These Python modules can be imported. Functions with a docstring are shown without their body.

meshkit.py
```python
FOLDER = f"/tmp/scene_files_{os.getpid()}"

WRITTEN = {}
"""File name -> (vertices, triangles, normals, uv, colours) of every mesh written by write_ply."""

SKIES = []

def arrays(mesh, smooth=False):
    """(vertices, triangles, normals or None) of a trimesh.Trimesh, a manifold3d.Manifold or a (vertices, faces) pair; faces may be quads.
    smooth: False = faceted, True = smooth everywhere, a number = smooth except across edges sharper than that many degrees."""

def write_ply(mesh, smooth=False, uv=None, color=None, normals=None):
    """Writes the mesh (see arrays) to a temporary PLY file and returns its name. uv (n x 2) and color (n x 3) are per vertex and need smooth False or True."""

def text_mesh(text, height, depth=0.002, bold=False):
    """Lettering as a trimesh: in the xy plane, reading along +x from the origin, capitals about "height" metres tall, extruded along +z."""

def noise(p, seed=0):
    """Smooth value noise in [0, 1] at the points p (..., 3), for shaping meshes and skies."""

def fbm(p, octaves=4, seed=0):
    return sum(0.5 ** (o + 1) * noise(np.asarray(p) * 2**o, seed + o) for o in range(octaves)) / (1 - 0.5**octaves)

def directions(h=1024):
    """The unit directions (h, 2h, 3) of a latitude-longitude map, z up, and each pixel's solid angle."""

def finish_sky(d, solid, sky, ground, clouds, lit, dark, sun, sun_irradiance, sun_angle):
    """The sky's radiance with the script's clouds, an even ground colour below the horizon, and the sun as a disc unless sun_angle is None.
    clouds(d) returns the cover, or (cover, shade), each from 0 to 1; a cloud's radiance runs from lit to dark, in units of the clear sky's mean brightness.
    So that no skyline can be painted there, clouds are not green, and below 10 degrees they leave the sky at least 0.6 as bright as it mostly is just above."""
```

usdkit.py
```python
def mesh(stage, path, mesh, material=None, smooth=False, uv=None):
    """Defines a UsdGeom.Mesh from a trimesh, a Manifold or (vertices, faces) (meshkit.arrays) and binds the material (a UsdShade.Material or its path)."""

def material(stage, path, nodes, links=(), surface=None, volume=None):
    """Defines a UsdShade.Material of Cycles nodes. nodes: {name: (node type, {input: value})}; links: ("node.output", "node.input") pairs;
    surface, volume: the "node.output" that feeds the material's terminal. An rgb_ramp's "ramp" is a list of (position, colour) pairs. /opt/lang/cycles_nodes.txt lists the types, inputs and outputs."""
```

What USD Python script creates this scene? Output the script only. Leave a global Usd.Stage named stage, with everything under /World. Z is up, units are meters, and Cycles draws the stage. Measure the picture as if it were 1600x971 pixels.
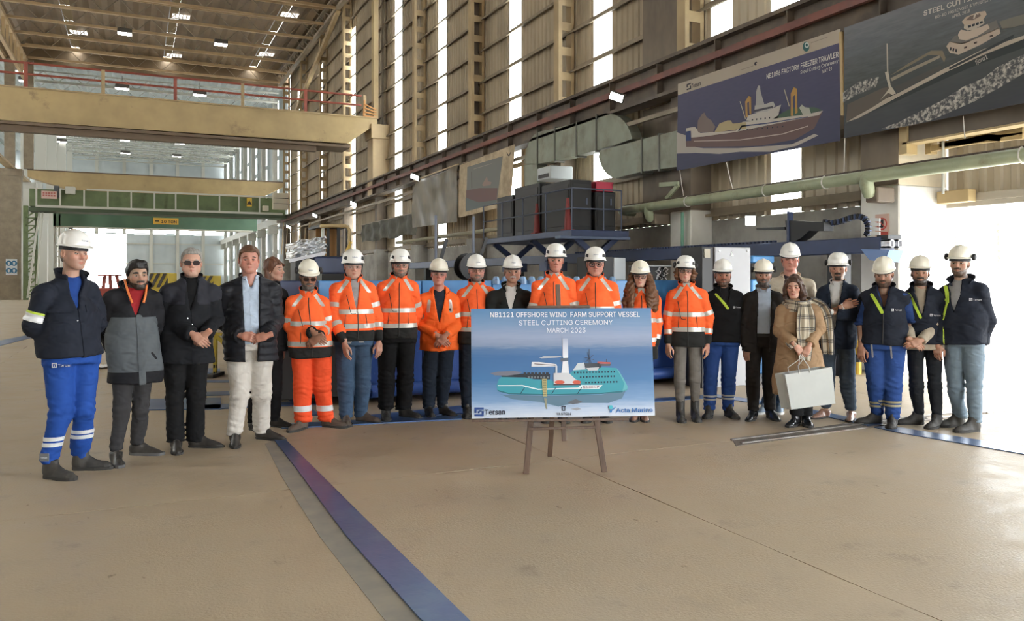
import math, random
import numpy as np
import trimesh, shapely
import shapely.geometry as sg
from shapely import affinity
from scipy import ndimage
from pxr import Usd, UsdGeom, UsdLux, UsdShade, Sdf, Gf, Vt
import usdkit, meshkit
stage = Usd.Stage.CreateInMemory()
UsdGeom.Xform.Define(stage, '/World')
random.seed(7)
RNG = np.random.default_rng(7)
# ------------------------------------------------------------------ camera
FPX, CX, HY, CAMH = 1250.0, 800.0, 435.0, 1.55          # focal length in pixels of the 1600 x 971 frame, horizon row, eye height
YAW = math.atan(590 / 1250)
SN, CS = math.sin(YAW), math.cos(YAW)
FW, RT, UP = np.array([SN, CS, 0.0]), np.array([CS, -SN, 0.0]), np.array([0, 0, 1.0])
CAM = np.array([0, 0, CAMH])
cam = UsdGeom.Camera.Define(stage, '/World/camera')
cam.CreateHorizontalApertureAttr(36.0)
cam.CreateFocalLengthAttr(36.0 * FPX / 1600)
cam.CreateVerticalApertureOffsetAttr(-36.0 * (485.5 - HY) / 1600)
cam.CreateClippingRangeAttr((0.05, 2000))
_m = np.eye(4)
_m[0, :3], _m[1, :3], _m[2, :3], _m[3, :3] = RT, UP, -FW, CAM
cam.AddTransformOp().Set(Gf.Matrix4d(_m.tolist()))
cam.CreateExposureAttr(0.0)
# ------------------------------------------------------------------ light
dome = UsdLux.DomeLight.Define(stage, '/World/sky')
dome.CreateColorAttr((0.93, 0.97, 1.0))
dome.CreateIntensityAttr(4.4)
# ------------------------------------------------------------------ unprojection helpers (pixel of the photograph -> point of the place)
def ray(x, y):
 return FW + (x - CX) / FPX * RT + (HY - y) / FPX * UP
def on_floor(x, y, z=0.0):
 r = ray(x, y)
 return CAM + r * (z - CAMH) / r[2]
def on_x(x, y, X):
 r = ray(x, y)
 return CAM + r * X / r[0]
def on_y(x, y, Y):
 r = ray(x, y)
 return CAM + r * Y / r[1]
def at_depth(x, y, d):
 return CAM + ray(x, y) * d
# ------------------------------------------------------------------ prim helpers
_taken = set()
def newpath(name, parent=None):
 base = (str(parent.GetPath()) if parent is not None else '/World') + '/' + name
 p, k = base, 0
 while p in _taken:
  k += 1
  p = f'{base}_{k:03d}'
 _taken.add(p)
 return p
def tag(prim, label=None, category=None, group=None, kind=None):
 for k, v in (('label', label), ('category', category), ('group', group), ('kind', kind)):
  if v:
   prim.SetCustomDataByKey(k, v)
 return prim
def thing(name, label=None, category=None, loc=None, rotz=0.0, group=None, kind=None, parent=None):
 x = UsdGeom.Xform.Define(stage, newpath(name, parent))
 if loc is not None:
  x.AddTranslateOp().Set(Gf.Vec3d(*map(float, loc)))
  if rotz:
   x.AddRotateZOp().Set(math.degrees(rotz))
 return tag(x.GetPrim(), label, category, group, kind)
def copy_of(src, name, loc, rotz=0.0, label=None, category=None, group=None):
 t = thing(name, label, category, loc, rotz, group)
 t.GetReferences().AddInternalReference(src.GetPath())
 t.SetInstanceable(True)
 return t
def obj(name, mesh, material, parent=None, smooth=False, color=None, **tags):
 """One Mesh prim; color: per-vertex tint read by the materials as primvar 'tint'."""
 path = newpath(name, parent)
 m = usdkit.mesh(stage, path, mesh, material, True if color is not None else smooth)
 if color is not None:
  UsdGeom.PrimvarsAPI(m).CreatePrimvar('tint', Sdf.ValueTypeNames.Color3fArray, 'vertex').Set(Vt.Vec3fArray.FromNumpy(np.asarray(color, np.float32)))
 p = m.GetPrim()
 if tags:
  tag(p, **tags)
 return p
def rotz_m(a):
 c, s = math.cos(a), math.sin(a)
 return np.array([[c, -s, 0], [s, c, 0], [0, 0, 1.0]])
def frame(d, up=(0, 0, 1)):
 d = np.asarray(d, float)
 d = d / np.linalg.norm(d)
 a = np.cross(up, d)
 if np.linalg.norm(a) < 1e-6:
  a = np.cross((1, 0, 0), d)
 a /= np.linalg.norm(a)
 return a, np.cross(d, a), d
BOXF = np.array([[0, 2, 3], [0, 3, 1], [4, 5, 7], [4, 7, 6], [0, 1, 5], [0, 5, 4], [2, 6, 7], [2, 7, 3], [0, 4, 6], [0, 6, 2], [1, 3, 7], [1, 7, 5]])
class MB:
 """Collects shapes that make up ONE mesh."""
 def __init__(self):
  self.v, self.f, self.n = [], [], 0
 def add(self, v, f):
  v, f = np.asarray(v, float), np.asarray(f, int)
  if f.shape[1] == 4:
   f = np.vstack([f[:, [0, 1, 2]], f[:, [0, 2, 3]]])
  self.v.append(v), self.f.append(f + self.n)
  self.n += len(v)
  return self
 def mesh(self, m):
  return self.add(np.array(m.vertices), np.array(m.faces))
 def box(self, lo, hi, bevel=0.0):
  lo, hi = np.minimum(lo, hi).astype(float), np.maximum(lo, hi).astype(float)
  if bevel:
   return self.obox((lo + hi) / 2, np.eye(3), hi - lo, bevel)
  v = np.array([[(lo, hi)[i][0], (lo, hi)[j][1], (lo, hi)[k][2]] for k in (0, 1) for j in (0, 1) for i in (0, 1)])
  return self.add(v, BOXF)
 def obox(self, c, axes, size, bevel=0.0):
  """Oriented box; axes rows are unit vectors."""
  c, axes, h = np.asarray(c, float), np.asarray(axes, float), np.asarray(size, float) / 2
  if bevel:
   b = min(bevel, h.min() * 0.9)
   sgn = np.array([[i, j, k] for i in (-1, 1) for j in (-1, 1) for k in (-1, 1)], float)
   pts = np.vstack([sgn * (h - np.array([b, b, 0]) + 0), sgn * (h - np.array([b, 0, b])), sgn * (h - np.array([0, b, b]))])
   m = trimesh.convex.convex_hull(pts)
   return self.add(np.array(m.vertices) @ axes + c, np.array(m.faces))
  v = np.array([[i, j, k] for k in (-1, 1) for j in (-1, 1) for i in (-1, 1)], float) * h
  return self.add(v @ axes + c, BOXF)
 def bar(self, p0, p1, w, h, up=(0, 0, 1), bevel=0.0):
  p0, p1 = np.asarray(p0, float), np.asarray(p1, float)
  a, b, d = frame(p1 - p0, up)
  return self.obox((p0 + p1) / 2, np.array([a, b, d]), (w, h, np.linalg.norm(p1 - p0)), bevel)
 def tube(self, pts, r, n=8, cap=True):
  p = np.asarray(pts, float)
  r = np.broadcast_to(r, (len(p),)).astype(float)
  t = np.gradient(p, axis=0)
  t /= np.linalg.norm(t, axis=1, keepdims=True) + 1e-12
  a = np.cross(t[0], (0, 0, 1.0))
  if np.linalg.norm(a) < 1e-3:
   a = np.array([1.0, 0, 0])
  A, B = [], []
  for k in range(len(p)):
   a = a - t[k] * (a @ t[k])
   a = a / np.linalg.norm(a)
   A.append(a), B.append(np.cross(t[k], a))
  A, B = np.array(A), np.array(B)
  ang = np.arange(n) * 2 * np.pi / n
  v = p[:, None] + r[:, None, None] * (np.cos(ang)[None, :, None] * A[:, None] + np.sin(ang)[None, :, None] * B[:, None])
  i, j = np.meshgrid(np.arange(len(p) - 1), np.arange(n), indexing='ij')
  q = np.stack([i * n + j, i * n + (j + 1) % n, (i + 1) * n + (j + 1) % n, (i + 1) * n + j], -1).reshape(-1, 4)
  f = np.vstack([q[:, [0, 1, 2]], q[:, [0, 2, 3]]])
  v = v.reshape(-1, 3)
  if cap:
   m = len(v)
   v = np.vstack([v, p[0], p[-1]])
   k = np.arange(n)
   f = np.vstack([f, np.stack([np.full(n, m), (k + 1) % n, k], 1), np.stack([np.full(n, m + 1), (len(p) - 1) * n + k, (len(p) - 1) * n + (k + 1) % n], 1)])
  return self.add(v, f)
 def prism(self, poly, frame3, depth):
  """Shapely polygon(s) in the plane of frame3 = (origin, ux, uy), extruded along ux x uy."""
  o, ux, uy = (np.asarray(x, float) for x in frame3)
  n = np.cross(ux, uy)
  for g in getattr(poly, 'geoms', [poly]):
   if g.is_empty or g.geom_type != 'Polygon' or g.area < 1e-9:
    continue
   m = trimesh.creation.extrude_polygon(g, depth)
   w = np.array(m.vertices)
   self.add(o + w[:, :1] * ux + w[:, 1:2] * uy + w[:, 2:] * n, np.array(m.faces))
  return self
 def lathe(self, prof, c=(0, 0, 0), n=20, sx=1.0, sy=1.0):
  prof = np.asarray(prof, float)
  ang = np.arange(n) * 2 * np.pi / n
  v = np.stack([prof[:, None, 0] * np.cos(ang) * sx, prof[:, None, 0] * np.sin(ang) * sy, np.broadcast_to(prof[:, 1:2], (len(prof), n))], -1).reshape(-1, 3) + np.asarray(c)
  i, j = np.meshgrid(np.arange(len(prof) - 1), np.arange(n), indexing='ij')
  q = np.stack([i * n + j, i * n + (j + 1) % n, (i + 1) * n + (j + 1) % n, (i + 1) * n + j], -1).reshape(-1, 4)
  return self.add(v, q)
 def arrays(self):
  return np.vstack(self.v), np.vstack(self.f)
 def build(self, name, material, parent=None, smooth=False, **tags):
  return obj(name, self.arrays(), material, parent, smooth, **tags)
# ------------------------------------------------------------------ materials
LOOKS = {}
def mat(name, color, rough=0.6, metal=0.0, color2=None, scale=4.0, stretch=(1, 1, 1), lo=0.35, hi=0.65, bump=0.0, bump_scale=None, spec=0.5, detail=6.0, sheen=0.0, coat=0.0, tint=False, dirt=None, dirt_scale=0.7, dirt_lo=0.5, dirt_hi=0.75, bdetail=5.0, bstretch=None):
 if name in LOOKS:
  return LOOKS[name]
 N = {'p': ('principled_bsdf', {'roughness': rough, 'metallic': metal, 'specular_ior_level': spec, 'sheen_weight': sheen, 'coat_weight': coat, 'base_color': color})}
 L = []
 src = None
 if color2 is not None or bump or dirt is not None:
  N['tc'] = ('texture_coordinate', {})
  N['mp'] = ('mapping', {'scale': tuple(scale * s for s in stretch)})
  L.append(('tc.object', 'mp.vector'))
 if tint:
  N['at'] = ('attribute', {'attribute': 'tint'})
  src = 'at.color'
 elif color2 is not None:
  N['nz'] = ('noise_texture', {'scale': 1.0, 'detail': detail, 'roughness': 0.6})
  N['rp'] = ('rgb_ramp', {'ramp': [(lo, color), (hi, color2)]})
  L += [('mp.vector', 'nz.vector'), ('nz.fac', 'rp.fac')]
  src = 'rp.color'
 if dirt is not None:
  N['mp2'] = ('mapping', {'scale': tuple(dirt_scale * s for s in stretch), 'location': (3.1, 7.7, 1.3)})
  N['nz2'] = ('noise_texture', {'scale': 1.0, 'detail': 8.0, 'roughness': 0.65})
  N['rp2'] = ('rgb_ramp', {'ramp': [(dirt_lo, (0, 0, 0)), (dirt_hi, (1, 1, 1))]})
  N['mx'] = ('mix', {'color2': dirt, 'color1': color})
  L += [('tc.object', 'mp2.vector'), ('mp2.vector', 'nz2.vector'), ('nz2.fac', 'rp2.fac'), ('rp2.color', 'mx.fac')]
  if src:
   L.append((src, 'mx.color1'))
  src = 'mx.color'
 if src:
  L.append((src, 'p.base_color'))
 if bump:
  N['mb'] = ('mapping', {'scale': tuple((bump_scale or scale * 4) * s for s in (bstretch or stretch))})
  N['nb'] = ('noise_texture', {'scale': 1.0, 'detail': bdetail, 'roughness': 0.5, 'distortion': 0.6})
  N['bp'] = ('bump', {'strength': 1.0, 'distance': bump})
  L += [('tc.object', 'mb.vector'), ('mb.vector', 'nb.vector'), ('nb.fac', 'bp.height'), ('bp.normal', 'p.normal')]
 LOOKS[name] = usdkit.material(stage, '/World/Looks/' + name, N, L, surface='p.BSDF')
 return LOOKS[name]
def emit(name, color, strength):
 if name not in LOOKS:
  LOOKS[name] = usdkit.material(stage, '/World/Looks/' + name, {'e': ('emission', {'color': color, 'strength': strength})}, surface='e.emission')
 return LOOKS[name]
def sr(r, g, b):
 """sRGB bytes to linear."""
 return tuple(((x / 255) / 12.92 if x / 255 <= 0.04045 else ((x / 255 + 0.055) / 1.055) ** 2.4) for x in (r, g, b))
def structure(name, parent=None):
 return thing(name, kind='structure') if parent is None else thing(name, parent=parent)
XW, XC, XL = 11.62, 11.02, -7.1            # right wall, face of its columns, left wall
Y0, Y1, Y2 = -10.0, 68.0, 116.0            # end behind the camera with an unseen opening added for daylight, end of the old hall, far end wall
ZR = 18.5
COLS = [9.27, 14.55, 20.4, 27.0, 33.5, 39.6, 46.6, 53.2, 60.0, 67.4]
STRIPS = [(11.53, 12.38), (13.52, 14.24), (18.32, 19.28), (23.88, 24.83), (30.88, 31.94), (36.92, 38.16), (45.80, 47.16), (54.78, 55.8), (62.58, 64.17)]
M_floor = usdkit.material(stage, '/World/Looks/concrete_floor', {
 'tc': ('texture_coordinate', {}), 'm1': ('mapping', {'scale': (0.35, 0.35, 0.35)}), 'm2': ('mapping', {'scale': (2.2, 2.2, 2.2)}), 'm3': ('mapping', {'scale': (14, 5, 9), 'rotation': (0, 0, 0.5)}),
 'm4': ('mapping', {'scale': (60, 60, 60)}), 'm5': ('mapping', {'scale': (1.1, 1.1, 1.1), 'location': (9, 4, 2)}),
 'n1': ('noise_texture', {'detail': 5.0, 'roughness': 0.6}), 'n2': ('noise_texture', {'detail': 9.0, 'roughness': 0.7}), 'n3': ('noise_texture', {'detail': 4.0, 'roughness': 0.6}), 'n4': ('noise_texture', {'detail': 3.0}), 'n5': ('noise_texture', {'detail': 10.0, 'roughness': 0.72}),
 'r1': ('rgb_ramp', {'ramp': [(0.3, (0.38, 0.30, 0.20)), (0.7, (0.44, 0.36, 0.255))]}),
 'r2': ('rgb_ramp', {'ramp': [(0.30, (0.70, 0.68, 0.65)), (0.42, (0.97, 0.97, 0.97)), (0.7, (1.08, 1.07, 1.05))]}),
 'r3': ('rgb_ramp', {'ramp': [(0.68, (1, 1, 1)), (0.74, (0.55, 0.51, 0.46))]}),
 'r5': ('rgb_ramp', {'ramp': [(0.56, (1, 1, 1)), (0.72, (0.86, 0.87, 0.88))]}),
 'x1': ('mix', {'mix_type': 'multiply', 'fac': 1.0}), 'x2': ('mix', {'mix_type': 'multiply', 'fac': 1.0}), 'x3': ('mix', {'mix_type': 'multiply', 'fac': 1.0}),
 'rr': ('rgb_ramp', {'ramp': [(0.35, (0.42, 0.42, 0.42)), (0.65, (0.62, 0.62, 0.62))]}),
 'bp': ('bump', {'distance': 0.004, 'strength': 0.5}), 'p': ('principled_bsdf', {'specular_ior_level': 0.4})},
 [('tc.object', 'm%d.vector' % k) for k in (1, 2, 3, 4, 5)] + [('m%d.vector' % k, 'n%d.vector' % k) for k in (1, 2, 3, 4, 5)] +
 [('n1.fac', 'r1.fac'), ('n2.fac', 'r2.fac'), ('n3.fac', 'r3.fac'), ('n5.fac', 'r5.fac'), ('r1.color', 'x1.color1'), ('r2.color', 'x1.color2'), ('x1.color', 'x2.color1'), ('r3.color', 'x2.color2'), ('x2.color', 'x3.color1'), ('r5.color', 'x3.color2'),
     ('x3.color', 'p.base_color'), ('n2.fac', 'rr.fac'), ('rr.color', 'p.roughness'), ('n4.fac', 'bp.height'), ('bp.normal', 'p.normal')], surface='p.BSDF')
M_joint = mat('joint_filler', (0.07, 0.06, 0.05), 0.9)
M_clad = mat('brown_cladding', (0.42, 0.335, 0.225), 0.55, color2=(0.33, 0.265, 0.175), scale=0.8, stretch=(1, 1, 0.25), dirt=(0.12, 0.095, 0.07), dirt_scale=0.5, dirt_lo=0.52, dirt_hi=0.8)
M_clad_pale = mat('cream_cladding', (0.58, 0.50, 0.37), 0.5, color2=(0.47, 0.40, 0.29), scale=1.2, stretch=(1, 1, 0.2))
M_girt = mat('girt_steel', (0.30, 0.24, 0.165), 0.5, color2=(0.22, 0.175, 0.12), scale=2)
M_conc = mat('plinth_concrete', (0.40, 0.385, 0.35), 0.8, color2=(0.30, 0.285, 0.26), scale=1.5, bump=0.004, dirt=(0.18, 0.165, 0.145), dirt_scale=0.6)
M_colbrown = mat('column_brown', (0.21, 0.165, 0.115), 0.6, color2=(0.13, 0.10, 0.075), scale=1.3, stretch=(1, 1, 0.5))
M_tan = mat('tan_paint', (0.50, 0.375, 0.185), 0.5, color2=(0.42, 0.31, 0.155), scale=0.9, dirt=(0.22, 0.15, 0.085), dirt_scale=1.1, dirt_lo=0.62, dirt_hi=0.78)
M_tan_dark = mat('tan_paint_old', (0.47, 0.35, 0.19), 0.55, color2=(0.37, 0.27, 0.15), scale=1.1)
M_beam = mat('runway_brown', (0.15, 0.115, 0.085), 0.6, color2=(0.09, 0.07, 0.055), scale=1.5, dirt=(0.20, 0.14, 0.09), dirt_scale=1.6)
M_red = mat('red_paint', (0.36, 0.09, 0.055), 0.5, color2=(0.26, 0.07, 0.05), scale=3)
M_roof = mat('roof_deck', (0.21, 0.145, 0.08), 0.6, color2=(0.16, 0.11, 0.06), scale=0.5)
M_joist = mat('joist_steel', (0.46, 0.325, 0.175), 0.55, color2=(0.38, 0.27, 0.145), scale=1.0)
M_joist_far = mat('joist_grey', (0.40, 0.40, 0.35), 0.55)
M_farwall = mat('far_cladding', (0.50, 0.54, 0.55), 0.55, color2=(0.42, 0.46, 0.48), scale=0.4)
M_farcol = mat('far_column', (0.50, 0.49, 0.44), 0.6)
M_out = mat('outside_paving', (0.80, 0.79, 0.76), 0.9, color2=(0.72, 0.71, 0.69), scale=0.5)
M_pane = usdkit.material(stage, '/World/Looks/window_sheet', {'t': ('transparent_bsdf', {'color': (0.97, 0.97, 0.95)}), 'g': ('translucent_bsdf', {'color': (0.9, 0.9, 0.87)}), 'm': ('mix_closure', {'fac': 0.25})},
                         [('t.BSDF', 'm.closure1'), ('g.BSDF', 'm.closure2')], surface='m.closure')
M_farsheet = usdkit.material(stage, '/World/Looks/far_roof_sheet', {'t': ('translucent_bsdf', {'color': (0.035, 0.038, 0.036)}), 'd': ('diffuse_bsdf', {'color': (0.34, 0.35, 0.32)}), 'm': ('mix_closure', {'fac': 0.35})},
                          [('d.BSDF', 'm.closure1'), ('t.BSDF', 'm.closure2')], surface='m.closure')
M_sheet = usdkit.material(stage, '/World/Looks/milky_sheet', {'t': ('translucent_bsdf', {'color': (0.75, 0.76, 0.72)}), 'd': ('diffuse_bsdf', {'color': (0.6, 0.62, 0.58)}), 'm': ('mix_closure', {'fac': 0.6})},
                          [('d.BSDF', 'm.closure1'), ('t.BSDF', 'm.closure2')], surface='m.closure')
M_dirty = usdkit.material(stage, '/World/Looks/dirty_sheet', {'t': ('translucent_bsdf', {'color': (0.12, 0.10, 0.07)}), 'd': ('diffuse_bsdf', {'color': (0.3, 0.24, 0.16)}), 'm': ('mix_closure', {'fac': 0.5})},
                          [('d.BSDF', 'm.closure1'), ('t.BSDF', 'm.closure2')], surface='m.closure')
M_blue_strip = mat('blue_floor_steel', (0.055, 0.115, 0.26), 0.32, 0.35, color2=(0.085, 0.13, 0.28), scale=3.0, dirt=(0.10, 0.18, 0.30), dirt_scale=2.2, dirt_lo=0.45, dirt_hi=0.7, bump=0.0015)
M_grey_band = mat('grey_band_tone', (0.23, 0.215, 0.19), 0.7, color2=(0.30, 0.265, 0.21), scale=5)
M_steel = mat('bare_steel', (0.30, 0.29, 0.27), 0.4, 0.7, color2=(0.17, 0.13, 0.10), scale=6)
# ------------------------------------------------------------------ floor: cast slabs with open joints
floor = structure('floor')
obj('sub_floor', MB().box((-14, Y0, -0.30), (XW + 0.1, Y2, -0.005)).arrays(), M_joint, floor)
XJ = [-14, -7.7, -2.2, 3.3, 8.85, XW + 0.08]
YJ = [Y0, -6, 0, 6, 12, 18, 24, 30, 42, 54, 68, 90, Y2]
def wobble(a, b, t):
 return a + (b - a) * t
for i in range(len(XJ) - 1):
 for j in range(len(YJ) - 1):
  x0, x1, y0, y1 = XJ[i] + 0.004, XJ[i + 1] - 0.004, YJ[j] + 0.004, YJ[j + 1] - 0.004
  rg = np.random.default_rng(100 + i * 37 + j)
  n = 28
  e = lambda: np.convolve(rg.normal(0, 0.006, n + 4), np.ones(3) / 3, 'same')[2:-2]
  t = np.linspace(0, 1, n + 1)[:-1]
  pts = [(x0 + (x1 - x0) * a, y0 + k) for a, k in zip(t, e())] + [(x1 + k, y0 + (y1 - y0) * a) for a, k in zip(t, e())] + [(x1 - (x1 - x0) * a, y1 + k) for a, k in zip(t, e())] + [(x0 + k, y1 - (y1 - y0) * a) for a, k in zip(t, e())]
  MB().prism(sg.Polygon(pts).buffer(0), ((0, 0, -0.018), (1, 0, 0), (0, 1, 0)), 0.018).build('slab', M_floor, floor)
# outside yard beyond the side gate
yard = structure('ground')
MB().box((XW + 0.1, -60, -0.3), (90, 140, -0.006)).build('paving', M_out, yard)
MB().box((-60, -90, -0.3), (XW + 0.1, Y0, -0.02)).build('paving', M_out, yard)
MB().box((-60, Y2, -0.3), (XW + 0.1, 190, -0.02)).build('paving', M_out, yard)
# ------------------------------------------------------------------ right wall
def corrugated(y0, y1, z0, z1, x, pitch=0.26, depth=0.03, inward=-1):
 """Trapezoid-ribbed sheet in a plane of constant x, ribs upright, with a thickness."""
 prof, y = [], y0
 while y < y1 - 1e-6:
  for dy, dx in ((0, 0), (0.44, 0), (0.56, 1), (0.9, 1)):
   if y + dy * pitch < y1:
    prof.append((y + dy * pitch, x + inward * dx * depth))
  y += pitch
 prof.append((y1, prof[-1][1]))
 p = np.array(prof)
 n = len(p)
 v = np.array([[q[1] + o, q[0], z] for z in (z0, z1) for o in (0, 0.012) for q in p])
 f = []
 for k in range(n - 1):
  a, b, c, d = k, k + 1, 2 * n + k + 1, 2 * n + k
  f += [(a, d, c), (a, c, b), (n + a, n + b, n + c), (n + a, n + c, n + d)]
 return v, np.array(f)
def yseg_without(y0, y1, holes):
 out, y = [], y0
 for a, b in sorted(holes):
  if b <= y0 or a >= y1:
   continue
  if a > y:
   out.append((y, a))
  y = max(y, b)
 if y < y1:
  out.append((y, y1))
 return out
XG = 12.2                                   # the gate bay stands farther out
GATE = (-1.5, 8.55, 2.74)                   # side gate: y from, y to, lintel height
GIRTS = [2.95 + 1.15 * k for k in range(14)]
wr = structure('wall_right')
bays = [(Y0, -9.5), (-3.0, -1.5), (-1.5, 8.88)] + [(a, b) for a, b in zip([9.0] + COLS[1:-1], COLS[1:])]
for (a, b) in bays:
 gate = (a, b) == (-1.5, 8.88)
 z0 = 2.83 if not gate else 2.80
 if not gate:
  for k in range(max(1, round((b - a) / 3.2))):
   n = max(1, round((b - a) / 3.2))
   s0, s1 = a + (b - a) * k / n, a + (b - a) * (k + 1) / n
   MB().box((XW - 0.02, s0 + 0.006, 0), (XW + 0.2, s1 - 0.006, z0), 0.012).build('plinth_panel', M_conc, wr)
 for s0, s1 in yseg_without(a, b, STRIPS):
  v, f = corrugated(s0, s1, z0, ZR, XG if gate else XW)
  obj('cladding_sheet', (v, f), M_clad_pale if gate or b < 15 else M_clad, wr)
 m = []
 for z in GIRTS[1 if gate else 0:]:
  g = MB()
  xw = XG if gate else XW
  g.box((xw - 0.20, a, z), (xw - 0.05, b, z + 0.012)).box((xw - 0.20, a, z - 0.05), (xw - 0.188, b, z)).box((xw - 0.062, a, z), (xw - 0.05, b, z + 0.14))
  g.build('girt', M_girt, wr)
v, f = corrugated(-9.5, -3.0, 9.5, ZR, XW)  # open below: unseen gap added so daylight reaches the right foreground
obj('cladding_sheet', (v, f), M_clad_pale, wr)
# gate lintel rail and header
MB().box((XG - 0.12, -1.5, 2.70), (XG + 0.10, 8.85, 2.78)).box((XG - 0.16, -1.5, 2.78), (XG - 0.10, 8.85, 2.90)).build('lintel_rail', mat('lintel_pale', (0.45, 0.41, 0.34), 0.5), wr)
MB().box((XG - 0.36, 8.3, 2.76), (XG - 0.17, 8.85, 2.96), 0.01).build('rail_end_block', M_tan, wr)
M_frame = mat('sheet_frame', (0.30, 0.25, 0.18), 0.5)
for k, (a, b) in enumerate(STRIPS):
 w = thing(f'window_{k + 1}', kind='structure')
 zs = [2.83] + GIRTS[1:]
 zs = [z for z in zs if z < 16.0] + [16.2]
 if k == 1:
  zs = [z for z in zs if z > 5]
 for z0, z1 in zip(zs[:-1], zs[1:]):
  MB().box((XW + 0.004, a, z0 + 0.004), (XW + 0.010, b, z1 - 0.004)).build('pane', M_sheet if k == 1 else M_pane, w)
 v, f = corrugated(a, b, 16.2, ZR, XW)
 obj('cladding_sheet', (v, f), M_clad, w)
 if k == 1:
  obj('cladding_sheet', corrugated(a, b, 2.83, zs[0], XW), M_clad, w)
# columns of the right wall
for i, y in enumerate(COLS):
 c = thing('wall_column', kind='structure')
 hw = 0.375
 if i < 2:
  MB().box((XC, y - hw, 0), ((XG if i == 0 else XW) + 0.16, y + hw, 3.05), 0.02).build('concrete_pedestal', mat('pedestal_paint_brightened', (0.78, 0.76, 0.70), 0.7, color2=(0.68, 0.66, 0.60), scale=2, bump=0.003), c)  # white paint, lightened to put the gate daylight into its colour
  MB().box((XC + 0.01, y - hw + 0.01, 3.05), ((XG if i == 0 else XW) + 0.1, y + hw - 0.01, 5.72)).build('upper_column', M_colbrown if i else mat('pedestal_upper_brightened', (0.70, 0.62, 0.46), 0.65, color2=(0.60, 0.53, 0.39), scale=1.5), c)  # gate column: cream paint with the daylight on the jamb put in
  if i == 0:
   MB().box((XC - 0.012, y - hw + 0.012, 3.06), (XC + 0.012, y + hw - 0.012, 5.7)).build('painted_face', M_colbrown, c)
 else:
  MB().box((XC, y - 0.3, 0), (XW, y + 0.3, 3.0), 0.02).build('concrete_pedestal', M_conc, c)
  MB().box((XC + 0.05, y - 0.22, 3.0), (XW - 0.05, y + 0.22, 5.72)).build('upper_column', M_colbrown, c)
 # laced upper part: two legs with batten plates facing the hall's length
 top = ZR - 0.6
 if i not in (5,):
  M = M_tan_dark
  MB().box((XC + 0.02, y - 0.15, 6.5), (XC + 0.14, y + 0.15, top)).build('inner_leg', M, c)
  MB().box((XW - 0.16, y - 0.15, 6.5), (XW - 0.06, y + 0.15, top)).build('outer_leg', M, c)
  z = 6.55
  while z < top - 0.2:
   MB().box((XC + 0.14, y - 0.15, z), (XW - 0.16, y - 0.13, z + 0.24)).build('batten_plate', M, c)
   z += 0.72
  if i in (3,):
   MB().box((XC + 0.14, y + 0.10, 6.5), (XW - 0.16, y + 0.12, top)).build('web_plate', M_colbrown, c)
 else:
  MB().box((XC - 0.25, y - 0.5, 5.7), (XW, y + 0.5, 8.55)).box((XC - 0.35, y - 0.62, 8.55), (XW, y + 0.62, 9.25)).build('corbel', M_tan_dark, c)
  MB().box((XC - 0.12, y - 0.22, 9.6), (XC + 0.12, y + 0.22, top)).build('upper_post', M_tan, c)
  MB().box((XW - 0.2, y - 0.2, 9.3), (XW - 0.05, y + 0.2, top)).build('outer_leg', M_girt, c)
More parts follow.
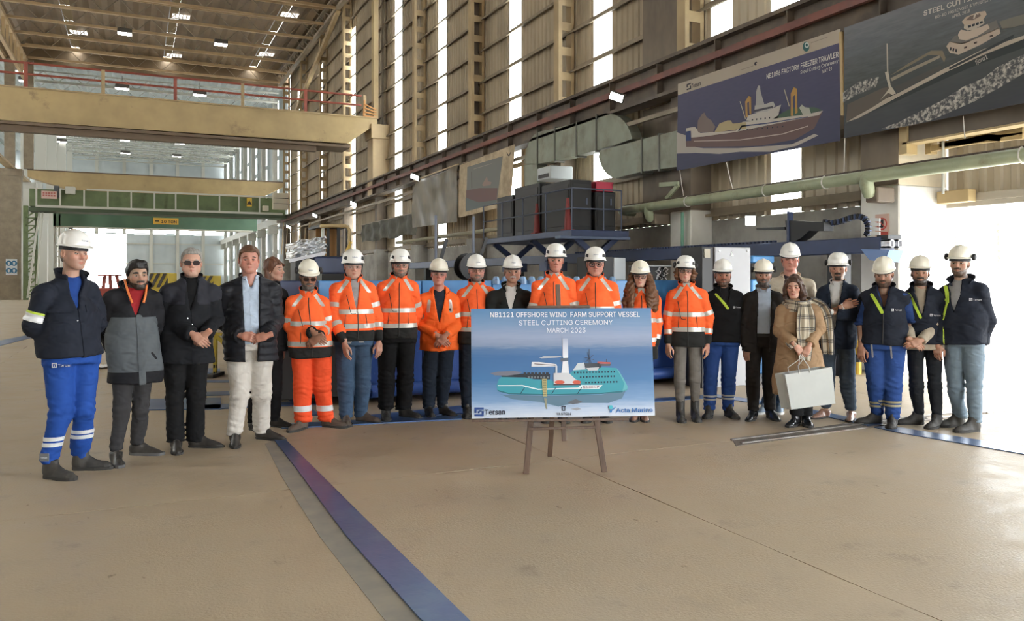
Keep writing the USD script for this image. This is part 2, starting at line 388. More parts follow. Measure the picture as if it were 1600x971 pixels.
# boarded brown bay behind the ventilation duct
bd = thing('wall_board', kind='structure')
for k in range(6):
 MB().box((11.36, 15.0, 6.5 + k * 1.9), (11.40, 16.5, 6.5 + (k + 1) * 1.9 - 0.01)).build('board', M_colbrown, bd)
for k in range(2):
 MB().box((11.36, 15.0, 2.9 + k * 1.4), (11.40, 16.5, 2.9 + (k + 1) * 1.4 - 0.01)).build('board', M_colbrown, bd)
# runway beam with its red conductor bar
rb = thing('runway_beam', kind='structure')
MB().box((XC - 0.32, Y0, 6.42), (XC + 0.12, 68, 6.50)).box((XC - 0.14, Y0, 5.72), (XC - 0.06, 68, 6.42)).box((XC - 0.32, Y0, 5.64), (XC + 0.12, 68, 5.72)).build('beam', M_beam, rb)
yy = 3.0
while yy < 45:
 MB().box((XC - 0.30, yy, 5.72), (XC - 0.14, yy + 0.03, 6.42)).build('stiffener', M_beam, rb)
 yy += 2.0
MB().box((XC - 0.36, 2, 6.02), (XC - 0.26, 66, 6.16)).build('conductor_bar', mat('conductor_red', (0.22, 0.075, 0.055), 0.5, color2=(0.14, 0.06, 0.05), scale=2), rb)
MB().box((XC - 0.30, Y0, 5.2), (XC - 0.22, 60, 5.30)).build('cable_tray', M_girt, rb)
# back end (behind the camera) and left wall
wb = structure('wall_back')
MB().box((-14, Y0 - 0.2, 5.0), (XW, Y0, ZR)).box((-14, Y0 - 0.2, 0), (1.5, Y0, 5.0)).box((8.5, Y0 - 0.2, 0), (XW, Y0, 5.0)).build('cladding', M_clad, wb)  # unseen opening left in this wall, sized for the daylight it admits
wl = structure('wall_left')
for k in range(14):
 a = Y0 + k * 9.0
 far = a > 64
 if k < 1:
  MB().box((-14.1, a + 7.6, 0), (-14.0, a + 9.0, ZR)).build('cladding_panel', M_clad, wl)
 MB().box((-14.1, a, 0), (-14.0, a + 7.6, ZR)).build('cladding_panel', M_farwall if far else M_clad, wl)
 MB().box((-14.1, a + 7.6, 16), (-14.0, a + 9.0, ZR)).box((-14.1, a + 7.6, 0), (-14.0, a + 9.0, 2.8)).build('cladding_panel', M_farwall if far else M_clad, wl)
 for z in range(6 if k >= 1 else 0):
  MB().box((-14.06, a + 7.6, 2.82 + 2.2 * z), (-14.05, a + 9.0, 4.98 + 2.2 * z)).build('pane', M_pane, wl)
# ------------------------------------------------------------------ roof: deck on lattice joists
ceil = structure('ceiling')
SKY_X = [-3.9, 2.3, 8.6]
xs = [-14.0] + [e for x in SKY_X for e in (x - 0.28, x + 0.28)] + [XW + 0.2]
def deck(x0, x1, y0, y1, z, pitch=0.66):
 n = max(2, int((x1 - x0) / (pitch / 2)))
 x = np.linspace(x0, x1, n)
 dz = np.where((np.arange(n) // 1) % 2 == 0, 0, 0.12)
 v = np.array([[a, y, z + d] for y in (y0, y1) for a, d in zip(x, dz)])
 k = np.arange(n - 1)
 f = np.vstack([np.stack([k, n + k, n + k + 1], 1), np.stack([k, n + k + 1, k + 1], 1)])
 return v, f
for i in range(0, len(xs), 2):
 a = Y0
 while a < Y1:
  obj('roof_sheet', deck(xs[i], xs[i + 1], a, min(a + 9.75, Y1), ZR), M_roof, ceil)
  a += 9.75
JY = [36.9 + 3.32 * k for k in range(10)]
for j, y in enumerate([y for y in np.arange(36.9 - 3.32 * 14, 68, 3.32)]):
 if y < 30:
  continue
 jt = thing('roof_joist', parent=ceil)
 MB().box((XL, y - 0.06, 18.30), (XC, y + 0.06, 18.42)).build('top_chord', M_joist, jt)
 MB().box((XL, y - 0.08, 17.35), (XC, y + 0.08, 17.50)).build('bottom_chord', M_joist, jt)
 m, x, up = MB(), XL, True
 while x < XC - 0.8:
  m.bar((x, y, 17.45 if up else 18.35), (x + 0.9, y, 18.35 if up else 17.45), 0.035, 0.035, (0, 1, 0))
  x, up = x + 0.9, not up
 m.build('lattice_web', M_girt, jt)
for k, x in enumerate(SKY_X):
 w = thing(f'window_{len(STRIPS) + 1 + k}', kind='structure')
 for q in range(-13, 12):
  y0 = 30.26 + 3.32 * q
  if y0 > 66:
   break
  bright = q >= 0 and q % 3 == (0, 1, 0)[k]
  MB().box((x - 0.28, y0 + 0.02, ZR + 0.03), (x + 0.28, y0 + 3.3, ZR + 0.036)).build('pane', M_dirty, w)
  if q < 0:
   continue
  MB().box((x - 0.30, y0 + 0.2, ZR - 0.01), (x - 0.24, y0 + 3.1, ZR - 0.005)).build('gap', emit('skylight_gap', (1, 0.96, 0.88), 0.25), w)
  if bright:
   for s in range(5):
    MB().box((x - 0.1 + s * 0.22, y0 + 2.0, ZR - 0.02), (x + 0.08 + s * 0.22, y0 + 2.9, ZR - 0.012)).build('bright_pane', emit('skylight_pane', (1, 0.96, 0.9), 1.6), w)
# eave truss along the right wall and its braces
ev = thing('eave_truss', parent=ceil)
MB().box((XC - 0.35, 30, 17.3), (XC - 0.1, 68, 17.5)).box((XC - 0.35, 30, 18.2), (XC - 0.1, 68, 18.35)).build('chord', M_girt, ev)
m = MB()
for k in range(22):
 m.bar((XC - 0.2, 30 + k * 1.7, 17.45), (XC - 0.2, 30.02 + k * 1.7, 18.25), 0.06, 0.06)
 m.bar((XC - 0.2, 30 + k * 1.7, 17.45), (XC - 0.2, 31.7 + k * 1.7, 18.25), 0.06, 0.06)
m.build('lattice_web', M_girt, ev)
MB().bar((XC - 0.15, 67.0, 12.4), (XC - 0.15, 46.8, 17.4), 0.22, 0.3).build('brace', M_tan_dark, ev)
el = thing('eave_truss', parent=ceil)
MB().box((XL - 0.2, 30, 17.2), (XL + 0.1, 68, 17.5)).build('chord', M_joist, el)
MB().box((XL - 1.4, 30, 17.2), (XL - 1.2, 68, 17.5)).build('chord', M_joist, el)
m = MB()
for k in range(22):
 m.bar((XL, 30 + k * 1.75, 15.9), (XL, 30.02 + k * 1.75, 17.3), 0.16, 0.16)
m.box((XL - 0.1, 30, 15.7), (XL + 0.1, 68, 15.9))
m.build('lattice_web', M_joist, el)
# ------------------------------------------------------------------ far hall
FZ = 17.3
for a in np.arange(Y1, Y2, 12.0):
 obj('roof_sheet', deck(-14, XW + 0.2, a, a + 12.0, FZ), M_farsheet, ceil)
for y in np.arange(69.6, Y2, 3.32):
 jt = thing('roof_joist', parent=ceil)
 MB().box((XL, y - 0.06, FZ - 1.0), (XC, y + 0.06, FZ - 0.86)).box((XL, y - 0.05, FZ - 0.2), (XC, y + 0.05, FZ - 0.08)).build('chord', M_joist_far, jt)
 m, x, up = MB(), XL, True
 while x < XC - 0.8:
  m.bar((x, y, FZ - 0.93 if up else FZ - 0.14), (x + 0.9, y, FZ - 0.14 if up else FZ - 0.93), 0.05, 0.05, (0, 1, 0))
  x, up = x + 0.9, not up
 m.build('lattice_web', M_joist_far, jt)
MB().box((-14, Y1 - 0.1, FZ), (XW, Y1, ZR + 0.3)).build('step_panel', M_roof, ceil)
wf = structure('wall_far')
DX0, DX1 = on_y(125, 420, Y2)[0], on_y(197, 420, Y2)[0]
ZD = on_y(160, 366, Y2)[2]
xsf = np.linspace(-14, XW, 9)
for k in range(8):
 for (z0, z1) in ((0, ZD + 0.1), (ZD + 0.1, ZD + 0.9), (ZD + 0.9, 12.5), (12.5, ZR)):
  for s0, s1 in yseg_without(xsf[k], xsf[k + 1], [(DX0, DX1)] if z0 < ZD else []):
   if z0 == ZD + 0.1 and s0 > DX0 - 2:
    MB().box((s0 + 0.1, Y2, z0 + 0.1), (s1 - 0.1, Y2 + 0.02, z1 - 0.1)).build('strip_pane', M_pane, wf)
    MB().box((s0, Y2, z0), (s1, Y2 + 0.1, z0 + 0.1)).build('sill', M_farwall, wf)
   else:
    MB().box((s0 + 0.015, Y2, z0 + 0.015), (s1 - 0.015, Y2 + 0.1, z1 - 0.015)).build('cladding_panel', M_farwall, wf)
for x in xsf[1:-1]:
 MB().box((x - 0.2, Y2 - 0.35, ZD if DX0 - 1 < x < DX1 + 1 else 0), (x + 0.2, Y2, ZR)).build('wall_post', M_farcol, wf)
for z in (3.4, 6.0, 11.5, 14.0):
 for s0, s1 in yseg_without(-14, XW, [(DX0, DX1)] if z < ZD else []):
  MB().box((s0, Y2 - 0.2, z), (s1, Y2 - 0.05, z + 0.16)).build('girt', M_farcol, wf)
# pale columns and side walls of the far hall
fr = thing('wall_right', kind='structure')
for k, y in enumerate(np.arange(72, Y2, 7.0)):
 y = float(y)
 for (a, b) in ((y - 3.4, y + 1.2), (y + 2.3, y + 3.6)):
  MB().box((XW, a, 0), (XW + 0.1, b, FZ + 1)).build('cladding_panel', M_farwall, fr)
 for q in range(7):
  MB().box((XW + 0.02, y + 1.2, 2 + q * 2.1), (XW + 0.03, y + 2.3, 3.9 + q * 2.1)).build('pane', M_pane, fr)
  MB().box((XW, y + 1.2, 1.6 + q * 2.1 if q else 0), (XW + 0.08, y + 2.3, 2 + q * 2.1)).build('spandrel', M_farwall, fr)
 cc = thing('far_column', kind='structure')
 MB().box((XC - 0.1, y - 0.35, 0), (XC + 0.25, y + 0.35, FZ)).build('shaft', M_farcol, cc)
 MB().box((XC - 0.5, y - 0.5, 5.4), (XC + 0.3, y + 0.5, 6.1)).build('corbel', M_farcol, cc)
MB().box((XC - 0.4, Y1, 6.1), (XC + 0.1, Y2, 6.7)).build('runway_beam', M_farcol, fr)
for k, y in enumerate([67.0, 76, 86, 97, 107]):
 cl = thing('left_column', kind='structure')
 M = M_girt if y < 70 else M_farcol
 MB().box((XL - 1.6, y, 0), (XL - 0.25, y + 0.9, 9.0), 0.02).build('shaft', M, cl)
 MB().box((XL - 0.12, y + 0.05, 9.46), (XL + 0.5, y + 0.45, 17.3)).build('post', M, cl)
 MB().box((XL - 1.3, y + 0.05, 9.6), (XL - 0.65, y + 0.45, 17.3)).build('post', M, cl)
 MB().box((XL - 1.65, y - 0.06, 8.9), (XL - 0.2, y + 0.96, 9.4)).build('capital', M, cl)
MB().box((XL - 1.2, 60, 9.42), (XL - 0.7, Y2, 9.6)).build('left_runway_beam', M_tan_dark, thing('wall_left', kind='structure'))
# ------------------------------------------------------------------ floor plates, trench, grey band
P = on_floor
def floor_quad(pix, z, depth=0.006):
 pts = [P(*q)[:2] for q in pix]
 return sg.Polygon(pts).buffer(0), ((0, 0, z), (1, 0, 0), (0, 1, 0)), depth
MB().prism(*floor_quad([(428, 688), (446, 688), (560, 802), (650, 890), (736, 975), (790, 1030), (722, 1030), (655, 968), (540, 838), (470, 743)], 0.0, 0.010)).build('floor_strip', M_blue_strip, None, label='long blue painted steel strip running across the concrete towards the camera', category='floor strip')
MB().prism(*floor_quad([(414, 694), (429, 689), (471, 744), (541, 839), (656, 969), (700, 1010), (640, 1010), (600, 968), (500, 840), (440, 745)], 0.0, 0.002)).build('worn_paint_band', M_grey_band, None, label='worn grey band of old paint on the floor alongside the blue steel strip', category='floor marking')  # thin flat grey sheet along the left edge of the strip
MB().prism(*floor_quad([(1018, 624), (1120, 617), (1230, 633), (1404, 669), (1600, 700), (1680, 714), (1680, 722), (1600, 711), (1404, 677), (1230, 639), (1120, 622), (1018, 629)], 0.0, 0.008)).build('floor_strip', M_blue_strip, None, label='narrow blue strip curving behind the feet of the people by the side gate', category='floor strip')
tr = thing('floor_trench', 'dirty sunken rail groove in the concrete running out through the side gate', 'rail groove', kind=None)
MB().prism(*floor_quad([(1143, 686), (1210, 678), (1350, 658), (1440, 650), (1450, 655), (1350, 667), (1240, 685), (1150, 698)], 0.0, 0.004)).build('dirt_bed', mat('trench_dirt', (0.11, 0.095, 0.08), 0.95, color2=(0.17, 0.145, 0.12), scale=9, bump=0.01), tr)
a, b = P(1160, 696), P(1600, 641)
dv = (b - a) / np.linalg.norm(b - a)
MB().bar(P(1158, 694), P(1540, 646), 0.03, 0.03).build('rail', M_steel, tr)
MB().bar(P(1158, 694) + [0.02, 0.16, 0], P(1540, 646) + [0.0, 0.16, 0], 0.03, 0.03).build('rail', M_steel, tr)
MB().bar(P(1540, 646), P(1540, 646) + dv * 4, 0.05, 0.03).build('rail', mat('worn_rail', (0.5, 0.48, 0.45), 0.3, 0.6), tr)
for k, (q, lab) in enumerate([
  ([(236, 574), (344, 577), (344, 584), (236, 584)], 'blue floor plate behind the grey parka, farther of the two'),
  ([(226, 625), (345, 623), (345, 640), (226, 642)], 'wide blue floor plate between the grey parka and the black coat'),
  ([(318, 634), (520, 628), (520, 632), (318, 641)], 'thin blue bar on the floor behind the white trousers'),
  ([(318, 614), (372, 613), (372, 618), (318, 619)], 'short thin grey bar on the floor right of the black trousers'),
  ([(318, 595), (372, 595), (372, 598), (318, 598)], 'farther short thin grey bar on the floor by the black trousers'),
  ([(440, 664), (720, 650), (722, 656), (440, 671)], 'nearer of the two long blue bars behind the orange work clothes'),
  ([(560, 652), (735, 634), (737, 646), (560, 660)], 'farther of the two long blue bars behind the orange work clothes'),
  ([(0, 533), (60, 521), (62, 525), (0, 541)], 'blue line painted across the floor at far left'),
  ([(420, 600), (480, 650), (500, 650), (432, 598)], 'slanting dark blue floor bar behind the orange trousers')]):
 MB().prism(*floor_quad(q, 0.0, 0.012)).build('floor_bar', M_blue_strip, None, label=lab, category='floor bar')
# ================================================================== cranes and things along the hall
def xz_prism(poly, y, depth):
 """Polygon in (x, z) at plane y, extruded towards +y."""
 return poly, ((0, y + depth, 0), (1, 0, 0), (0, 0, 1)), depth
G1 = 39.12
g = thing('crane_girder', 'large tan box girder with red handrails spanning the hall, nearer one', 'girder')
MB().prism(*xz_prism(sg.Polygon([(-13, 8.1), (9.5, 8.2), (11.0, 9.3), (11.0, 9.58), (-13, 9.53)]), G1, 1.5)).build('web', M_tan, g)
MB().box((-13, G1 - 0.12, 7.98), (9.6, G1 + 1.62, 8.1)).build('bottom_flange', mat('girder_flange', (0.17, 0.12, 0.08), 0.6), g)
MB().box((-13, G1 + 0.1, 7.72), (8.0, G1 + 0.5, 7.98)).build('cable_channel', mat('girder_flange', (0, 0, 0)), g)
MB().box((-13, G1 - 0.06, 9.53), (11.0, G1 + 1.56, 9.59)).build('top_flange', M_tan_dark, g)
for z in (10.15, 10.62):
 MB().tube([(-13, G1 + 0.05, z), (10.2, G1 + 0.05, z)], 0.05, 8).build('handrail', M_red, g)
for k in range(8):
 MB().box((-10.0 + k * 2.9, G1, 9.59), (-9.86 + k * 2.9, G1 + 0.1, 10.65)).build('rail_post', M_tan_dark if k % 2 else M_red, g)
m = MB()
for k in range(4):
 m.bar((10.3, G1 - 0.05, 9.62 + k * 0.2), (10.95, G1 - 0.05, 9.6 + k * 0.12), 0.05, 0.08, (0, 1, 0))
m.bar((10.3, G1 - 0.02, 9.6), (10.35, G1 - 0.02, 10.4), 0.06, 0.06, (0, 1, 0))
m.build('end_stop', mat('orange_stop', (0.55, 0.25, 0.07), 0.5), g)
G2 = 67.2
g = thing('crane_girder', 'second tan girder spanning the hall farther back, above the green crane', 'girder')
MB().prism(*xz_prism(sg.Polygon([(-6.98, 8.9), (-4.4, 8.1), (9.3, 8.1), (11.0, 9.0), (11.0, 9.35), (-6.98, 9.4)]), G2, 1.2)).build('web', M_tan, g)
MB().box((-4.4, G2 - 0.1, 7.98), (9.4, G2 + 1.3, 8.1)).build('bottom_flange', M_tan_dark, g)
MB().box((-6.98, G2 - 0.05, 9.36), (11.0, G2 + 1.25, 9.44)).build('top_flange', mat('girder_flange', (0, 0, 0)), g)
M_green = mat('crane_green', (0.17, 0.225, 0.10), 0.5, color2=(0.13, 0.175, 0.08), scale=1.0, dirt=(0.10, 0.11, 0.06), dirt_scale=0.9)
M_green2 = mat('crane_green_blue', (0.13, 0.23, 0.155), 0.5, color2=(0.105, 0.19, 0.13), scale=0.7)
M_palesteel = mat('pale_steel', (0.60, 0.60, 0.54), 0.5)
GC = 63.0
gx = lambda px: float(on_y(px, 320, GC)[0])
gz = lambda px, py: float(on_y(px, py, GC)[2])
zt, zb = gz(250, 303), gz(250, 331)
g = thing('gantry_crane', 'green overhead crane with a railed walkway and a second blue-green beam below', 'crane')
MB().box((gx(46), GC, zb + 0.1), (gx(446), GC + 1.4, zt)).build('walkway_girder', M_green, g)
MB().box((gx(46), GC - 0.5, zb - 0.25), (gx(446), GC + 1.4, zb)).build('walkway_deck', mat('crane_green_dark', (0.06, 0.09, 0.05), 0.6), g)
MB().box((gx(58), GC - 0.55, zb), (gx(440), GC - 0.45, zb + 0.16)).build('kick_rail', M_palesteel, g)
MB().box((gx(136), GC - 0.55, zt - 0.02), (gx(440), GC - 0.5, zt + 0.10)).build('top_rail', M_palesteel, g)
for px in (58, 95, 132, 169, 205, 241, 274, 308, 342, 372, 404):
 MB().box((gx(px) - 0.05, GC - 0.54, zb), (gx(px) + 0.05, GC - 0.46, zt)).build('rail_post', M_palesteel, g)
MB().box((gx(423), GC - 1.3, gz(430, 329)), (gx(446), GC - 0.6, gz(430, 304)), 0.03).build('control_cabinet', mat('cabinet_cream', (0.62, 0.57, 0.45), 0.5), g)
for k in (1, 2):
 z = gz(430, 329) + (gz(430, 304) - gz(430, 329)) * k / 3
 MB().box((gx(423), GC - 1.31, z - 0.02), (gx(446), GC - 1.29, z + 0.02)).build('cabinet_seam', M_joint, g)
MB().box((gx(408), GC - 0.9, gz(412, 331)), (gx(417), GC - 0.55, gz(412, 323)), 0.02).build('junction_box', mat('cabinet_cream', (0, 0, 0)), g)
MB().box((gx(102), GC - 0.3, gz(110, 304)), (gx(118), GC + 0.8, gz(110, 292)), 0.05).build('hoist_box', M_palesteel, g)
MB().tube([(gx(85), GC - 0.1, gz(88, 300)), (gx(93), GC - 0.1, gz(88, 300))], 0.42, 12).build('motor', mat('motor_dark', (0.10, 0.11, 0.12), 0.5), g)
sgn = obj('warning_sign', MB().box((gx(66), GC - 0.6, gz(80, 312)), (gx(90), GC - 0.57, gz(80, 300)), 0.01).arrays(), mat('pink_sign', (0.60, 0.42, 0.36), 0.6), g)
m = MB()
for k in range(2):
 for q in range(5):
  m.box((gx(68 + q * 4.2), GC - 0.608, gz(80, 304.5 + k * 4)), (gx(71 + q * 4.2), GC - 0.6, gz(80, 302 + k * 4)))
m.build('lettering', mat('dull_red_ink', (0.42, 0.14, 0.12), 0.7), sgn)
sg2 = obj('warning_sign', MB().box((gx(384), GC - 0.62, gz(388, 324)), (gx(392), GC - 0.59, gz(388, 311)), 0.01).arrays(), mat('sign_yellow', (0.75, 0.52, 0.06), 0.5), g)
MB().prism(sg.Polygon([(-0.18, 0), (0.18, 0), (0, 0.32)]), ((gx(388), GC - 0.62, gz(388, 321)), (1, 0, 0), (0, 0, 1)), 0.006).build('triangle_mark', M_joint, sg2)
GB = 70.5
bx = lambda px: float(on_y(px, 345, GB)[0])
bz = lambda py, px=240: float(on_y(px, py, GB)[2])
MB().box((bx(83), GB, bz(357)), (bx(402), GB + 1.0, bz(336))).build('lower_beam', M_green2, g)
MB().box((bx(83), GB - 0.15, bz(358.5)), (bx(395), GB + 1.1, bz(357))).build('lower_flange', M_palesteel, g)
MB().tube([(bx(90), GB - 0.3, bz(333)), (bx(404), GB - 0.3, bz(333))], 0.09, 8).build('power_line', M_palesteel, g)
s10 = obj('capacity_sign', MB().box((bx(239), GB - 0.06, bz(350.5)), (bx(279), GB - 0.03, bz(340.5)), 0.01).arrays(), mat('sign_orange', (0.80, 0.47, 0.08), 0.5), g)
def lettering(text, o, ux, uy, width, material, parent, height=None, depth=0.003, bold=False, name='lettering', group=None):
 """Raised print: text starting at o, running along ux for width metres."""
 m = meshkit.text_mesh(text, 1.0, 0.05, bold)
 v = np.array(m.vertices)
 b0, b1 = v.min(0), v.max(0)
 k = width / (b1[0] - b0[0])
 ky = k if height is None else height
 ux, uy = np.asarray(ux, float), np.asarray(uy, float)
 n = np.cross(ux, uy)
 w = np.asarray(o) + (v[:, :1] - b0[0]) * k * ux + v[:, 1:2] * ky * uy + (v[:, 2:] - b0[2]) / max(1e-9, b1[2] - b0[2]) * depth * n
 return obj(name, (w, np.array(m.faces)), material, parent)
lettering('10 TON', (bx(252), GB - 0.062, bz(348.5)), (1, 0, 0), (0, 0, 1), bx(276) - bx(252), M_joint, s10, bold=True)
MB().box((bx(242), GB - 0.066, bz(346.5)), (bx(249), GB - 0.058, bz(344.5))).build('print_bar', M_joint, s10)
# crane leg with ladders at the left
lx = lambda px: float(on_y(px, 400, GC + 3)[0])
lz = lambda py: float(on_y(60, py, GC + 3)[2])
MB().box((lx(36), GC + 3, 0), (lx(44), GC + 3.6, lz(322)), 0.02).box((lx(54), GC + 3, 0), (lx(59), GC + 3.6, lz(322)), 0.02).build('leg', M_green, g)
m = MB()
for k in range(11):
 z = 0.4 + k * (lz(325) - 0.6) / 11
 m.bar((lx(40), GC + 2.95, z), (lx(57), GC + 2.95, z + 0.55), 0.10, 0.10, (0, 1, 0)).bar((lx(40), GC + 2.95, z), (lx(57), GC + 2.95, z), 0.10, 0.10, (0, 1, 0))
m.build('leg_lattice', M_green, g)
MB().bar(on_y(43, 466, GC + 1), on_y(62, 328, GC + 1), 0.12, 0.12).build('stay_pipe', M_palesteel, g)
MB().bar(on_y(57, 444, GC + 1), on_y(66.5, 331, GC + 1), 0.10, 0.10).build('stay_pipe', M_palesteel, g)
MB().box((bx(84), GB, 0), (bx(87), GB + 0.3, bz(340))).box((bx(92), GB, 0), (bx(94), GB + 0.3, bz(340))).build('ladder', M_palesteel, g)
m = MB()
for k in range(16):
 m.bar((bx(87), GB + 0.1, 0.4 + k * 0.4), (bx(92), GB + 0.1, 0.4 + k * 0.4), 0.06, 0.06)
m.build('ladder_rungs', M_palesteel, g)
hk = thing('hook_block', 'small dark background lamp built as a hook block under the blue-green crane beam, above the leftmost hard hat', 'background lamp')  # a background lamp, given the shape of a crane hook
p = on_y(110.5, 352, GB + 0.4)
MB().lathe([(0, -0.32), (0.14, -0.3), (0.22, -0.1), (0.3, 0.1), (0.3, 0.28), (0.12, 0.34), (0, 0.34)], p, 12).build('block', mat('motor_dark', (0, 0, 0)), hk)
MB().tube([p + [0, 0, 0.3], p + [0, 0, 0.85]], 0.05, 6).build('rope', mat('motor_dark', (0, 0, 0)), hk)
# ------------------------------------------------------------------ high-bay lamps under the roof
M_lampbody = mat('lamp_body', (0.08, 0.07, 0.06), 0.5)
lamp_spots = [(195, 53, 'high-bay lamp hanging under the brown roof left of centre'), (345, 70, 'high-bay lamp hanging under the brown roof towards its right side'), (34, 112, 'upper of two lamps between the left columns'), (39, 127, 'lower of two lamps between the left columns')]
for px, py, lab in lamp_spots:
 c = on_floor(px, py, 16.9)
 t = thing('high_bay_lamp', lab, 'lamp', c)
 MB().box((-0.42, -0.3, 0.02), (0.42, 0.3, 0.30), 0.05).build('housing', M_lampbody, t)
 MB().box((-0.40, -0.28, -0.03), (0.40, 0.28, 0.02)).build('diffuser', emit('lamp_light', (1, 0.98, 0.93), 7.0), t)
 MB().tube([(0, 0, 0.3), (0, 0, 0.6)], 0.02, 6).build('hanger', M_lampbody, t)
for px, py, lab in [(191, 139, 'lamp just above the near girder rail, left one of two'), (312, 149, 'lamp just above the near girder rail, right one of two'), (94, 214, 'upper lamp beside the far left columns, below the near girder'), (96, 222, 'lower lamp beside the far left columns, below the near girder'), (195, 220, 'small white far-roof lamp, left of the upper pair'), (281, 225, 'small white far-roof lamp, right of the upper pair'), (196, 240, 'small white far-roof lamp, left of the lower pair'), (276, 245, 'small white far-roof lamp, right of the lower pair')]:
 c = on_floor(px, py, 16.0)
 t = thing('high_bay_lamp', lab, 'lamp', c)
 MB().box((-0.5, -0.3, 0.02), (0.5, 0.3, 0.3), 0.05).build('housing', M_lampbody, t)
 MB().box((-0.48, -0.28, -0.03), (0.48, 0.28, 0.02)).build('diffuser', emit('lamp_light', (0, 0, 0), 1), t)
 MB().tube([(0, 0, 0.3), (0, 0, 1.0)], 0.02, 6).build('hanger', M_lampbody, t)
# ------------------------------------------------------------------ floodlights on the runway beam
M_flood = emit('flood_light', (0.95, 1.0, 0.97), 9.0)
for px, py, lab in [(963, 152, 'bright floodlight under the runway beam above the ventilation duct'), (648, 277, 'bright floodlight on the runway beam beside the brown dust sheet'), (552, 319, 'small floodlight on the runway beam left of the dust sheet'), (492, 337, 'second smallest floodlight along the far runway beam'), (451, 355, 'farthest floodlight along the runway beam')]:
 c = on_x(px, py, 10.36)
 s = 0.72 if px > 700 else 0.85
 t = thing('floodlight', lab, 'floodlight', c)
 ax = np.array([[0.45, -0.88, 0.15], [0.55, 0.4, 0.73], [-0.7, -0.25, 0.66]])
 ax[0] /= np.linalg.norm(ax[0]); ax[2] = np.cross(ax[0], ax[1]); ax[2] /= np.linalg.norm(ax[2]); ax[1] = np.cross(ax[2], ax[0])
 face = np.array([-0.75, -0.5, -0.35]); face /= np.linalg.norm(face)
 A = np.array([0, -0.8, -0.5]); A = A - face * (A @ face); A /= np.linalg.norm(A)
 B = np.cross(face, A)
 MB().obox(-face * 0.05, np.array([A, B, face]), (0.52 * s, 0.30 * s, 0.08), 0.02).build('housing', M_lampbody, t)
 MB().obox(face * 0.0, np.array([A, B, face]), (0.46 * s, 0.24 * s, 0.012)).build('led_panel', M_flood, t)
 MB().bar((0.05, 0.02, 0.03), (0.33, 0.1, 0.10), 0.04, 0.04).build('bracket', M_girt, t)
# ------------------------------------------------------------------ pipes along the wall
M_pipe = mat('pale_green_pipe', (0.42, 0.46, 0.30), 0.45, color2=(0.33, 0.37, 0.24), scale=2.0, dirt=(0.20, 0.17, 0.10), dirt_scale=2.5, dirt_lo=0.55, dirt_hi=0.8)
M_pipetop = mat('pipe_top_shade', (0.10, 0.08, 0.06), 0.9)  # dark colour standing for the shade on top of the pipe
t = thing('pipe', 'long pale green pipe running along the wall above the side gate and under the banners', 'pipe')
PXX, PZ = 10.5, 3.16
MB().tube([(PXX + 0.5, 16.35, PZ), (PXX + 0.12, 16.3, PZ), (PXX, 16.1, PZ), (PXX, 15, PZ), (PXX, 8.95, PZ), (PXX, 3, PZ), (PXX, -9, PZ)], 0.10, 16).build('run', M_pipe, t, smooth=50)
MB().tube([(PXX + 0.02, -9, PZ + 0.075), (PXX + 0.02, 16.0, PZ + 0.075)], 0.055, 8).build('dust_layer', M_pipetop, t)  # dark tube painting the shaded top of the pipe
for px, py in ((1354, 275), (1013, 325)):
 q = on_x(px, py, PXX)
 MB().tube([(PXX, q[1], PZ), (PXX, q[1], PZ - 0.12), (PXX + 0.03, q[1], PZ - 0.2), (PXX + 0.1, q[1] + 0.02, PZ - 0.27)], 0.105, 14).build('elbow', M_pipe, t, smooth=50)
 MB().box((PXX + 0.08, q[1] - 0.14, PZ - 0.40), (PXX + 0.48, q[1] + 0.1, PZ - 0.16), 0.02).build('bracket', M_colbrown, t)
for y in (6.6, 9.9, 11.3, 13.6):
 a = np.arange(17) * 2 * np.pi / 16
 MB().tube(np.stack([PXX + 0.106 * np.cos(a), np.full(17, y), PZ + 0.106 * np.sin(a)], 1), 0.012, 5, False).build('strap', mat('rope_white', (0.6, 0.58, 0.52), 0.8), t)
t = thing('pipe', 'thinner brown-green pipe farther along the wall behind the hung dust sheets', 'pipe')
MB().tube([(10.5, 18.5, 3.12), (10.5, 34.2, 3.12)], 0.07, 10).build('run', mat('brown_pipe', (0.24, 0.22, 0.14), 0.5), t, smooth=50)
for y in (20.4, 27.0, 33.5):
 MB().bar((10.5, y, 3.08), (XC - 0.01, y, 3.04), 0.05, 0.05).build('bracket', M_girt, t)
t = thing('drain_pipe', 'thin green upright pipe beside the concrete pedestal left of the numbered cabinet', 'pipe')
q = on_x(1066, 372, 10.9)
MB().tube([(10.9, q[1], 0.05), (10.9, q[1], 3.0)], 0.035, 8).build('run', mat('green_pipe', (0.16, 0.36, 0.25), 0.4), t, smooth=50)
MB().box((10.93, q[1] - 0.05, 1.6), (11.0, q[1] + 0.05, 1.66)).build('clip', M_girt, t)
t = thing('wall_bracket', 'pale green angle bracket on the brown column just left of the trawler banner', 'bracket')
q0, q1, q2 = on_x(1031, 289, 10.85), on_x(1060, 287, 10.85), on_x(1041, 311, 10.85)
MB().bar(q0, q1, 0.05, 0.1).build('arm', M_pipe, t)
MB().bar(q1 + [0, 0, -0.03], q2, 0.05, 0.09).build('brace', M_pipe, t)
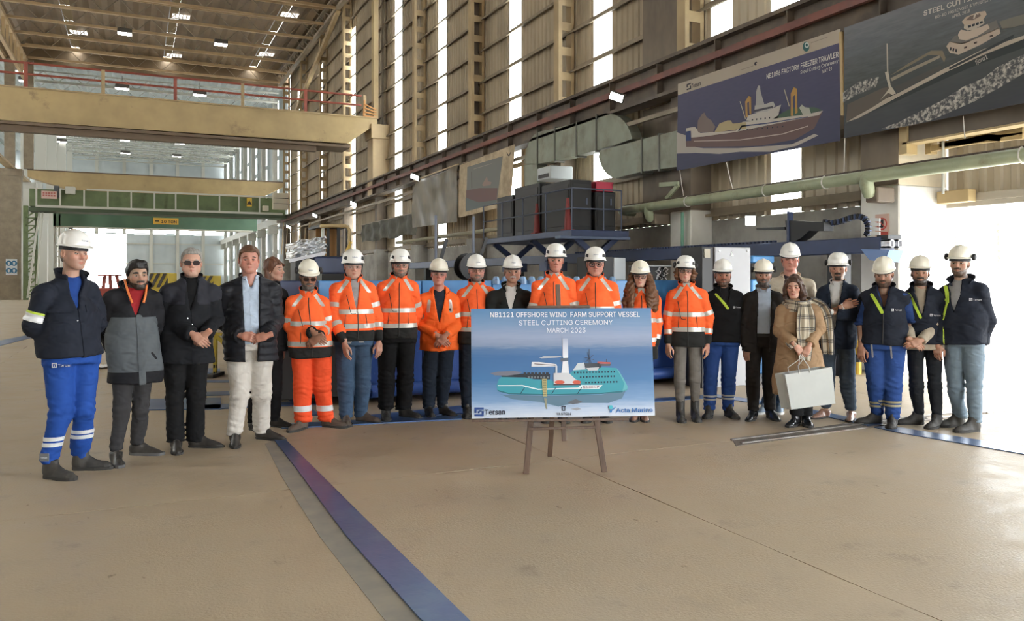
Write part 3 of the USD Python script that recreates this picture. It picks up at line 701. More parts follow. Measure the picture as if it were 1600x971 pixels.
# ------------------------------------------------------------------ ventilation duct
M_duct = mat('duct_sheet', (0.27, 0.29, 0.225), 0.5, 0.15, color2=(0.21, 0.225, 0.175), scale=1.6, dirt=(0.14, 0.115, 0.08), dirt_scale=1.2)
M_ductdark = mat('duct_dirty', (0.12, 0.12, 0.10), 0.6)
t = thing('ventilation_duct', 'large grey-green sheet metal duct with two round bends under the runway beam', 'duct')
def duct_piece(name, pix, m=M_duct, x0=10.70, x1=11.0):
 pts = [on_x(px, py, x0)[1:] for px, py in pix]
 MB().prism(sg.Polygon(pts).buffer(0), ((x0, 0, 0), (0, 1, 0), (0, 0, 1)), x1 - x0).build(name, m, t)
def curve(p0, p1, p2, n=8):
 s = np.linspace(0, 1, n)[:, None]
 p0, p1, p2 = map(np.array, (p0, p1, p2))
 return [tuple(q) for q in (1 - s) ** 2 * p0 + 2 * s * (1 - s) * p1 + s ** 2 * p2]
duct_piece('drop', [(819, 258), (839, 256), (839, 292), (820, 292)])
duct_piece('elbow', curve((819, 257), (821, 219), (839, 207)) + [(839, 256)])
duct_piece('panel', [(840, 206.5), (866, 201), (866, 251.5), (840, 256.5)])
duct_piece('panel', [(867, 200.8), (900, 192), (900, 243), (867, 251)])
duct_piece('panel', [(901, 191.7), (931, 182), (932, 235), (901, 243)])
duct_piece('elbow', [(932, 182)] + curve((945, 177), (978, 176), (988, 217)) + [(960, 227), (932, 235)], M_duct)
duct_piece('elbow', [(937, 236), (1002, 218), (1002, 268.5), (961, 279)] + curve((961, 279), (938, 272), (934, 236))[1:-1])
duct_piece('panel', [(1003, 217.7), (1029, 211.5), (1029, 264.8), (1003, 268.3)])
duct_piece('panel', [(1030, 211.3), (1062, 203), (1062, 260), (1030, 264.6)])
duct_piece('panel', [(1062.5, 203), (1130, 183), (1130, 249), (1062.5, 260)])
for px, a, b in ((839.5, 206, 257), (866.5, 200, 252), (900.5, 191, 244), (931.5, 181, 236), (1002.5, 217, 269), (1029.5, 210.5, 265.5)):
 p0, p1 = on_x(px, a, 10.69), on_x(px, b, 10.69)
 MB().box((10.68, p0[1] - 0.03, p1[2] - 0.03), (11.0, p0[1] + 0.03, p0[2] + 0.03)).build('flange', M_ductdark, t)
# ------------------------------------------------------------------ cutting machine: gantry rail, carriage, platform, bed
M_navy = mat('navy_machine', (0.030, 0.050, 0.125), 0.4, color2=(0.022, 0.036, 0.09), scale=2.0)
M_royal = mat('royal_machine', (0.035, 0.105, 0.40), 0.38, color2=(0.028, 0.085, 0.32), scale=1.5, dirt=(0.13, 0.20, 0.46), dirt_scale=26, dirt_lo=0.64, dirt_hi=0.70)
M_bright = mat('bright_blue_panel', (0.085, 0.30, 0.62), 0.35, color2=(0.07, 0.25, 0.55), scale=1.5)
M_black = mat('black_machine', (0.010, 0.010, 0.011), 0.5)
M_dkgrey = mat('dark_grey_machine', (0.024, 0.023, 0.023), 0.55)
M_grey = mat('grey_cabinet', (0.36, 0.36, 0.37), 0.45, color2=(0.33, 0.33, 0.34), scale=1.5)
t = thing('gantry_rail', 'long navy machine beam along the wall with square tube ends and toothed rack', 'machine rail')
MB().box((10.02, 8.42, 1.93), (10.34, 33, 2.17), 0.012).build('beam', M_navy, t)
for k in range(2):
 y0 = 8.36
 MB().box((10.04 + k * 0.17, y0 - 0.10, 2.0), (10.06 + k * 0.17, y0 + 0.1, 2.12)).box((10.12 + k * 0.17, y0 - 0.10, 2.0), (10.14 + k * 0.17, y0 + 0.1, 2.12)).box((10.04 + k * 0.17, y0 - 0.10, 2.1), (10.14 + k * 0.17, y0 + 0.1, 2.12)).box((10.04 + k * 0.17, y0 - 0.10, 2.0), (10.14 + k * 0.17, y0 + 0.1, 2.02)).build('tube_end', mat('white_edge', (0.75, 0.75, 0.78), 0.4), t)
MB().box((10.05, 8.30, 2.13), (10.32, 8.5, 2.19)).build('end_cap', M_black, t)
yy = 10.6
m = MB()
for k in range(70):
 m.box((10.03, yy + k * 0.1, 2.17), (10.09, yy + k * 0.1 + 0.05, 2.205))
m.build('toothed_rack', M_navy, t, kind='stuff')
for y in (9.2, 13.0, 17, 21, 25, 29):
 MB().box((10.06, y, 0), (10.3, y + 0.25, 1.93)).build('support_post', M_dkgrey, t)
q = [on_x(px, py, 10.0)[1:] for px, py in ((1346, 389), (1391, 391), (1384, 410), (1360, 407))]
MB().prism(sg.Polygon(q).buffer(0), ((9.98, 0, 0), (0, 1, 0), (0, 0, 1)), 0.3).build('end_bracket', mat('pale_blue_bracket', (0.16, 0.26, 0.50), 0.4), t)
t = thing('machine_carriage', 'black carriage with a lamp arm sitting on the navy beam behind the tallest hard hat', 'machine carriage')
cpx = lambda pts, x0, d, name, m: MB().prism(sg.Polygon([on_x(px, py, x0)[1:] for px, py in pts]).buffer(0), ((x0, 0, 0), (0, 1, 0), (0, 0, 1)), d).build(name, m, t)
cpx([(1227, 345), (1243, 345), (1268, 347), (1287, 347), (1287, 361), (1264, 361), (1252, 372), (1240, 378), (1230, 377)], 10.1, 0.22, 'body', M_black)
cpx([(1230, 331), (1232, 331), (1233, 378), (1229, 378)], 10.08, 0.1, 'mast', M_navy)
cpx([(1182, 356), (1226, 355), (1226, 359), (1182, 360)], 10.15, 0.08, 'lamp_arm', M_black)
fl = thing('floodlight', 'square floodlight on the arm of the black machine carriage', 'floodlight', on_x(1172.5, 345, 10.05))
face = np.array([-0.7, -0.68, -0.2]); face /= np.linalg.norm(face)
A, B, _ = frame(face, (0, 0, 1))
MB().obox(-face * 0.03, np.array([A, B, face]), (0.20, 0.20, 0.05), 0.01).build('housing', M_lampbody, fl)
MB().obox(face * 0.0, np.array([A, B, face]), (0.17, 0.17, 0.01)).build('led_panel', M_flood, fl)
t = thing('cable_chain', 'black cable chain snaking over the navy beam beside the no-entry sign', 'cable chain')
pts = [(1287, 347), (1300, 349), (1315, 346), (1328, 341), (1342, 338), (1352, 342), (1357, 352), (1357, 362), (1353, 369)]
P3 = np.array([on_x(px, py, 10.3) for px, py in pts])
ss = np.linspace(0, 1, 26)
P3 = np.stack([np.interp(ss, np.linspace(0, 1, len(P3)), P3[:, k]) for k in range(3)], 1)
for k in range(25):
 MB().bar(P3[k], P3[k] + (P3[k + 1] - P3[k]) * 0.85, 0.09, 0.075, (1, 0, 0), 0.01).build('link', M_navy if k % 2 else M_black, t)
for k in range(4):
 p0, p1 = on_x(1360, 343 + k * 7.2, 10.25), on_x(1375, 344 + k * 7.2, 10.25)
 MB().bar(p0, p1, 0.02, 0.05, (0, 0, 1)).build('white_bar', mat('white_plastic', (0.75, 0.75, 0.73), 0.5), t)
t = thing('no_entry_sign', 'pink and red prohibition sign on the concrete pedestal by the gate', 'sign')
q = on_x(1378, 352, XC - 0.02)
MB().box((XC - 0.02, q[1] - 0.13, q[2] - 0.18), (XC - 0.005, q[1] + 0.13, q[2] + 0.18)).build('plate', mat('pink_plate', (0.62, 0.42, 0.34), 0.6), t)
ring = sg.Point(0, 0.02).buffer(0.10).difference(sg.Point(0, 0.02).buffer(0.078)).union(affinity.rotate(sg.box(-0.09, 0.011, 0.09, 0.029), -45, origin=(0, 0.02)))
MB().prism(ring, ((XC - 0.02, q[1], q[2]), (0, -1, 0), (0, 0, 1)), 0.004).build('red_ring', mat('sign_red', (0.50, 0.07, 0.05), 0.5), t)
MB().prism(sg.box(-0.04, -0.04, 0.03, 0.09), ((XC - 0.021, q[1], q[2]), (0, -1, 0), (0, 0, 1)), 0.002).build('black_figure', M_black, t)
MB().prism(sg.box(-0.11, -0.16, 0.11, -0.11), ((XC - 0.02, q[1], q[2]), (0, -1, 0), (0, 0, 1)), 0.003).build('red_band', mat('sign_red', (0, 0, 0)), t)
# platform with railings and filter cabinets
t = thing('machine_platform', 'navy blue raised platform with thin railings above the cutting machine', 'platform')
PX0, PX1, PY0, PY1, PZ0 = 8.5, 9.96, 15.0, 19.8, 2.60
MB().box((PX0, PY0, PZ0 - 0.14), (PX1, PY1, PZ0), 0.01).build('deck', M_navy, t)
MB().box((PX0 - 0.3, PY0 - 0.05, PZ0 - 0.2), (PX1, PY0 + 0.2, PZ0 - 0.14)).build('front_lip', mat('steel_blue', (0.10, 0.13, 0.20), 0.35, 0.3), t)
for (a, b) in ((15.2, 15.4), (17.2, 17.4), (19.4, 19.6)):
 MB().bar((PX0 + 0.15, a, PZ0 - 0.14), (PX0 + 0.9, a, 1.9), 0.12, 0.12, (0, 1, 0)).build('brace', M_navy, t)
 MB().bar((PX1 - 0.2, a, PZ0 - 0.14), (PX1 - 0.9, a, 1.9), 0.12, 0.12, (0, 1, 0)).build('brace', M_navy, t)
 MB().box((PX0 + 0.5, a - 0.1, 1.72), (PX1 - 0.4, a + 0.3, 1.95)).build('cross_beam', M_navy, t)
 MB().box((PX0 + 0.6, a, 0), (PX0 + 0.85, a + 0.25, 1.72)).build('post', M_navy, t)
 MB().box((PX1 - 0.85, a, 0), (PX1 - 0.6, a + 0.25, 1.72)).build('post', M_navy, t)
M_rail = mat('rail_dark_blue', (0.07, 0.085, 0.13), 0.4)
for z in (3.49, 3.06):
 MB().tube([(PX0, PY1, z), (PX0, PY0, z)], 0.018, 6).build('handrail', M_rail, t)
 MB().tube([(PX0, PY0, z), (PX1 - 0.2, PY0, z)], 0.018, 6).build('handrail', M_rail, t)
for y in (15.0, 16.2, 17.4, 18.6, 19.8):
 MB().tube([(PX0, y, PZ0), (PX0, y, 3.49)], 0.018, 6).build('rail_post', M_rail, t)
for x in (9.3, 9.76):
 MB().tube([(x, PY0, PZ0), (x, PY0, 3.49)], 0.018, 6).build('rail_post', M_rail, t)
for k, (x0, x1, y0, y1, z1, lab) in enumerate([(8.75, 9.3, 15.5, 16.9, 3.75, 'black filter cabinet on the navy platform, nearest the railing corner'), (8.8, 9.9, 17.1, 18.5, 3.85, 'black filter cabinet in the middle of the navy platform'), (8.8, 9.9, 18.6, 19.6, 3.7, 'black filter cabinet at the far end of the navy platform'), (9.36, 9.9, 15.45, 17.0, 3.5, 'dark cabinet under the pink crate on the navy platform')]):
 u = thing('filter_cabinet', lab, 'machine cabinet')
 MB().box((x0, y0, PZ0), (x1, y1, z1), 0.02).build('body', M_black, u)
 MB().box((x0 + 0.06, y0 - 0.012, PZ0 + 0.12), (x1 - 0.06, y0, z1 - 0.1), 0.003).build('door', M_dkgrey, u)
 MB().box((x1 - 0.16, y0 - 0.03, PZ0 + 0.6), (x1 - 0.12, y0 - 0.012, PZ0 + 0.75)).build('handle', M_rail, u)
 MB().box((x0 - 0.012, y0 + 0.08, PZ0 + 0.12), (x0, y1 - 0.08, z1 - 0.1), 0.003).build('side_panel', M_dkgrey, u)
M_cone = mat('red_plastic', (0.20, 0.018, 0.016), 0.55)
for px, py, lab in ((887, 305, 'red plastic cone on the platform right of the railing corner'), (839, 312, 'red plastic cone on the platform left of the railing corner')):
 c = on_x(px, py + 12, 8.64)
 c[2] = PZ0
 u = thing('traffic_cone', lab, 'cone', c)
 MB().lathe([(0, 0.72), (0.035, 0.72), (0.085, 0.03), (0.085, 0)], (0, 0, 0), 14).build('cone', M_cone, u)
 MB().box((-0.11, -0.11, 0), (0.11, 0.11, 0.03)).build('base', M_cone, u)
u = thing('pink_crate', 'bright pink crate standing on a dark cabinet of the navy platform', 'crate', (9.52, 15.62, 3.5))
MB().box((-0.13, -0.13, 0), (0.33, 0.45, 0.02)).box((-0.13, -0.13, 0), (-0.11, 0.45, 0.22)).box((0.31, -0.13, 0), (0.33, 0.45, 0.22)).box((-0.13, -0.13, 0), (0.33, -0.11, 0.22)).box((-0.13, 0.43, 0), (0.33, 0.45, 0.22)).build('box', mat('pink_plastic', (0.62, 0.05, 0.10), 0.5), u)
MB().box((-0.14, -0.14, 0.2), (0.34, 0.46, 0.23)).build('rim', mat('pink_plastic', (0, 0, 0)), u)
u = thing('air_unit', 'pale blue-grey air unit box under the first duct bend', 'air unit')
q0, q1 = on_x(839, 284, 10.2), on_x(860, 258, 10.2)
MB().box((10.2, q0[1], q0[2]), (10.9, q1[1], q1[2]), 0.02).build('casing', mat('pale_unit', (0.42, 0.45, 0.46), 0.4), u)
MB().box((10.19, q0[1] - 0.1, q0[2] + 0.06), (10.2, q1[1] + 0.1, q0[2] + 0.16)).build('grille', M_dkgrey, u)
# cutting bed behind the group
BY = 9.75
bxp = lambda px: float(on_y(px, 520, BY)[0])
t = thing('cutting_bed', 'long royal blue steel cutting bed standing behind the group', 'machine bed')
xs_ = [bxp(432), bxp(498), bxp(560), bxp(660), bxp(770), bxp(880), bxp(990), bxp(1095), bxp(1168)]
for k in range(len(xs_) - 1):
 MB().box((xs_[k] + 0.004, BY, 0.10), (xs_[k + 1] - 0.004, BY + 0.12, 1.22), 0.01).build('side_panel', M_royal if k > 1 else M_dkgrey, t)
 MB().box((xs_[k] + 0.004, BY + 0.02, 1.225), (xs_[k + 1] - 0.004, BY + 0.14, 1.52), 0.01).build('upper_panel', M_bright if k > 0 else M_navy, t)
MB().box((xs_[0], BY + 0.12, 0.12), (xs_[-1], BY + 4.4, 1.38)).build('bed_frame', M_navy, t)
m = MB()
for k in range(90):
 x = xs_[2] + 0.2 + k * (xs_[-1] - xs_[2] - 0.4) / 90
 m.box((x, BY + 0.25, 1.38), (x + 0.008, BY + 4.3, 1.50))
m.build('slats', mat('burnt_slats', (0.10, 0.08, 0.07), 0.7), t, kind='stuff')
MB().tube([(bxp(575), BY - 0.12, 0.16), (bxp(1165), BY - 0.12, 0.16)], 0.085, 12).build('base_tube', M_royal, t, smooth=50)
for k in range(14):
 x = bxp(775 + k * 14)
 MB().lathe([(0, 0.075), (0.035, 0.07), (0.05, 0.03), (0.05, -0.03), (0, -0.03)], (x, BY + 0.0, 1.50), 8).build('bolt_head', mat('light_blue_bolt', (0.22, 0.36, 0.55), 0.4), t)
MB().box((bxp(500), BY - 0.35, 0.75), (bxp(518), BY - 0.02, 0.81)).build('steel_ledge', M_steel, t)
# cables and dark junk in front of the bed
u = thing('cable_reel', 'dark cable reel standing on the blue bed between two orange jackets', 'cable reel')
c = on_y(733, 432, BY + 1.2)
c[2] = 1.58 + 0.2
ang = np.arange(20) * 2 * np.pi / 20
for dy in (-0.12, 0.12):
 v = [(c[0] + 0.36 * math.cos(a), c[1] + dy, c[2] - 0.06 + 0.36 * math.sin(a)) for a in ang]
 MB().prism(sg.Point(0, 0).buffer(0.2).difference(sg.Point(0, 0).buffer(0.05)), ((c[0], c[1] + dy, c[2] - 0.06), (1, 0, 0), (0, 0, 1)), 0.03).build('flange', M_black, u)
MB().tube([(c[0], c[1] - 0.12, c[2] - 0.06), (c[0], c[1] + 0.12, c[2] - 0.06)], 0.13, 14).build('drum', mat('cable_grey', (0.12, 0.12, 0.13), 0.5), u)
# control cabinets on the bed's right end
t = thing('control_cabinet', 'grey machine cabinet numbered 4 behind the man in the dark vest', 'machine cabinet')
CB = BY - 0.75
q0, q1 = on_y(1117, 460, CB), on_y(1173, 387, CB)
MB().box((q0[0], CB, 0.0), (q1[0], CB + 0.5, q1[2]), 0.01).build('body', M_grey, t)
MB().box((on_y(1098, 400, CB)[0], CB + 0.02, 0.0), (q0[0] - 0.01, CB + 0.5, q1[2]), 0.01).build('side_unit', M_dkgrey, t)
p = on_y(1141, 401, CB)
lettering('4', (p[0], CB - 0.004, p[2]), (1, 0, 0), (0, 0, 1), 0.055, mat('white_ink', (0.85, 0.85, 0.85), 0.5), t, bold=True)
for px in (1124, 1168):
 p = on_y(px, 392.5, CB)
 MB().tube([(p[0], CB - 0.012, p[2]), (p[0], CB + 0.005, p[2])], 0.016, 10).build('screw', mat('white_ink', (0, 0, 0)), t)
p0, p1 = on_y(1101, 403, CB), on_y(1110, 389, CB)
MB().box((p0[0], CB + 0.005, p0[2]), (p1[0], CB + 0.02, p1[2]), 0.002).build('cover_plate', mat('beige_plate', (0.36, 0.32, 0.24), 0.6), t)
t = thing('pump_unit', 'bright blue pump unit right of the grey numbered cabinet', 'machine unit')
q0, q1 = on_y(1175, 500, BY + 0.25), on_y(1200, 400, BY + 0.25)
MB().box((q0[0], BY + 0.25, 0.0), (q1[0], BY + 0.9, on_y(1180, 437, BY + .25)[2]), 0.02).build('housing', M_bright, t)
MB().box((q0[0] - 0.02, BY + 0.22, on_y(1180, 411, BY + .25)[2]), (q1[0] + 0.12, BY + 0.9, q1[2]), 0.02).build('cap', M_bright, t)
MB().tube([(q0[0] + 0.1, BY + 0.5, on_y(1180, 437, BY + .25)[2]), (q0[0] + 0.1, BY + 0.5, on_y(1180, 411, BY + .25)[2])], 0.09, 12).build('column', M_black, t)
t = thing('cable_box', 'open box of white and black cables at the right of the long-haired woman', 'cable box')
q0, q1 = on_y(1012, 455, BY - 0.1), on_y(1050, 415, BY - 0.1)
q0[2] = 1.53
MB().box((q0[0], BY + 0.1, q0[2]), (q1[0], BY + 0.4, q1[2]), 0.01).build('back_box', mat('cable_box_grey', (0.20, 0.21, 0.22), 0.5), t)
MB().box((q0[0], BY - 0.1, q1[2] - 0.02), (q1[0], BY + 0.4, q1[2]), 0.005).build('lid', mat('pale_unit', (0, 0, 0)), t)
rr = np.random.default_rng(5)
for k in range(9):
 x = q0[0] + (q1[0] - q0[0]) * (0.1 + 0.8 * rr.random())
 pts = [(x + rr.normal(0, 0.03), BY - 0.05 + rr.normal(0, 0.02), q1[2] - 0.03 - s * (q1[2] - q0[2] - .03)) for s in np.linspace(0, 1, 7)]
 MB().tube(pts, 0.008, 5).build('cable', mat('white_ink', (0, 0, 0)) if k % 2 else M_black, t)
t = thing('metal_box', 'small grey metal box on the machine above the long-haired woman', 'metal box')
q0, q1 = on_y(959, 424, BY + 0.3), on_y(978, 403, BY + 0.3)
q0[2] = 1.52
MB().box((q0[0], BY + 0.3, q0[2]), (q1[0], BY + 0.6, q1[2]), 0.01).build('body', mat('pale_unit', (0, 0, 0)), t)
MB().box((q0[0] - 0.4, BY + 0.3, q0[2]), (q0[0] - 0.005, BY + 0.7, q1[2] + 0.01), 0.01).build('dark_side', M_dkgrey, t)
t = thing('blue_stand', 'small blue equipment stand with a white edge beside the dark suit', 'equipment stand')
q0, q1 = on_y(1160, 597, BY - 0.6), on_y(1170, 556, BY - 0.6)
MB().box((q0[0], BY - 0.6, 0.0), (q1[0], BY - 0.3, q1[2]), 0.01).build('body', M_navy, t)
MB().box((q0[0] - 0.02, BY - 0.62, q1[2]), (q1[0] + 0.03, BY - 0.28, q1[2] + 0.025)).build('white_edge', mat('white_edge', (0, 0, 0)), t)
t = thing('blue_leg_panel', 'pale blue machine foot between the shopping bag and the crossed-arms man', 'machine foot')
q0, q1 = on_y(1300, 598, 10.4), on_y(1314, 540, 10.4)
MB().prism(sg.Polygon([(q0[0] - 0.05, 0), (q1[0] + 0.02, 0), (q1[0] - 0.08, q1[2]), (q0[0] - 0.02, q1[2])]), ((0, 10.6, 0), (1, 0, 0), (0, 0, 1)), 0.2).build('panel', mat('pale_blue_bracket', (0, 0, 0)), t)
MB().box((q0[0] - 0.1, 10.3, 0), (q1[0] + 0.06, 10.65, 0.03)).build('base', M_navy, t)
t = thing('yellow_bollard', 'yellow and black bollard in the shade behind the crossed-arms man', 'bollard')
c = on_y(1340, 590, 9.3)
c[2] = 0
MB().tube([c, c + [0, 0, 0.55]], 0.06, 12).build('post', mat('bollard_yellow', (0.60, 0.38, 0.05), 0.5), t)
MB().tube([c + [0, 0, 0.2], c + [0, 0, 0.32]], 0.063, 12).build('black_band', M_black, t)
# left machine: foil-wrapped unit, pulpit, bent pipe
t = thing('foil_wrapped_unit', 'machine head wrapped in crumpled silver foil above the leftmost orange jacket', 'wrapped machine')
c = on_y(481, 388, 16.0)
n = 26
gu, gv = np.meshgrid(np.linspace(-1, 1, n), np.linspace(-1, 1, n))
rr = np.random.default_rng(3)
cr = ndimage.gaussian_filter(rr.normal(0, 1, (n, n)), 1.0) * 0.16
v = np.stack([c[0] + gu * 0.36, c[1] - 0.25 * np.sqrt(np.clip(1 - gu ** 4, 0, 1)) + cr, c[2] + gv * 0.17 + gu * 0.07 + cr * 0.2], -1).reshape(-1, 3)
k = np.arange(n * n).reshape(n, n)
fq = np.stack([k[:-1, :-1], k[:-1, 1:], k[1:, 1:], k[1:, :-1]], -1).reshape(-1, 4)
vb = v + [0, 0.35, 0]
obj('foil', (np.vstack([v, vb]), np.vstack([fq, fq[:, ::-1] + n * n])), mat('silver_foil', (0.75, 0.76, 0.77), 0.25, 0.9), t)
q0, q1 = on_y(452, 408, 15.6), on_y(507, 396, 15.6)
MB().bar(q0, q1, 0.10, 0.06, (0, 0, 1)).build('white_channel', mat('white_edge', (0, 0, 0)), t)
q0, q1 = on_y(490, 420, 15.9), on_y(545, 402, 15.9)
MB().box((q0[0], 15.9, q0[2] - 0.1), (q1[0], 16.6, q1[2]), 0.03).build('machine_body', M_navy, t)
MB().box((on_y(462, 430, 15.9)[0], 15.9, 0.0), (on_y(488, 430, 15.9)[0], 16.5, on_y(470, 402, 15.9)[2]), 0.02).build('machine_foot', M_dkgrey, t)
t = thing('control_cabin', 'dark control cabin with window frames beyond the foil-wrapped unit', 'cabin')
CY = 22.0
q = lambda px, py: on_y(px, py, CY)
a, b = q(503, 400), q(542, 356)
MB().box((a[0], CY, 0), (b[0], CY + 1.6, a[2])).build('lower_body', M_dkgrey, t)
MB().box((a[0] - 0.05, CY - 0.05, b[2]), (b[0] + 0.05, CY + 1.65, b[2] + 0.07)).build('roof', M_black, t)
for px in (503, 511, 527, 541):
 x = q(px, 380)[0]
 MB().box((x, CY, a[2]), (x + 0.07, CY + 0.07, b[2])).build('window_post', M_palesteel if px == 503 else M_black, t)
MB().box((a[0], CY + 0.8, a[2]), (b[0], CY + 0.83, b[2])).build('rear_panel', mat('cabin_orange', (0.28, 0.13, 0.03), 0.6), t)
t = thing('bent_pipe', 'tan inverted-U pipe standing over the dark control cabin', 'pipe')
MB().tube([on_y(px, py, 21) for px, py in ((500, 354), (520, 353), (538, 353), (543, 355), (546, 360), (546, 385), (545, 405), (545, 440))] + [on_y(545, 440, 21) * [1, 1, 0]], 0.05, 8).build('run', M_tan, t, smooth=50)
MB().bar(on_y(541, 395, 20.95), on_y(548, 378, 20.95), 0.12, 0.06).build('clamp', mat('bollard_yellow', (0, 0, 0)), t)
m = thing('timber_planks', 'upright timber planks leaning in the dark by the far runway beam', 'planks')
for k in range(7):
 x0 = 440 + k * 6.5 + (2 if k > 4 else 0)
 MB().bar(on_x(x0, 398, 10.3), on_x(x0 + 3, 348 + (k % 3) * 4, 10.5), 0.16, 0.05, (1, 0, 0)).build('plank', M_tan_dark, m)
# thin raking struts of the machine behind the group
for k, (p0, p1, lab) in enumerate([((738, 405), (760, 372), 'raking black strut behind the hard hat left of the moustached man'), ((679, 405), (698, 374), 'raking black strut behind the smiling man in glasses')]):
 t = thing('machine_strut', lab, 'strut')
 p9 = on_y(*p0, 13)
 p9[2] = 1.51
 MB().bar(p9, on_y(*p1, 13), 0.05, 0.05).build('strut', M_black, t)
 a = on_y(p0[0], p0[1], 13)
 MB().bar([a[0] + 0.02, a[1], 1.51], a + [0.02, 0, 0.75], 0.035, 0.035).build('post', M_rail, t)
# ------------------------------------------------------------------ things at the far left
t = thing('safety_sign', 'white sign with four blue circles on the left column', 'sign')
q0, q1 = on_y(9, 430, 66.95), on_y(27, 405, 66.95)
MB().box((q0[0], 66.93, q0[2]), (q1[0], 66.98, q1[2])).build('plate', mat('sign_white', (0.65, 0.68, 0.70), 0.5), t)
for i in (0.27, 0.73):
 for j in (0.27, 0.73):
  c = (q0[0] + (q1[0] - q0[0]) * i, 66.93, q0[2] + (q1[2] - q0[2]) * j)
  b_ = MB().prism(sg.Point(0, 0).buffer(0.19), (c, (1, 0, 0), (0, 0, 1)), 0.02).build('blue_disc', mat('sign_blue', (0.04, 0.17, 0.32), 0.5), t)
  MB().prism(sg.Point(0, 0.03).buffer(0.07).union(sg.box(-0.05, -0.12, 0.05, 0)), ((c[0], 66.912, c[2]), (1, 0, 0), (0, 0, 1)), 0.01).build('pictogram', mat('sign_white', (0, 0, 0)), b_)
t = thing('tractor', 'small red tractor with an open cab at the bright far doorway', 'tractor')
TD = 50.0
tp = lambda px, py: at_depth(px, py, TD)
for a, b in (((161, 452), (164, 431)), ((173, 452), (172, 431)), ((187, 450), (182, 431))):
 MB().bar(tp(*a), tp(*b), 0.14, 0.14).build('cab_post', M_cone if False else mat('tractor_red', (0.36, 0.06, 0.04), 0.5), t)
c = tp(172, 430.5)
MB().obox(c, np.array([RT, FW, UP]), (1.0, 1.1, 0.10), 0.03).build('cab_roof', mat('tractor_red', (0, 0, 0)), t)
c = tp(168, 458)
MB().obox(c, np.array([RT, FW, UP]), (1.0, 1.2, 0.62), 0.08).build('body', mat('tractor_red', (0, 0, 0)), t)
for px, r in ((160, 0.33), (185, 0.45)):
 c = tp(px, 466)
 c[2] = r
 MB().tube([c - FW * 0.45, c - FW * 0.2], r, 16).build('wheel', M_black, t)
M_hy, M_hb = mat('hazard_yellow', (0.62, 0.47, 0.06), 0.6), mat('hazard_black', (0.06, 0.055, 0.05), 0.7)
for k, (p0, p1, D, lab) in enumerate([((233, 450), (263, 427), 30.0, 'hazard-striped steel block between the grey parka and the man in sunglasses'), ((316, 450), (334, 431), 30.0, 'hazard-striped steel block between the man in sunglasses and the white trousers')]):
 t = thing('hazard_block', lab, 'barrier')
 a, b = at_depth(*p0, D), at_depth(*p1, D)
 w = (b - a) @ RT
 MB().obox(at_depth((p0[0] + p1[0]) / 2, 450, D) * [1, 1, 0] + FW * 0.4 + [0, 0, b[2] / 2], np.array([RT, FW, UP]), (w, 0.75, b[2]), 0.02).build('block', M_hy, t)
 hh = b[2] - a[2]
 fr_ = (a, RT, UP)
 for q in range(8):
  st = sg.Polygon([(-0.5 + q * 0.24, -0.1), (-0.38 + q * 0.24, -0.1), (0.0 + q * 0.24, hh + 0.1), (-0.12 + q * 0.24, hh + 0.1)]).intersection(sg.box(0.01, 0.01, w - 0.01, hh - 0.01))
  if not st.is_empty:
   MB().prism(st, (a - FW * 0.005, RT, UP), 0.012).build('black_stripe', M_hb, t)
t = thing('steel_stack', 'dark stacked steel plates on trestles behind the man in sunglasses', 'steel stack')
for k in range(5):
 c = at_depth(345, 500, 22.0)
 c[2] = 0.55 + k * 0.13
 MB().obox(c + RT * (0.1 * (k % 2)), np.array([RT, FW, UP]), (3.6, 1.8, 0.10)).build('plate', M_dkgrey if k % 2 else M_steel, t)
for s in (-1.4, 1.4):
 c = at_depth(345, 500, 22.0)
 c[2] = 0.24
 MB().obox(c + RT * s, np.array([RT, FW, UP]), (0.2, 1.7, 0.48)).build('trestle', M_colbrown, t)
t = thing('debris_pile', 'pale tarpaulin-covered heap with bits on top beyond the hazard-striped blocks', 'heap')
rr = np.random.default_rng(11)
c = at_depth(300, 455, 34.0); c[2] = 0
s_ = trimesh.creation.icosphere(3)
v = np.array(s_.vertices) * [3.2, 1.2, 1.25]
v[:, 2] = np.maximum(v[:, 2], 0) * (1 + 0.18 * np.sin(v[:, 0] * 3.1) + 0.1 * np.cos(v[:, 1] * 7))
obj('tarpaulin', (v @ np.array([RT, FW, UP]) + c, np.array(s_.faces)), mat('tarp_pale', (0.46, 0.45, 0.34), 0.7), t, smooth=True)
for k in range(6):
 p = c + RT * rr.uniform(-2.5, 2.5) + UP * rr.uniform(1.1, 1.35)
 MB().obox(p, np.array([RT, FW, UP]), (rr.uniform(0.2, 0.6), 0.4, rr.uniform(0.15, 0.4)), 0.02).build('box', mat('cardboard', (0.38, 0.31, 0.22), 0.8), t)
t = thing('yellow_barrier', 'yellow and black barrier stand between the man in sunglasses and the white trousers', 'barrier')
BD = 12.6
bp = lambda px, py: at_depth(px, py, BD)
a = bp(336, 590); a[2] = 0.03
MB().bar(a, bp(337, 524), 0.05, 0.05).build('post', M_hy, t)
MB().bar(bp(337, 524), bp(351, 538), 0.05, 0.05).build('diagonal', M_hy, t)
MB().bar(bp(334, 521), bp(347, 523), 0.05, 0.04).build('top_bar', M_hy, t)
for py in (575, 586):
 MB().bar(bp(336, py), bp(336, py - 5), 0.054, 0.054).build('black_band', M_hb, t)
MB().obox(a + [0, 0, 0.0], np.array([RT, FW, UP]), (0.12, 0.5, 0.05)).build('foot', M_hb, t)
t = thing('paper_sheet', 'crumpled white sheet lying on the floor behind the leftmost man', 'sheet')
c = P(156, 574)
gu, gv = np.meshgrid(np.linspace(-0.25, 0.25, 8), np.linspace(-0.35, 0.35, 8))
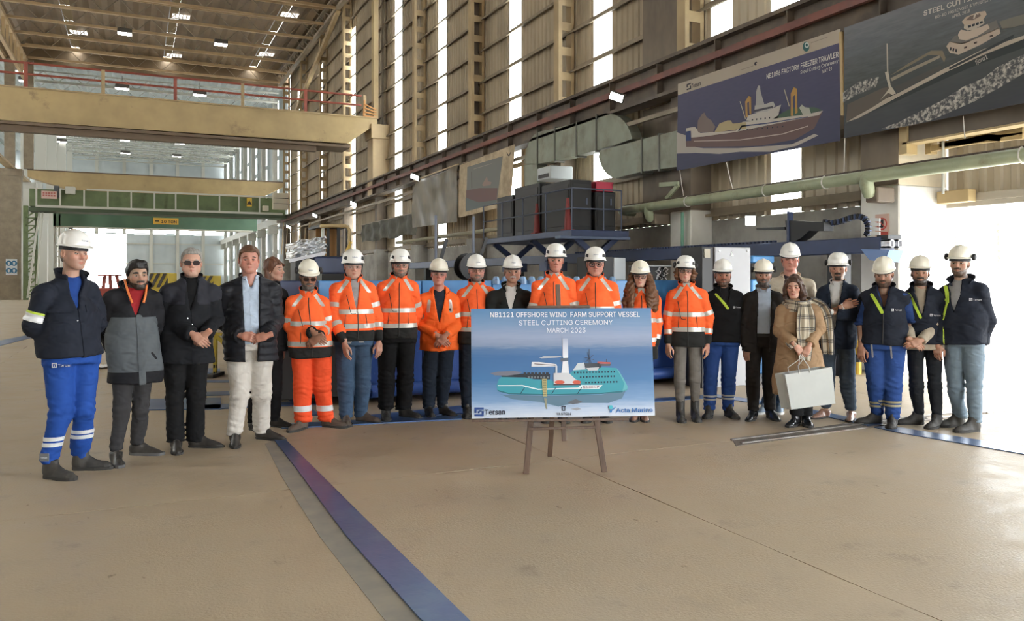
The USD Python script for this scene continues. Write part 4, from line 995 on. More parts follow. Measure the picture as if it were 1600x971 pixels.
zz = np.abs(ndimage.gaussian_filter(np.random.default_rng(2).normal(0, 1, (8, 8)), 0.8)) * 0.06 + 0.004
kk = np.arange(64).reshape(8, 8)
obj('sheet', (np.stack([c[0] + gu, c[1] + gv, zz], -1).reshape(-1, 3), np.stack([kk[:-1, :-1], kk[:-1, 1:], kk[1:, 1:], kk[1:, :-1]], -1).reshape(-1, 4)), mat('white_plastic', (0, 0, 0)), t)
# ------------------------------------------------------------------ outside the side gate
M_hazed_leaf = usdkit.material(stage, '/World/Looks/hazed_leaf', {'d': ('diffuse_bsdf', {'color': (0.42, 0.46, 0.38)}), 't': ('translucent_bsdf', {'color': (0.45, 0.50, 0.36)}), 'm': ('mix_closure', {'fac': 0.4})}, [('d.BSDF', 'm.closure1'), ('t.BSDF', 'm.closure2')], surface='m.closure')  # leaf colours paled to paint in the haze and glare outside
rr = np.random.default_rng(21)
for px, D, h, lab in ((1490, 42, 8.5, 'tree with haze-paled leaves outside the gate behind the rightmost man'), (1560, 62, 9.5, 'tree with haze-paled leaves outside the gate, between two others'), (1640, 42, 9.0, 'tree with haze-paled leaves outside the gate at the edge of the picture')):
 c = at_depth(px, 460, D); c[2] = 0
 t = thing('tree', lab, 'tree', c)
 MB().tube([(0, 0, 0), (0.1, 0, h * 0.3), (0, 0.1, h * 0.7)], [0.2, 0.15, 0.06], 8).build('trunk', M_colbrown, t)
 p = rr.normal(0, 1, (2600, 3)); p /= np.linalg.norm(p, axis=1, keepdims=True)
 p *= (rr.random((2600, 1)) ** 0.4) * [2.2, 2.2, h * 0.38]
 p += [0, 0, h * 0.6]
 d1, d2 = rr.normal(0, 0.12, (2600, 3)), rr.normal(0, 0.12, (2600, 3))
 v = np.stack([p, p + d1, p + d2], 1).reshape(-1, 3)
 obj('foliage', (v, np.arange(len(v)).reshape(-1, 3)), M_hazed_leaf, t, kind='stuff')
t = thing('wire_fence', 'wire mesh fence outside the gate beyond the rightmost man', 'fence')
FD = 27.0
a, b = at_depth(1440, 470, FD), at_depth(1720, 470, FD)
for k in range(6):
 p = a + (b - a) * k / 5
 MB().tube([p * [1, 1, 0] - [0, 0, 0.02], p * [1, 1, 0] + [0, 0, 2.2]], 0.04, 6).build('post', M_palesteel, t)
m = MB()
for k in range(70):
 for s in (-1, 1):
  p0 = a + (b - a) * k / 70
  p1 = a + (b - a) * np.clip((k + s * 14) / 70, 0, 1)
  p0, p1 = p0 * [1, 1, 0] + [0, 0, 0.1], p1 * [1, 1, 0] + [0, 0, 2.1]
  m.bar(p0, p1, 0.012, 0.012)
m.build('mesh_wire', M_palesteel, t, kind='stuff')
for k, (p0, p1, lab) in enumerate([((1536, 515), (1660, 519), 'farthest pale kerb on the bright yard'), ((1545, 540), (1660, 543), 'middle pale kerb on the bright yard'), ((1536, 560), (1660, 564), 'nearest pale kerb on the bright yard')]):
 t = thing('kerb', lab, 'kerb')
 a, b = P(*p0, -0.02), P(*p1, -0.02)
 MB().bar(a + [0, 0, 0.03], b + [0, 0, 0.03], 0.1, 0.06).build('stone', mat('kerb_stone', (0.40, 0.34, 0.30), 0.8), t)
# ================================================================== printed boards and banners (flat print laid on as thin layers)
class Sheet:
 """A flat sheet in space; art is given in the photograph's pixels and carried onto the sheet along the sight lines."""
 def __init__(self, o, ux, uy):
  self.o, self.ux, self.uy = (np.asarray(x, float) for x in (o, ux, uy))
  self.n = np.cross(self.ux, self.uy)
 def p(self, x, y):
  r = ray(x, y)
  t = ((self.o - CAM) @ self.n) / (r @ self.n)
  q = CAM + r * t - self.o
  return np.array([q @ self.ux, q @ self.uy])
 def poly(self, pix):
  return sg.Polygon([self.p(*q) for q in pix]).buffer(0)
 def at(self, lift):
  return self.o + self.n * lift, self.ux, self.uy
 def print(self, shape, layer, material, parent, name='print'):
  MB().prism(shape, self.at(0.0006 * layer), 0.0006).build(name, material, parent)
 def text(self, t, a, b, layer, material, parent, height_px=None, bold=False):
  """Lettering whose baseline runs from pixel a to pixel b."""
  pa, pb = self.p(*a), self.p(*b)
  d = pb - pa
  w = np.linalg.norm(d)
  d /= w
  ux = self.ux * d[0] + self.uy * d[1]
  uy = -self.ux * d[1] + self.uy * d[0]
  h = None
  if height_px:
   h = abs(self.p(a[0], a[1] - height_px)[1] - pa[1])
  lettering(t, self.o + self.ux * pa[0] + self.uy * pa[1] + self.n * 0.0006 * layer, ux, uy, w, material, parent, height=h, depth=0.0006, bold=bold)
def ramp_mat(name, axis_lo, axis_hi, stops, noise=0.0, ns=(8, 8, 40), rough=0.45):
 """Printed picture ground: colours by height on the sheet (print, not light), with printed ripples."""
 N = {'tc': ('texture_coordinate', {}), 'sx': ('separate_xyz', {}), 'mr': ('map_range', {'from_min': axis_lo, 'from_max': axis_hi}), 'rp': ('rgb_ramp', {'ramp': stops}), 'mp': ('mapping', {'scale': ns}), 'nz': ('noise_texture', {'detail': 6.0, 'roughness': 0.65}),
         'mm': ('math', {'math_type': 'multiply_add', 'value2': noise, 'value3': -noise * 0.5}), 'ad': ('math', {'math_type': 'add'}), 'p': ('principled_bsdf', {'roughness': rough, 'specular_ior_level': 0.3})}
 L = [('tc.object', 'sx.vector'), ('sx.z', 'mr.value'), ('tc.object', 'mp.vector'), ('mp.vector', 'nz.vector'), ('nz.fac', 'mm.value1'), ('mr.result', 'ad.value1'), ('mm.value', 'ad.value2'), ('ad.value', 'rp.fac'), ('rp.color', 'p.base_color')]
 return usdkit.material(stage, '/World/Looks/' + name, N, L, surface='p.BSDF')
def ink(r, g, b, rough=0.5):
 return mat('ink_%d_%d_%d' % (r, g, b), sr(r, g, b), rough, spec=0.3)
# ---- the ceremony board on its easel
BLp, BRp, TLp = at_depth(737, 654.4, 6.24), at_depth(1023.5, 649.7, 6.36), at_depth(736, 483, 6.36)
bux = BRp - BLp
bw = np.linalg.norm(bux)
bux /= bw
buy = TLp - BLp
buy -= bux * (buy @ bux)
bh = np.linalg.norm(buy)
buy /= bh
bd = Sheet(BLp, bux, buy)
board = thing('ceremony_board', 'large printed board with a blue support vessel announcing a steel cutting ceremony', 'board')
qb = lambda X, Y: (730 + X / 5.3333, 480 + Y / 5.3333)
Q = lambda *pts: [qb(*p) for p in pts]
MB().prism(sg.box(0, 0, bw, bh), (BLp - bd.n * 0.012, bux, buy), 0.0119).build('backing', mat('foam_board', (0.62, 0.62, 0.62), 0.6), board)
zlo, zhi = BLp[2], TLp[2]
MB().prism(sg.box(0.0, 0.0, bw, bh), bd.at(0), 0.0005).build('printed_picture', ramp_mat('board_picture', zlo, zhi, [(0.0, sr(205, 212, 222)), (0.07, sr(180, 195, 215)), (0.16, sr(120, 152, 190)), (0.34, sr(72, 118, 165)), (0.55, sr(68, 108, 155)), (0.625, sr(88, 120, 160)), (0.66, sr(128, 145, 172)), (0.74, sr(148, 160, 186)), (0.86, sr(120, 148, 182)), (1.0, sr(88, 130, 172))], 0.10, (5, 5, 55)), board)
lit = lambda *c: ink(*c)
A = lambda pts, layer, c, name='print': bd.print(bd.poly(Q(*pts)), layer, c if not isinstance(c, tuple) else ink(*c), board, name)
A([(275, 728), (350, 735), (700, 740), (1100, 732), (1320, 700), (1290, 760), (1180, 800), (900, 800), (760, 830), (600, 790), (380, 770)], 2, (92, 122, 142), 'printed_reflection')
A([(250, 690), (246, 655), (262, 605), (285, 582), (480, 588), (560, 604), (690, 606), (720, 622), (800, 610), (850, 560), (885, 528), (960, 520), (1110, 503), (1240, 508), (1262, 530), (1305, 600), (1337, 665), (1332, 694), (1290, 712), (1100, 727), (700, 737), (350, 728), (265, 706)], 3, (62, 150, 165), 'printed_hull')
A([(250, 690), (265, 706), (350, 728), (700, 737), (1100, 727), (1290, 712), (1332, 694), (1336, 684), (1290, 700), (1100, 716), (700, 727), (350, 718)], 4, (48, 112, 125), 'printed_waterline')
A([(1240, 508), (1262, 530), (1305, 600), (1337, 665), (1332, 694), (1290, 712), (1310, 640), (1270, 560)], 4, (96, 172, 182), 'printed_bow')
A([(255, 652), (460, 650), (590, 682), (920, 672), (950, 650), (1128, 650), (1098, 684), (960, 686), (930, 684), (590, 692), (455, 660), (256, 661)], 5, (205, 222, 224), 'printed_stripe')
A([(960, 656), (1105, 655), (1085, 676), (965, 679)], 6, (150, 120, 130), 'printed_mark')
for k in range(9):
 A([(970 + k * 13, 660), (978 + k * 13, 660), (976 + k * 13, 675), (968 + k * 13, 675)], 7, (225, 225, 228), 'printed_mark')
A([(190, 552), (260, 538), (390, 534), (460, 542), (430, 560), (330, 574), (230, 570)], 5, (116, 118, 130), 'printed_helideck')
A([(280, 574), (470, 556), (690, 560), (688, 604), (560, 602), (480, 588), (290, 584)], 4, (44, 50, 58), 'printed_deck')
for k in range(7):
 A([(470 + k * 31, 545), (492 + k * 31, 545), (492 + k * 31, 570), (470 + k * 31, 570)], 5, (52, 54, 60), 'printed_deck')
 A([(505 + k * 26, 578), (521 + k * 26, 578), (521 + k * 26, 596), (505 + k * 26, 596)], 5, (110, 118, 124), 'printed_deck')
A([(538, 458), (600, 458), (742, 476), (748, 494), (640, 498), (535, 498)], 5, (206, 208, 212), 'printed_crane')
A([(560, 470), (735, 484), (735, 489), (560, 478)], 6, (120, 110, 108), 'printed_crane')
A([(735, 490), (750, 490), (750, 556), (735, 556)], 5, (200, 204, 208), 'printed_crane')
A([(600, 424), (640, 410), (778, 408), (790, 420), (700, 426), (620, 428)], 5, (170, 178, 186), 'printed_gangway')
bd.print(bd.poly(Q((792, 262), (838, 262), (841, 420), (796, 420))), 5, ramp_mat('board_tower', bd.o[2] + 0.45, bd.o[2] + 0.63, [(0, sr(228, 230, 234)), (1, sr(160, 170, 192))]), board, 'printed_tower')
A([(800, 420), (838, 420), (848, 552), (785, 552)], 6, (222, 224, 228), 'printed_tower')
A([(778, 428), (842, 424), (842, 452), (780, 456)], 7, (96, 104, 116), 'printed_tower')
A([(718, 552), (845, 548), (900, 600), (950, 632), (900, 652), (720, 640)], 6, (200, 202, 206), 'printed_superstructure')
for c_, rx in ((770, 42), (912, 36)):
 e = [(c_ + rx * math.cos(a), 627 + 16 * math.sin(a)) for a in np.linspace(0, 2 * np.pi, 18)[:-1]]
 A(e, 7, (196, 92, 72), 'printed_lifeboat')
A([(720, 640), (950, 640), (940, 652), (720, 654)], 8, (90, 70, 75), 'printed_deck')
A([(880, 528), (920, 470), (975, 462), (985, 520)], 4, (190, 200, 205), 'printed_dome')
A([(975, 470), (1100, 470), (1120, 500), (1080, 524), (1000, 524), (980, 500)], 6, (62, 68, 76), 'printed_bridge')
A([(990, 508), (1100, 502), (1085, 528), (1010, 530)], 7, (178, 182, 186), 'printed_bridge')
A([(1085, 456), (1192, 460), (1192, 474), (1085, 472)], 6, (178, 88, 82), 'printed_funnel')
A([(1095, 474), (1200, 474), (1190, 492), (1100, 492)], 6, (92, 92, 100), 'printed_bridge')
for (a, b, w) in (((1015, 350), (1015, 470), 5), ((975, 420), (1055, 440), 4), ((1000, 380), (1035, 470), 4), ((985, 460), (1050, 400), 4), ((1160, 432), (1160, 460), 4)):
 d = np.array([b[0] - a[0], b[1] - a[1]], float)
 d = np.array([-d[1], d[0]]) / np.linalg.norm(d) * w / 2
 A([(a[0] + d[0], a[1] + d[1]), (b[0] + d[0], b[1] + d[1]), (b[0] - d[0], b[1] - d[1]), (a[0] - d[0], a[1] - d[1])], 5, (66, 74, 88), 'printed_mast')
for y0, xa, xb, n in ((547, 895, 1225, 14), (585, 945, 1225, 12), (631, 990, 1245, 11)):
 for k in range(n):
  x = xa + (xb - xa) * k / (n - 1)
  y = y0 - 8 * k / n
  A([(x - 6, y - 7), (x + 6, y - 7), (x + 6, y + 7), (x - 6, y + 7)], 6, (34, 58, 78), 'printed_window')
A([(622, 600), (664, 600), (666, 745), (630, 745)], 8, (172, 166, 118), 'printed_ladder')
for k in range(9):
 A([(630, 608 + k * 15), (658, 608 + k * 15), (658, 614 + k * 15), (630, 614 + k * 15)], 9, (70, 76, 72), 'printed_ladder')
for a in ((440, 690), (700, 690), (915, 690)):
 A([(a[0], a[1] + 32), (a[0] + 34, a[1] - 18), (a[0] + 40, a[1] - 18), (a[0] + 7, a[1] + 34)], 7, (32, 74, 88), 'printed_mark')
A([(640, 760), (660, 760), (668, 850), (655, 850)], 4, (140, 140, 120), 'printed_reflection')
A([(835, 800), (870, 778), (905, 768), (965, 792), (930, 803), (880, 812)], 4, (96, 100, 108), 'printed_rock')
A([(860, 850), (920, 838), (950, 850), (910, 862)], 4, (158, 158, 164), 'printed_rock')
W_ = ink(225, 228, 234)
bd.text('NB1121 OFFSHORE WIND  FARM SUPPORT VESSEL', qb(192, 86), qb(1438, 82), 10, W_, board, 7.6, True)
bd.text('STEEL CUTTING CEREMONY', qb(430, 153), qb(1212, 147), 10, W_, board, 7.4)
bd.text('MARCH 2023', qb(664, 214), qb(985, 212), 10, W_, board, 7.2)
bd.text('Tersan', qb(146, 897), qb(316, 894), 10, ink(34, 38, 56), board, 7.6, True)
bd.text('ULSTEIN', qb(748, 902), qb(862, 901), 10, ink(40, 42, 56), board, 3.6, True)
bd.text('Acta Marine', qb(1240, 878), qb(1545, 874), 10, ink(64, 112, 172), board, 6.2, True)
for pts in ([(60, 838), (137, 838), (137, 856), (78, 856), (78, 884), (60, 884)], [(120, 866), (137, 866), (137, 912), (60, 912), (60, 895), (120, 895)], [(88, 868), (104, 868), (104, 886), (88, 886)], [(98, 862), (120, 862), (120, 872), (98, 872)]):
 A(pts, 10, (44, 72, 132), 'printed_emblem')
for pts in ([(785, 826), (820, 826), (820, 834), (785, 834)], [(790, 834), (797, 834), (797, 866), (790, 866)], [(810, 834), (817, 834), (817, 866), (810, 866)], [(797, 858), (810, 858), (810, 866), (797, 866)]):
 A(pts, 10, (46, 48, 62), 'printed_emblem')
A([(1180, 822), (1206, 818), (1214, 846), (1196, 852), (1180, 850)], 10, (70, 178, 192), 'printed_emblem')
A([(1184, 880), (1190, 856), (1212, 850), (1238, 830), (1230, 846), (1206, 864), (1202, 880)], 10, (62, 122, 178), 'printed_emblem')
# ---- easel
M_wood = mat('easel_wood', (0.14, 0.085, 0.055), 0.55, color2=(0.09, 0.055, 0.038), scale=6, stretch=(4, 4, 0.6))
ez = thing('easel', 'dark wooden easel standing on the concrete under the ceremony board', 'easel')
pl = lambda x, y, back: BLp + bux * bd.p(x, y)[0] + buy * bd.p(x, y)[1] - bd.n * back
fl_, fr_, bk_ = P(822, 741), P(944.5, 738), P(859, 713.5)
MB().bar(fl_, pl(836, 600, 0.05), 0.045, 0.022, bd.n, 0.002).build('front_leg', M_wood, ez)
MB().bar(fr_, pl(925, 600, 0.05), 0.045, 0.022, bd.n, 0.002).build('front_leg', M_wood, ez)
top = pl(872.5, 444, 0.045)
MB().bar(pl(883, 690, 0.045) * [1, 1, 1], top, 0.036, 0.022, bd.n, 0.002).build('mast', M_wood, ez)
MB().bar(bk_, pl(874, 500, 0.08), 0.04, 0.022, bd.n, 0.002).build('rear_leg', M_wood, ez)
MB().bar(pl(738, 658, -0.02), pl(980, 655.5, -0.02), 0.06, 0.018, buy, 0.002).build('ledge', M_wood, ez)
MB().bar(pl(825, 671, 0.03), pl(932, 668, 0.03), 0.020, 0.035, bd.n, 0.002).build('cross_bar', M_wood, ez)
MB().bar(pl(824, 480.5, -0.004), pl(921, 479.5, -0.004), 0.04, 0.020, buy, 0.002).build('top_clamp', M_wood, ez)
MB().bar(pl(836, 602, 0.05), pl(925, 602, 0.05), 0.03, 0.022, bd.n, 0.002).build('rear_cross_bar', M_wood, ez)
# ---- banners on the right wall
BX = 10.62
wall_sheet = lambda x: Sheet((x, 0, 0), (0, -1, 0), (0, 0, 1))
s1 = wall_sheet(BX)
bn = thing('banner', 'hung banner of a factory freezer trawler on dark blue sea', 'banner')
q1 = lambda X, Y: (1050 + X / 4.044, 30 + Y / 4.044)
B1 = lambda pts, layer, c, name='print': s1.print(s1.poly([q1(*p) for p in pts]), layer, c if not isinstance(c, tuple) else ink(*c), bn, name)
outer = s1.poly([q1(38, 410), q1(1065, 60), q1(1062, 768), q1(30, 958)])
MB().prism(outer, s1.at(-0.006), 0.006).build('cloth', ink(70, 68, 66), bn)
zz = [v[1] for v in outer.exterior.coords]
s1.print(outer, 0, ramp_mat('trawler_sea', min(zz), max(zz), [(0, sr(58, 60, 86)), (0.3, sr(64, 64, 92)), (1, sr(78, 76, 104))], 0.8, (20, 6, 30)), bn, 'printed_sea')
B1([(38, 410), (1065, 60), (1064, 148), (37, 482)], 2, (176, 164, 148), 'printed_border')
B1([(30, 715), (90, 735), (90, 800), (200, 815), (420, 815), (640, 800), (760, 790), (900, 725), (925, 735), (790, 800), (620, 838), (430, 838), (300, 852), (150, 845), (30, 850)], 2, (176, 168, 160), 'printed_wake')
B1([(88, 735), (250, 715), (430, 700), (640, 650), (860, 612), (952, 585), (900, 690), (780, 760), (560, 800), (330, 806), (90, 808)], 3, (104, 82, 80), 'printed_hull')
B1([(138, 768), (430, 760), (700, 722), (860, 672), (862, 678), (700, 729), (430, 767), (138, 774)], 4, (178, 160, 152), 'printed_line')
B1([(88, 738), (90, 690), (145, 680), (180, 720), (290, 712), (405, 705), (445, 650), (640, 630), (860, 600), (955, 578), (930, 606), (800, 632), (600, 672), (400, 714), (200, 742), (90, 752)], 4, (190, 182, 172), 'printed_topsides')
B1([(418, 706), (440, 672), (600, 655), (860, 615), (860, 620), (600, 662), (446, 680), (425, 706)], 5, (56, 66, 104), 'printed_line')
B1([(88, 710), (120, 706), (122, 768), (90, 770)], 6, (44, 58, 104), 'printed_stern')
B1([(270, 712), (300, 660), (352, 640), (372, 640), (385, 660), (470, 650), (470, 690), (300, 712)], 5, (176, 160, 122), 'printed_deckhouse')
B1([(160, 700), (165, 640), (190, 600), (205, 590), (220, 620), (250, 640), (275, 680), (260, 715), (170, 718)], 5, (122, 108, 104), 'printed_gear')
B1([(640, 630), (700, 590), (760, 560), (900, 556), (952, 575), (860, 600)], 5, (66, 88, 72), 'printed_foredeck')
B1([(470, 640), (480, 610), (540, 590), (600, 580), (690, 540), (668, 625), (560, 650)], 5, (186, 180, 172), 'printed_wheelhouse')
B1([(520, 590), (525, 545), (580, 540), (640, 520), (655, 550), (600, 585)], 6, (172, 168, 164), 'printed_wheelhouse')
B1([(515, 575), (640, 548), (640, 560), (515, 590)], 7, (70, 68, 78), 'printed_windows')
B1([(530, 545), (532, 460), (545, 420), (556, 420), (562, 462), (585, 540)], 6, (164, 160, 158), 'printed_mast')
B1([(466, 620), (464, 520), (485, 485), (500, 490), (502, 600), (490, 600), (488, 520), (476, 530), (480, 620)], 7, (178, 138, 76), 'printed_gallows')
B1([(752, 612), (752, 470), (770, 430), (790, 440), (795, 590), (780, 600), (778, 480), (764, 490), (766, 612)], 7, (178, 138, 76), 'printed_gallows')
B1([(428, 520), (433, 520), (468, 632), (463, 632)], 7, (180, 172, 150), 'printed_boom')
B1([(708, 446), (714, 446), (745, 550), (740, 552)], 7, (180, 172, 150), 'printed_boom')
B1([(805, 560), (822, 540), (840, 556), (868, 560), (880, 600), (830, 606)], 7, (176, 176, 164), 'printed_gear')
for k in range(8):
 B1([(472 + k * 32, 696 - k * 3), (480 + k * 32, 695 - k * 3), (480 + k * 32, 703 - k * 3), (472 + k * 32, 704 - k * 3)], 6, (44, 46, 60), 'printed_porthole')
for k in range(5):
 B1([(505 + k * 27, 632 - k * 3), (513 + k * 27, 630 - k * 3), (513 + k * 27, 640 - k * 3), (505 + k * 27, 642 - k * 3)], 7, (44, 46, 60), 'printed_porthole')
Tx = ink(200, 196, 190)
s1.text('NB1096 FACTORY FREEZER TRAWLER', q1(598, 378), q1(1052, 238), 3, Tx, bn, 7.5, True)
s1.text('Steel Cutting Ceremony', q1(812, 348), q1(1050, 275), 3, Tx, bn, 5.5)
s1.text('MAY 20', q1(952, 342), q1(1012, 322), 3, Tx, bn, 5.5)
s1.text('Tersan', q1(124, 436), q1(182, 417), 4, ink(42, 36, 48), bn, 6.0, True)
for pts in ([(93, 412), (120, 402), (120, 410), (100, 417), (100, 430), (93, 432)], [(114, 422), (121, 420), (121, 440), (94, 450), (94, 442), (114, 435)]):
 B1(pts, 4, (42, 36, 48), 'printed_emblem')
ring_ = [(848 + 20 * math.cos(a), 174 + 32 * math.sin(a)) for a in np.linspace(0, 2 * np.pi, 20)[:-1]]
B1(ring_, 4, (52, 98, 98), 'printed_emblem')
B1([(853 + 14 * math.cos(a), 164 + 18 * math.sin(a)) for a in np.linspace(0, 2 * np.pi, 20)[:-1]], 5, (190, 200, 196), 'printed_emblem')
B1([(852 + 7 * math.cos(a), 164 + 10 * math.sin(a)) for a in np.linspace(0, 2 * np.pi, 16)[:-1]], 6, (52, 92, 92), 'printed_emblem')
B1([(522, 274), (534, 268), (540, 276), (530, 280), (538, 290), (526, 294), (520, 286)], 4, (50, 46, 56), 'printed_emblem')
for (a, b) in (((436, 318), (515, 292)), ((878, 148), (985, 110))):
 B1([a, b, (b[0], b[1] + 5), (a[0], a[1] + 5)], 4, (150, 140, 128), 'printed_fine_print')
# timber battens and cords of the banners
M_cord = mat('rope_white', (0, 0, 0))
e0, e1 = s1.p(*q1(30, 958)), s1.p(*q1(1062, 768))
MB().bar((BX + 0.02, -s1.p(1313, 50)[0], s1.p(1313, 50)[1]), (BX + 0.02, -s1.p(1316, 180)[0], s1.p(1316, 180)[1]), 0.05, 0.05, (1, 0, 0)).build('side_batten', M_tan, bn)
def cord(px0, px1, sheet_x, parent):
 a, b = on_x(*px0, sheet_x), on_x(*px1, PXX)
 m = (a + b) / 2 - [0, 0, 0.03]
 MB().tube([a, m, b], 0.008, 5).build('cord', M_cord, parent)
cord((1062, 266), (1068, 306), BX - 0.01, bn)
cord((1135, 254), (1145, 296), BX - 0.01, bn)
s2 = wall_sheet(BX)
bn2 = thing('banner', 'hung banner of a grey car ferry with white wake, in the upper right corner', 'banner')
q2 = lambda X, Y: (1310 + X / 4.414, Y / 4.414)
B2 = lambda pts, layer, c, name='print': s2.print(s2.poly([q2(*p) for p in pts]), layer, c if not isinstance(c, tuple) else ink(*c), bn2, name)
pa, pb, pc = s2.p(*q2(40, 192)), s2.p(*q2(52, 948)), s2.p(1604, 161)
zt_, zb_ = pa[1], (pb[1] + pc[1]) / 2
xr = s2.p(1690, 140)[0]
outer = sg.box(pa[0], zb_, xr, zt_)
MB().prism(outer, s2.at(-0.006), 0.006).build('cloth', ink(70, 68, 66), bn2)
s2.print(outer, 0, ramp_mat('ferry_sea', zb_, zt_, [(0, sr(54, 56, 62)), (0.45, sr(70, 74, 72)), (0.8, sr(98, 102, 106)), (1, sr(114, 116, 120))], 0.5, (12, 3, 20)), bn2, 'printed_sea')
M_foam = mat('printed_foam', sr(70, 72, 74), 0.6, color2=sr(190, 184, 174), scale=18, lo=0.45, hi=0.62, detail=9)
s2.print(s2.poly([q2(290, 890), q2(420, 840), q2(560, 770), q2(720, 690), q2(860, 600), q2(1000, 540), q2(1100, 460), q2(1290, 370), q2(1420, 300), q2(1420, 420), q2(1290, 500), q2(1120, 600), q2(960, 690), q2(800, 760), q2(640, 830), q2(480, 870), q2(380, 885)]), 1, M_foam, bn2, 'printed_wake')
s2.print(s2.poly([q2(30, 640), q2(150, 560), q2(280, 530), q2(260, 600), q2(120, 660), q2(30, 710)]), 1, M_foam, bn2, 'printed_wake')
B2([(45, 850), (60, 720), (400, 650), (740, 470), (1280, 260), (1420, 200), (1420, 290), (1280, 330), (900, 470), (700, 560), (420, 690), (240, 770)], 2, (44, 50, 50), 'printed_hull')
B2([(52, 840), (62, 720), (300, 610), (345, 600), (380, 640), (330, 690), (240, 745), (130, 800)], 3, (92, 84, 76), 'printed_bow_ramp')
B2([(52, 845), (130, 800), (240, 738), (330, 680), (420, 640), (720, 480), (1000, 340), (1280, 245), (1420, 195), (1420, 225), (1280, 270), (1000, 380), (740, 500), (430, 660), (250, 756), (140, 815)], 4, (178, 166, 150), 'printed_gunwale')
B2([(760, 470), (1215, 235), (1205, 262), (770, 480)], 5, (48, 52, 56), 'printed_opening')
B2([(360, 540), (500, 470), (700, 380), (700, 400), (500, 495), (370, 560)], 3, (148, 138, 122), 'printed_rail')
B2([(360, 520), (480, 440), (640, 350), (720, 350), (740, 400), (730, 430), (700, 380), (620, 380), (480, 460)], 3, (124, 112, 94), 'printed_ramp')
B2([(390, 600), (700, 450), (720, 470), (560, 560), (410, 640)], 3, (76, 74, 70), 'printed_deck')
B2([(745, 320), (770, 285), (850, 300), (960, 260), (1110, 190), (1120, 230), (980, 310), (830, 378), (770, 365)], 5, (184, 168, 152), 'printed_deckhouse')
B2([(770, 290), (800, 250), (1000, 180), (1090, 140), (1110, 195), (960, 262), (860, 305)], 5, (110, 106, 102), 'printed_roof')
B2([(825, 240), (845, 205), (900, 215), (1000, 180), (1030, 165), (1045, 195), (960, 250), (880, 280), (835, 270)], 6, (190, 174, 158), 'printed_upper_house')
B2([(866, 195), (870, 165), (960, 150), (1000, 130), (1010, 160), (940, 205), (890, 210)], 7, (182, 172, 158), 'printed_wheelhouse')
for k in range(4):
 B2([(895 + k * 27, 178 - k * 9), (915 + k * 27, 171 - k * 9), (917 + k * 27, 186 - k * 9), (898 + k * 27, 193 - k * 9)], 8, (40, 46, 54), 'printed_window')
B2([(852, 150), (880, 118), (960, 85), (1015, 75), (1025, 100), (1000, 135), (930, 165), (870, 172)], 8, (186, 168, 150), 'printed_wing_roof')
B2([(880, 140), (910, 112), (975, 92), (985, 110), (930, 140)], 9, (112, 98, 92), 'printed_roof')
B2([(930, 130), (940, 100), (955, 85), (970, 100), (962, 102), (953, 96), (942, 130)], 10, (196, 186, 172), 'printed_mast')
for k in range(3):
 B2([(772 + k * 19, 325 + k * 6), (783 + k * 19, 328 + k * 6), (779 + k * 19, 350 + k * 6), (768 + k * 19, 346 + k * 6)], 6, (52, 50, 54), 'printed_window')
for a in ((868, 325), (936, 293), (1045, 246)):
 B2([(a[0], a[1]), (a[0] + 22, a[1] - 8), (a[0] + 20, a[1] + 6), (a[0], a[1] + 12)], 6, (74, 62, 58), 'printed_window')
B2([(1110, 150), (1200, 120), (1420, 60), (1420, 130), (1200, 190), (1130, 200)], 3, (116, 112, 102), 'printed_aft_ramp')
B2([(333, 300), (340, 300), (346, 495), (336, 495)], 5, (186, 176, 160), 'printed_mast')
B2([(322, 500), (345, 490), (362, 590), (400, 645), (372, 655), (345, 640), (300, 680), (290, 690), (330, 640), (350, 610)], 6, (188, 178, 162), 'printed_bow_frame')
Ty = ink(196, 190, 180)
s2.text('STEEL CUTTING CEREMONY', q2(588, 110), q2(1330, -130), 4, Ty, bn2, 7.5, True)
s2.text('RO-RO PASSENGER & VEHICLE FERRY', q2(668, 130), q2(1130, -22), 4, Ty, bn2, 4.5)
s2.text('APRIL 2018', q2(788, 126), q2(908, 84), 11, Ty, bn2, 4.8)
s2.text('fjord1', q2(950, 447), q2(1032, 404), 6, Ty, bn2, 7)
cord((1320, 216), (1318, 290), BX - 0.01, bn2)
cord((1505, 182), (1508, 216), BX - 0.01, bn2)
# header beam and timber frames over the side gate
hb = thing('gate_header_beam', 'brown steel header beam and timber frames above the side gate', 'beam')
a, b = on_x(1416, 212, 10.95), on_x(1600, 178, 10.95)
MB().box((10.9, 1.0, a[2] - 0.12), (11.05, a[1], a[2] + 0.30)).build('beam', mat('header_brown', (0.17, 0.135, 0.10), 0.6, color2=(0.12, 0.095, 0.07), scale=1.5), hb)
MB().box((10.86, 1.0, a[2] - 0.15), (11.1, a[1], a[2] - 0.12)).build('bottom_flange', M_tan, hb)
MB().box((10.86, a[1] - 0.08, a[2] - 0.30), (11.1, a[1] + 0.06, a[2] + 0.28)).build('end_plate', M_tan, hb)
for (p0, p1) in (((1455, 233), (1600, 204)), ((1508, 209), (1566, 217)), ((1470, 226), (1600, 212))):
 MB().bar(on_x(*p0, 11.3), on_x(*p1, 11.3), 0.09, 0.07, (1, 0, 0)).build('timber', M_tan, hb)
MB().box((11.25, on_x(1453, 230, 11.3)[1] - 0.05, 3.5), (11.4, on_x(1453, 230, 11.3)[1] + 0.05, 3.85)).build('timber_end', M_tan, hb)
q = on_x(1470, 270, 11.2)
MB().tube([(11.25, q[1], 2.85), (11.25, q[1], 3.7)], 0.02, 8).build('hanger_rod', M_palesteel, hb)
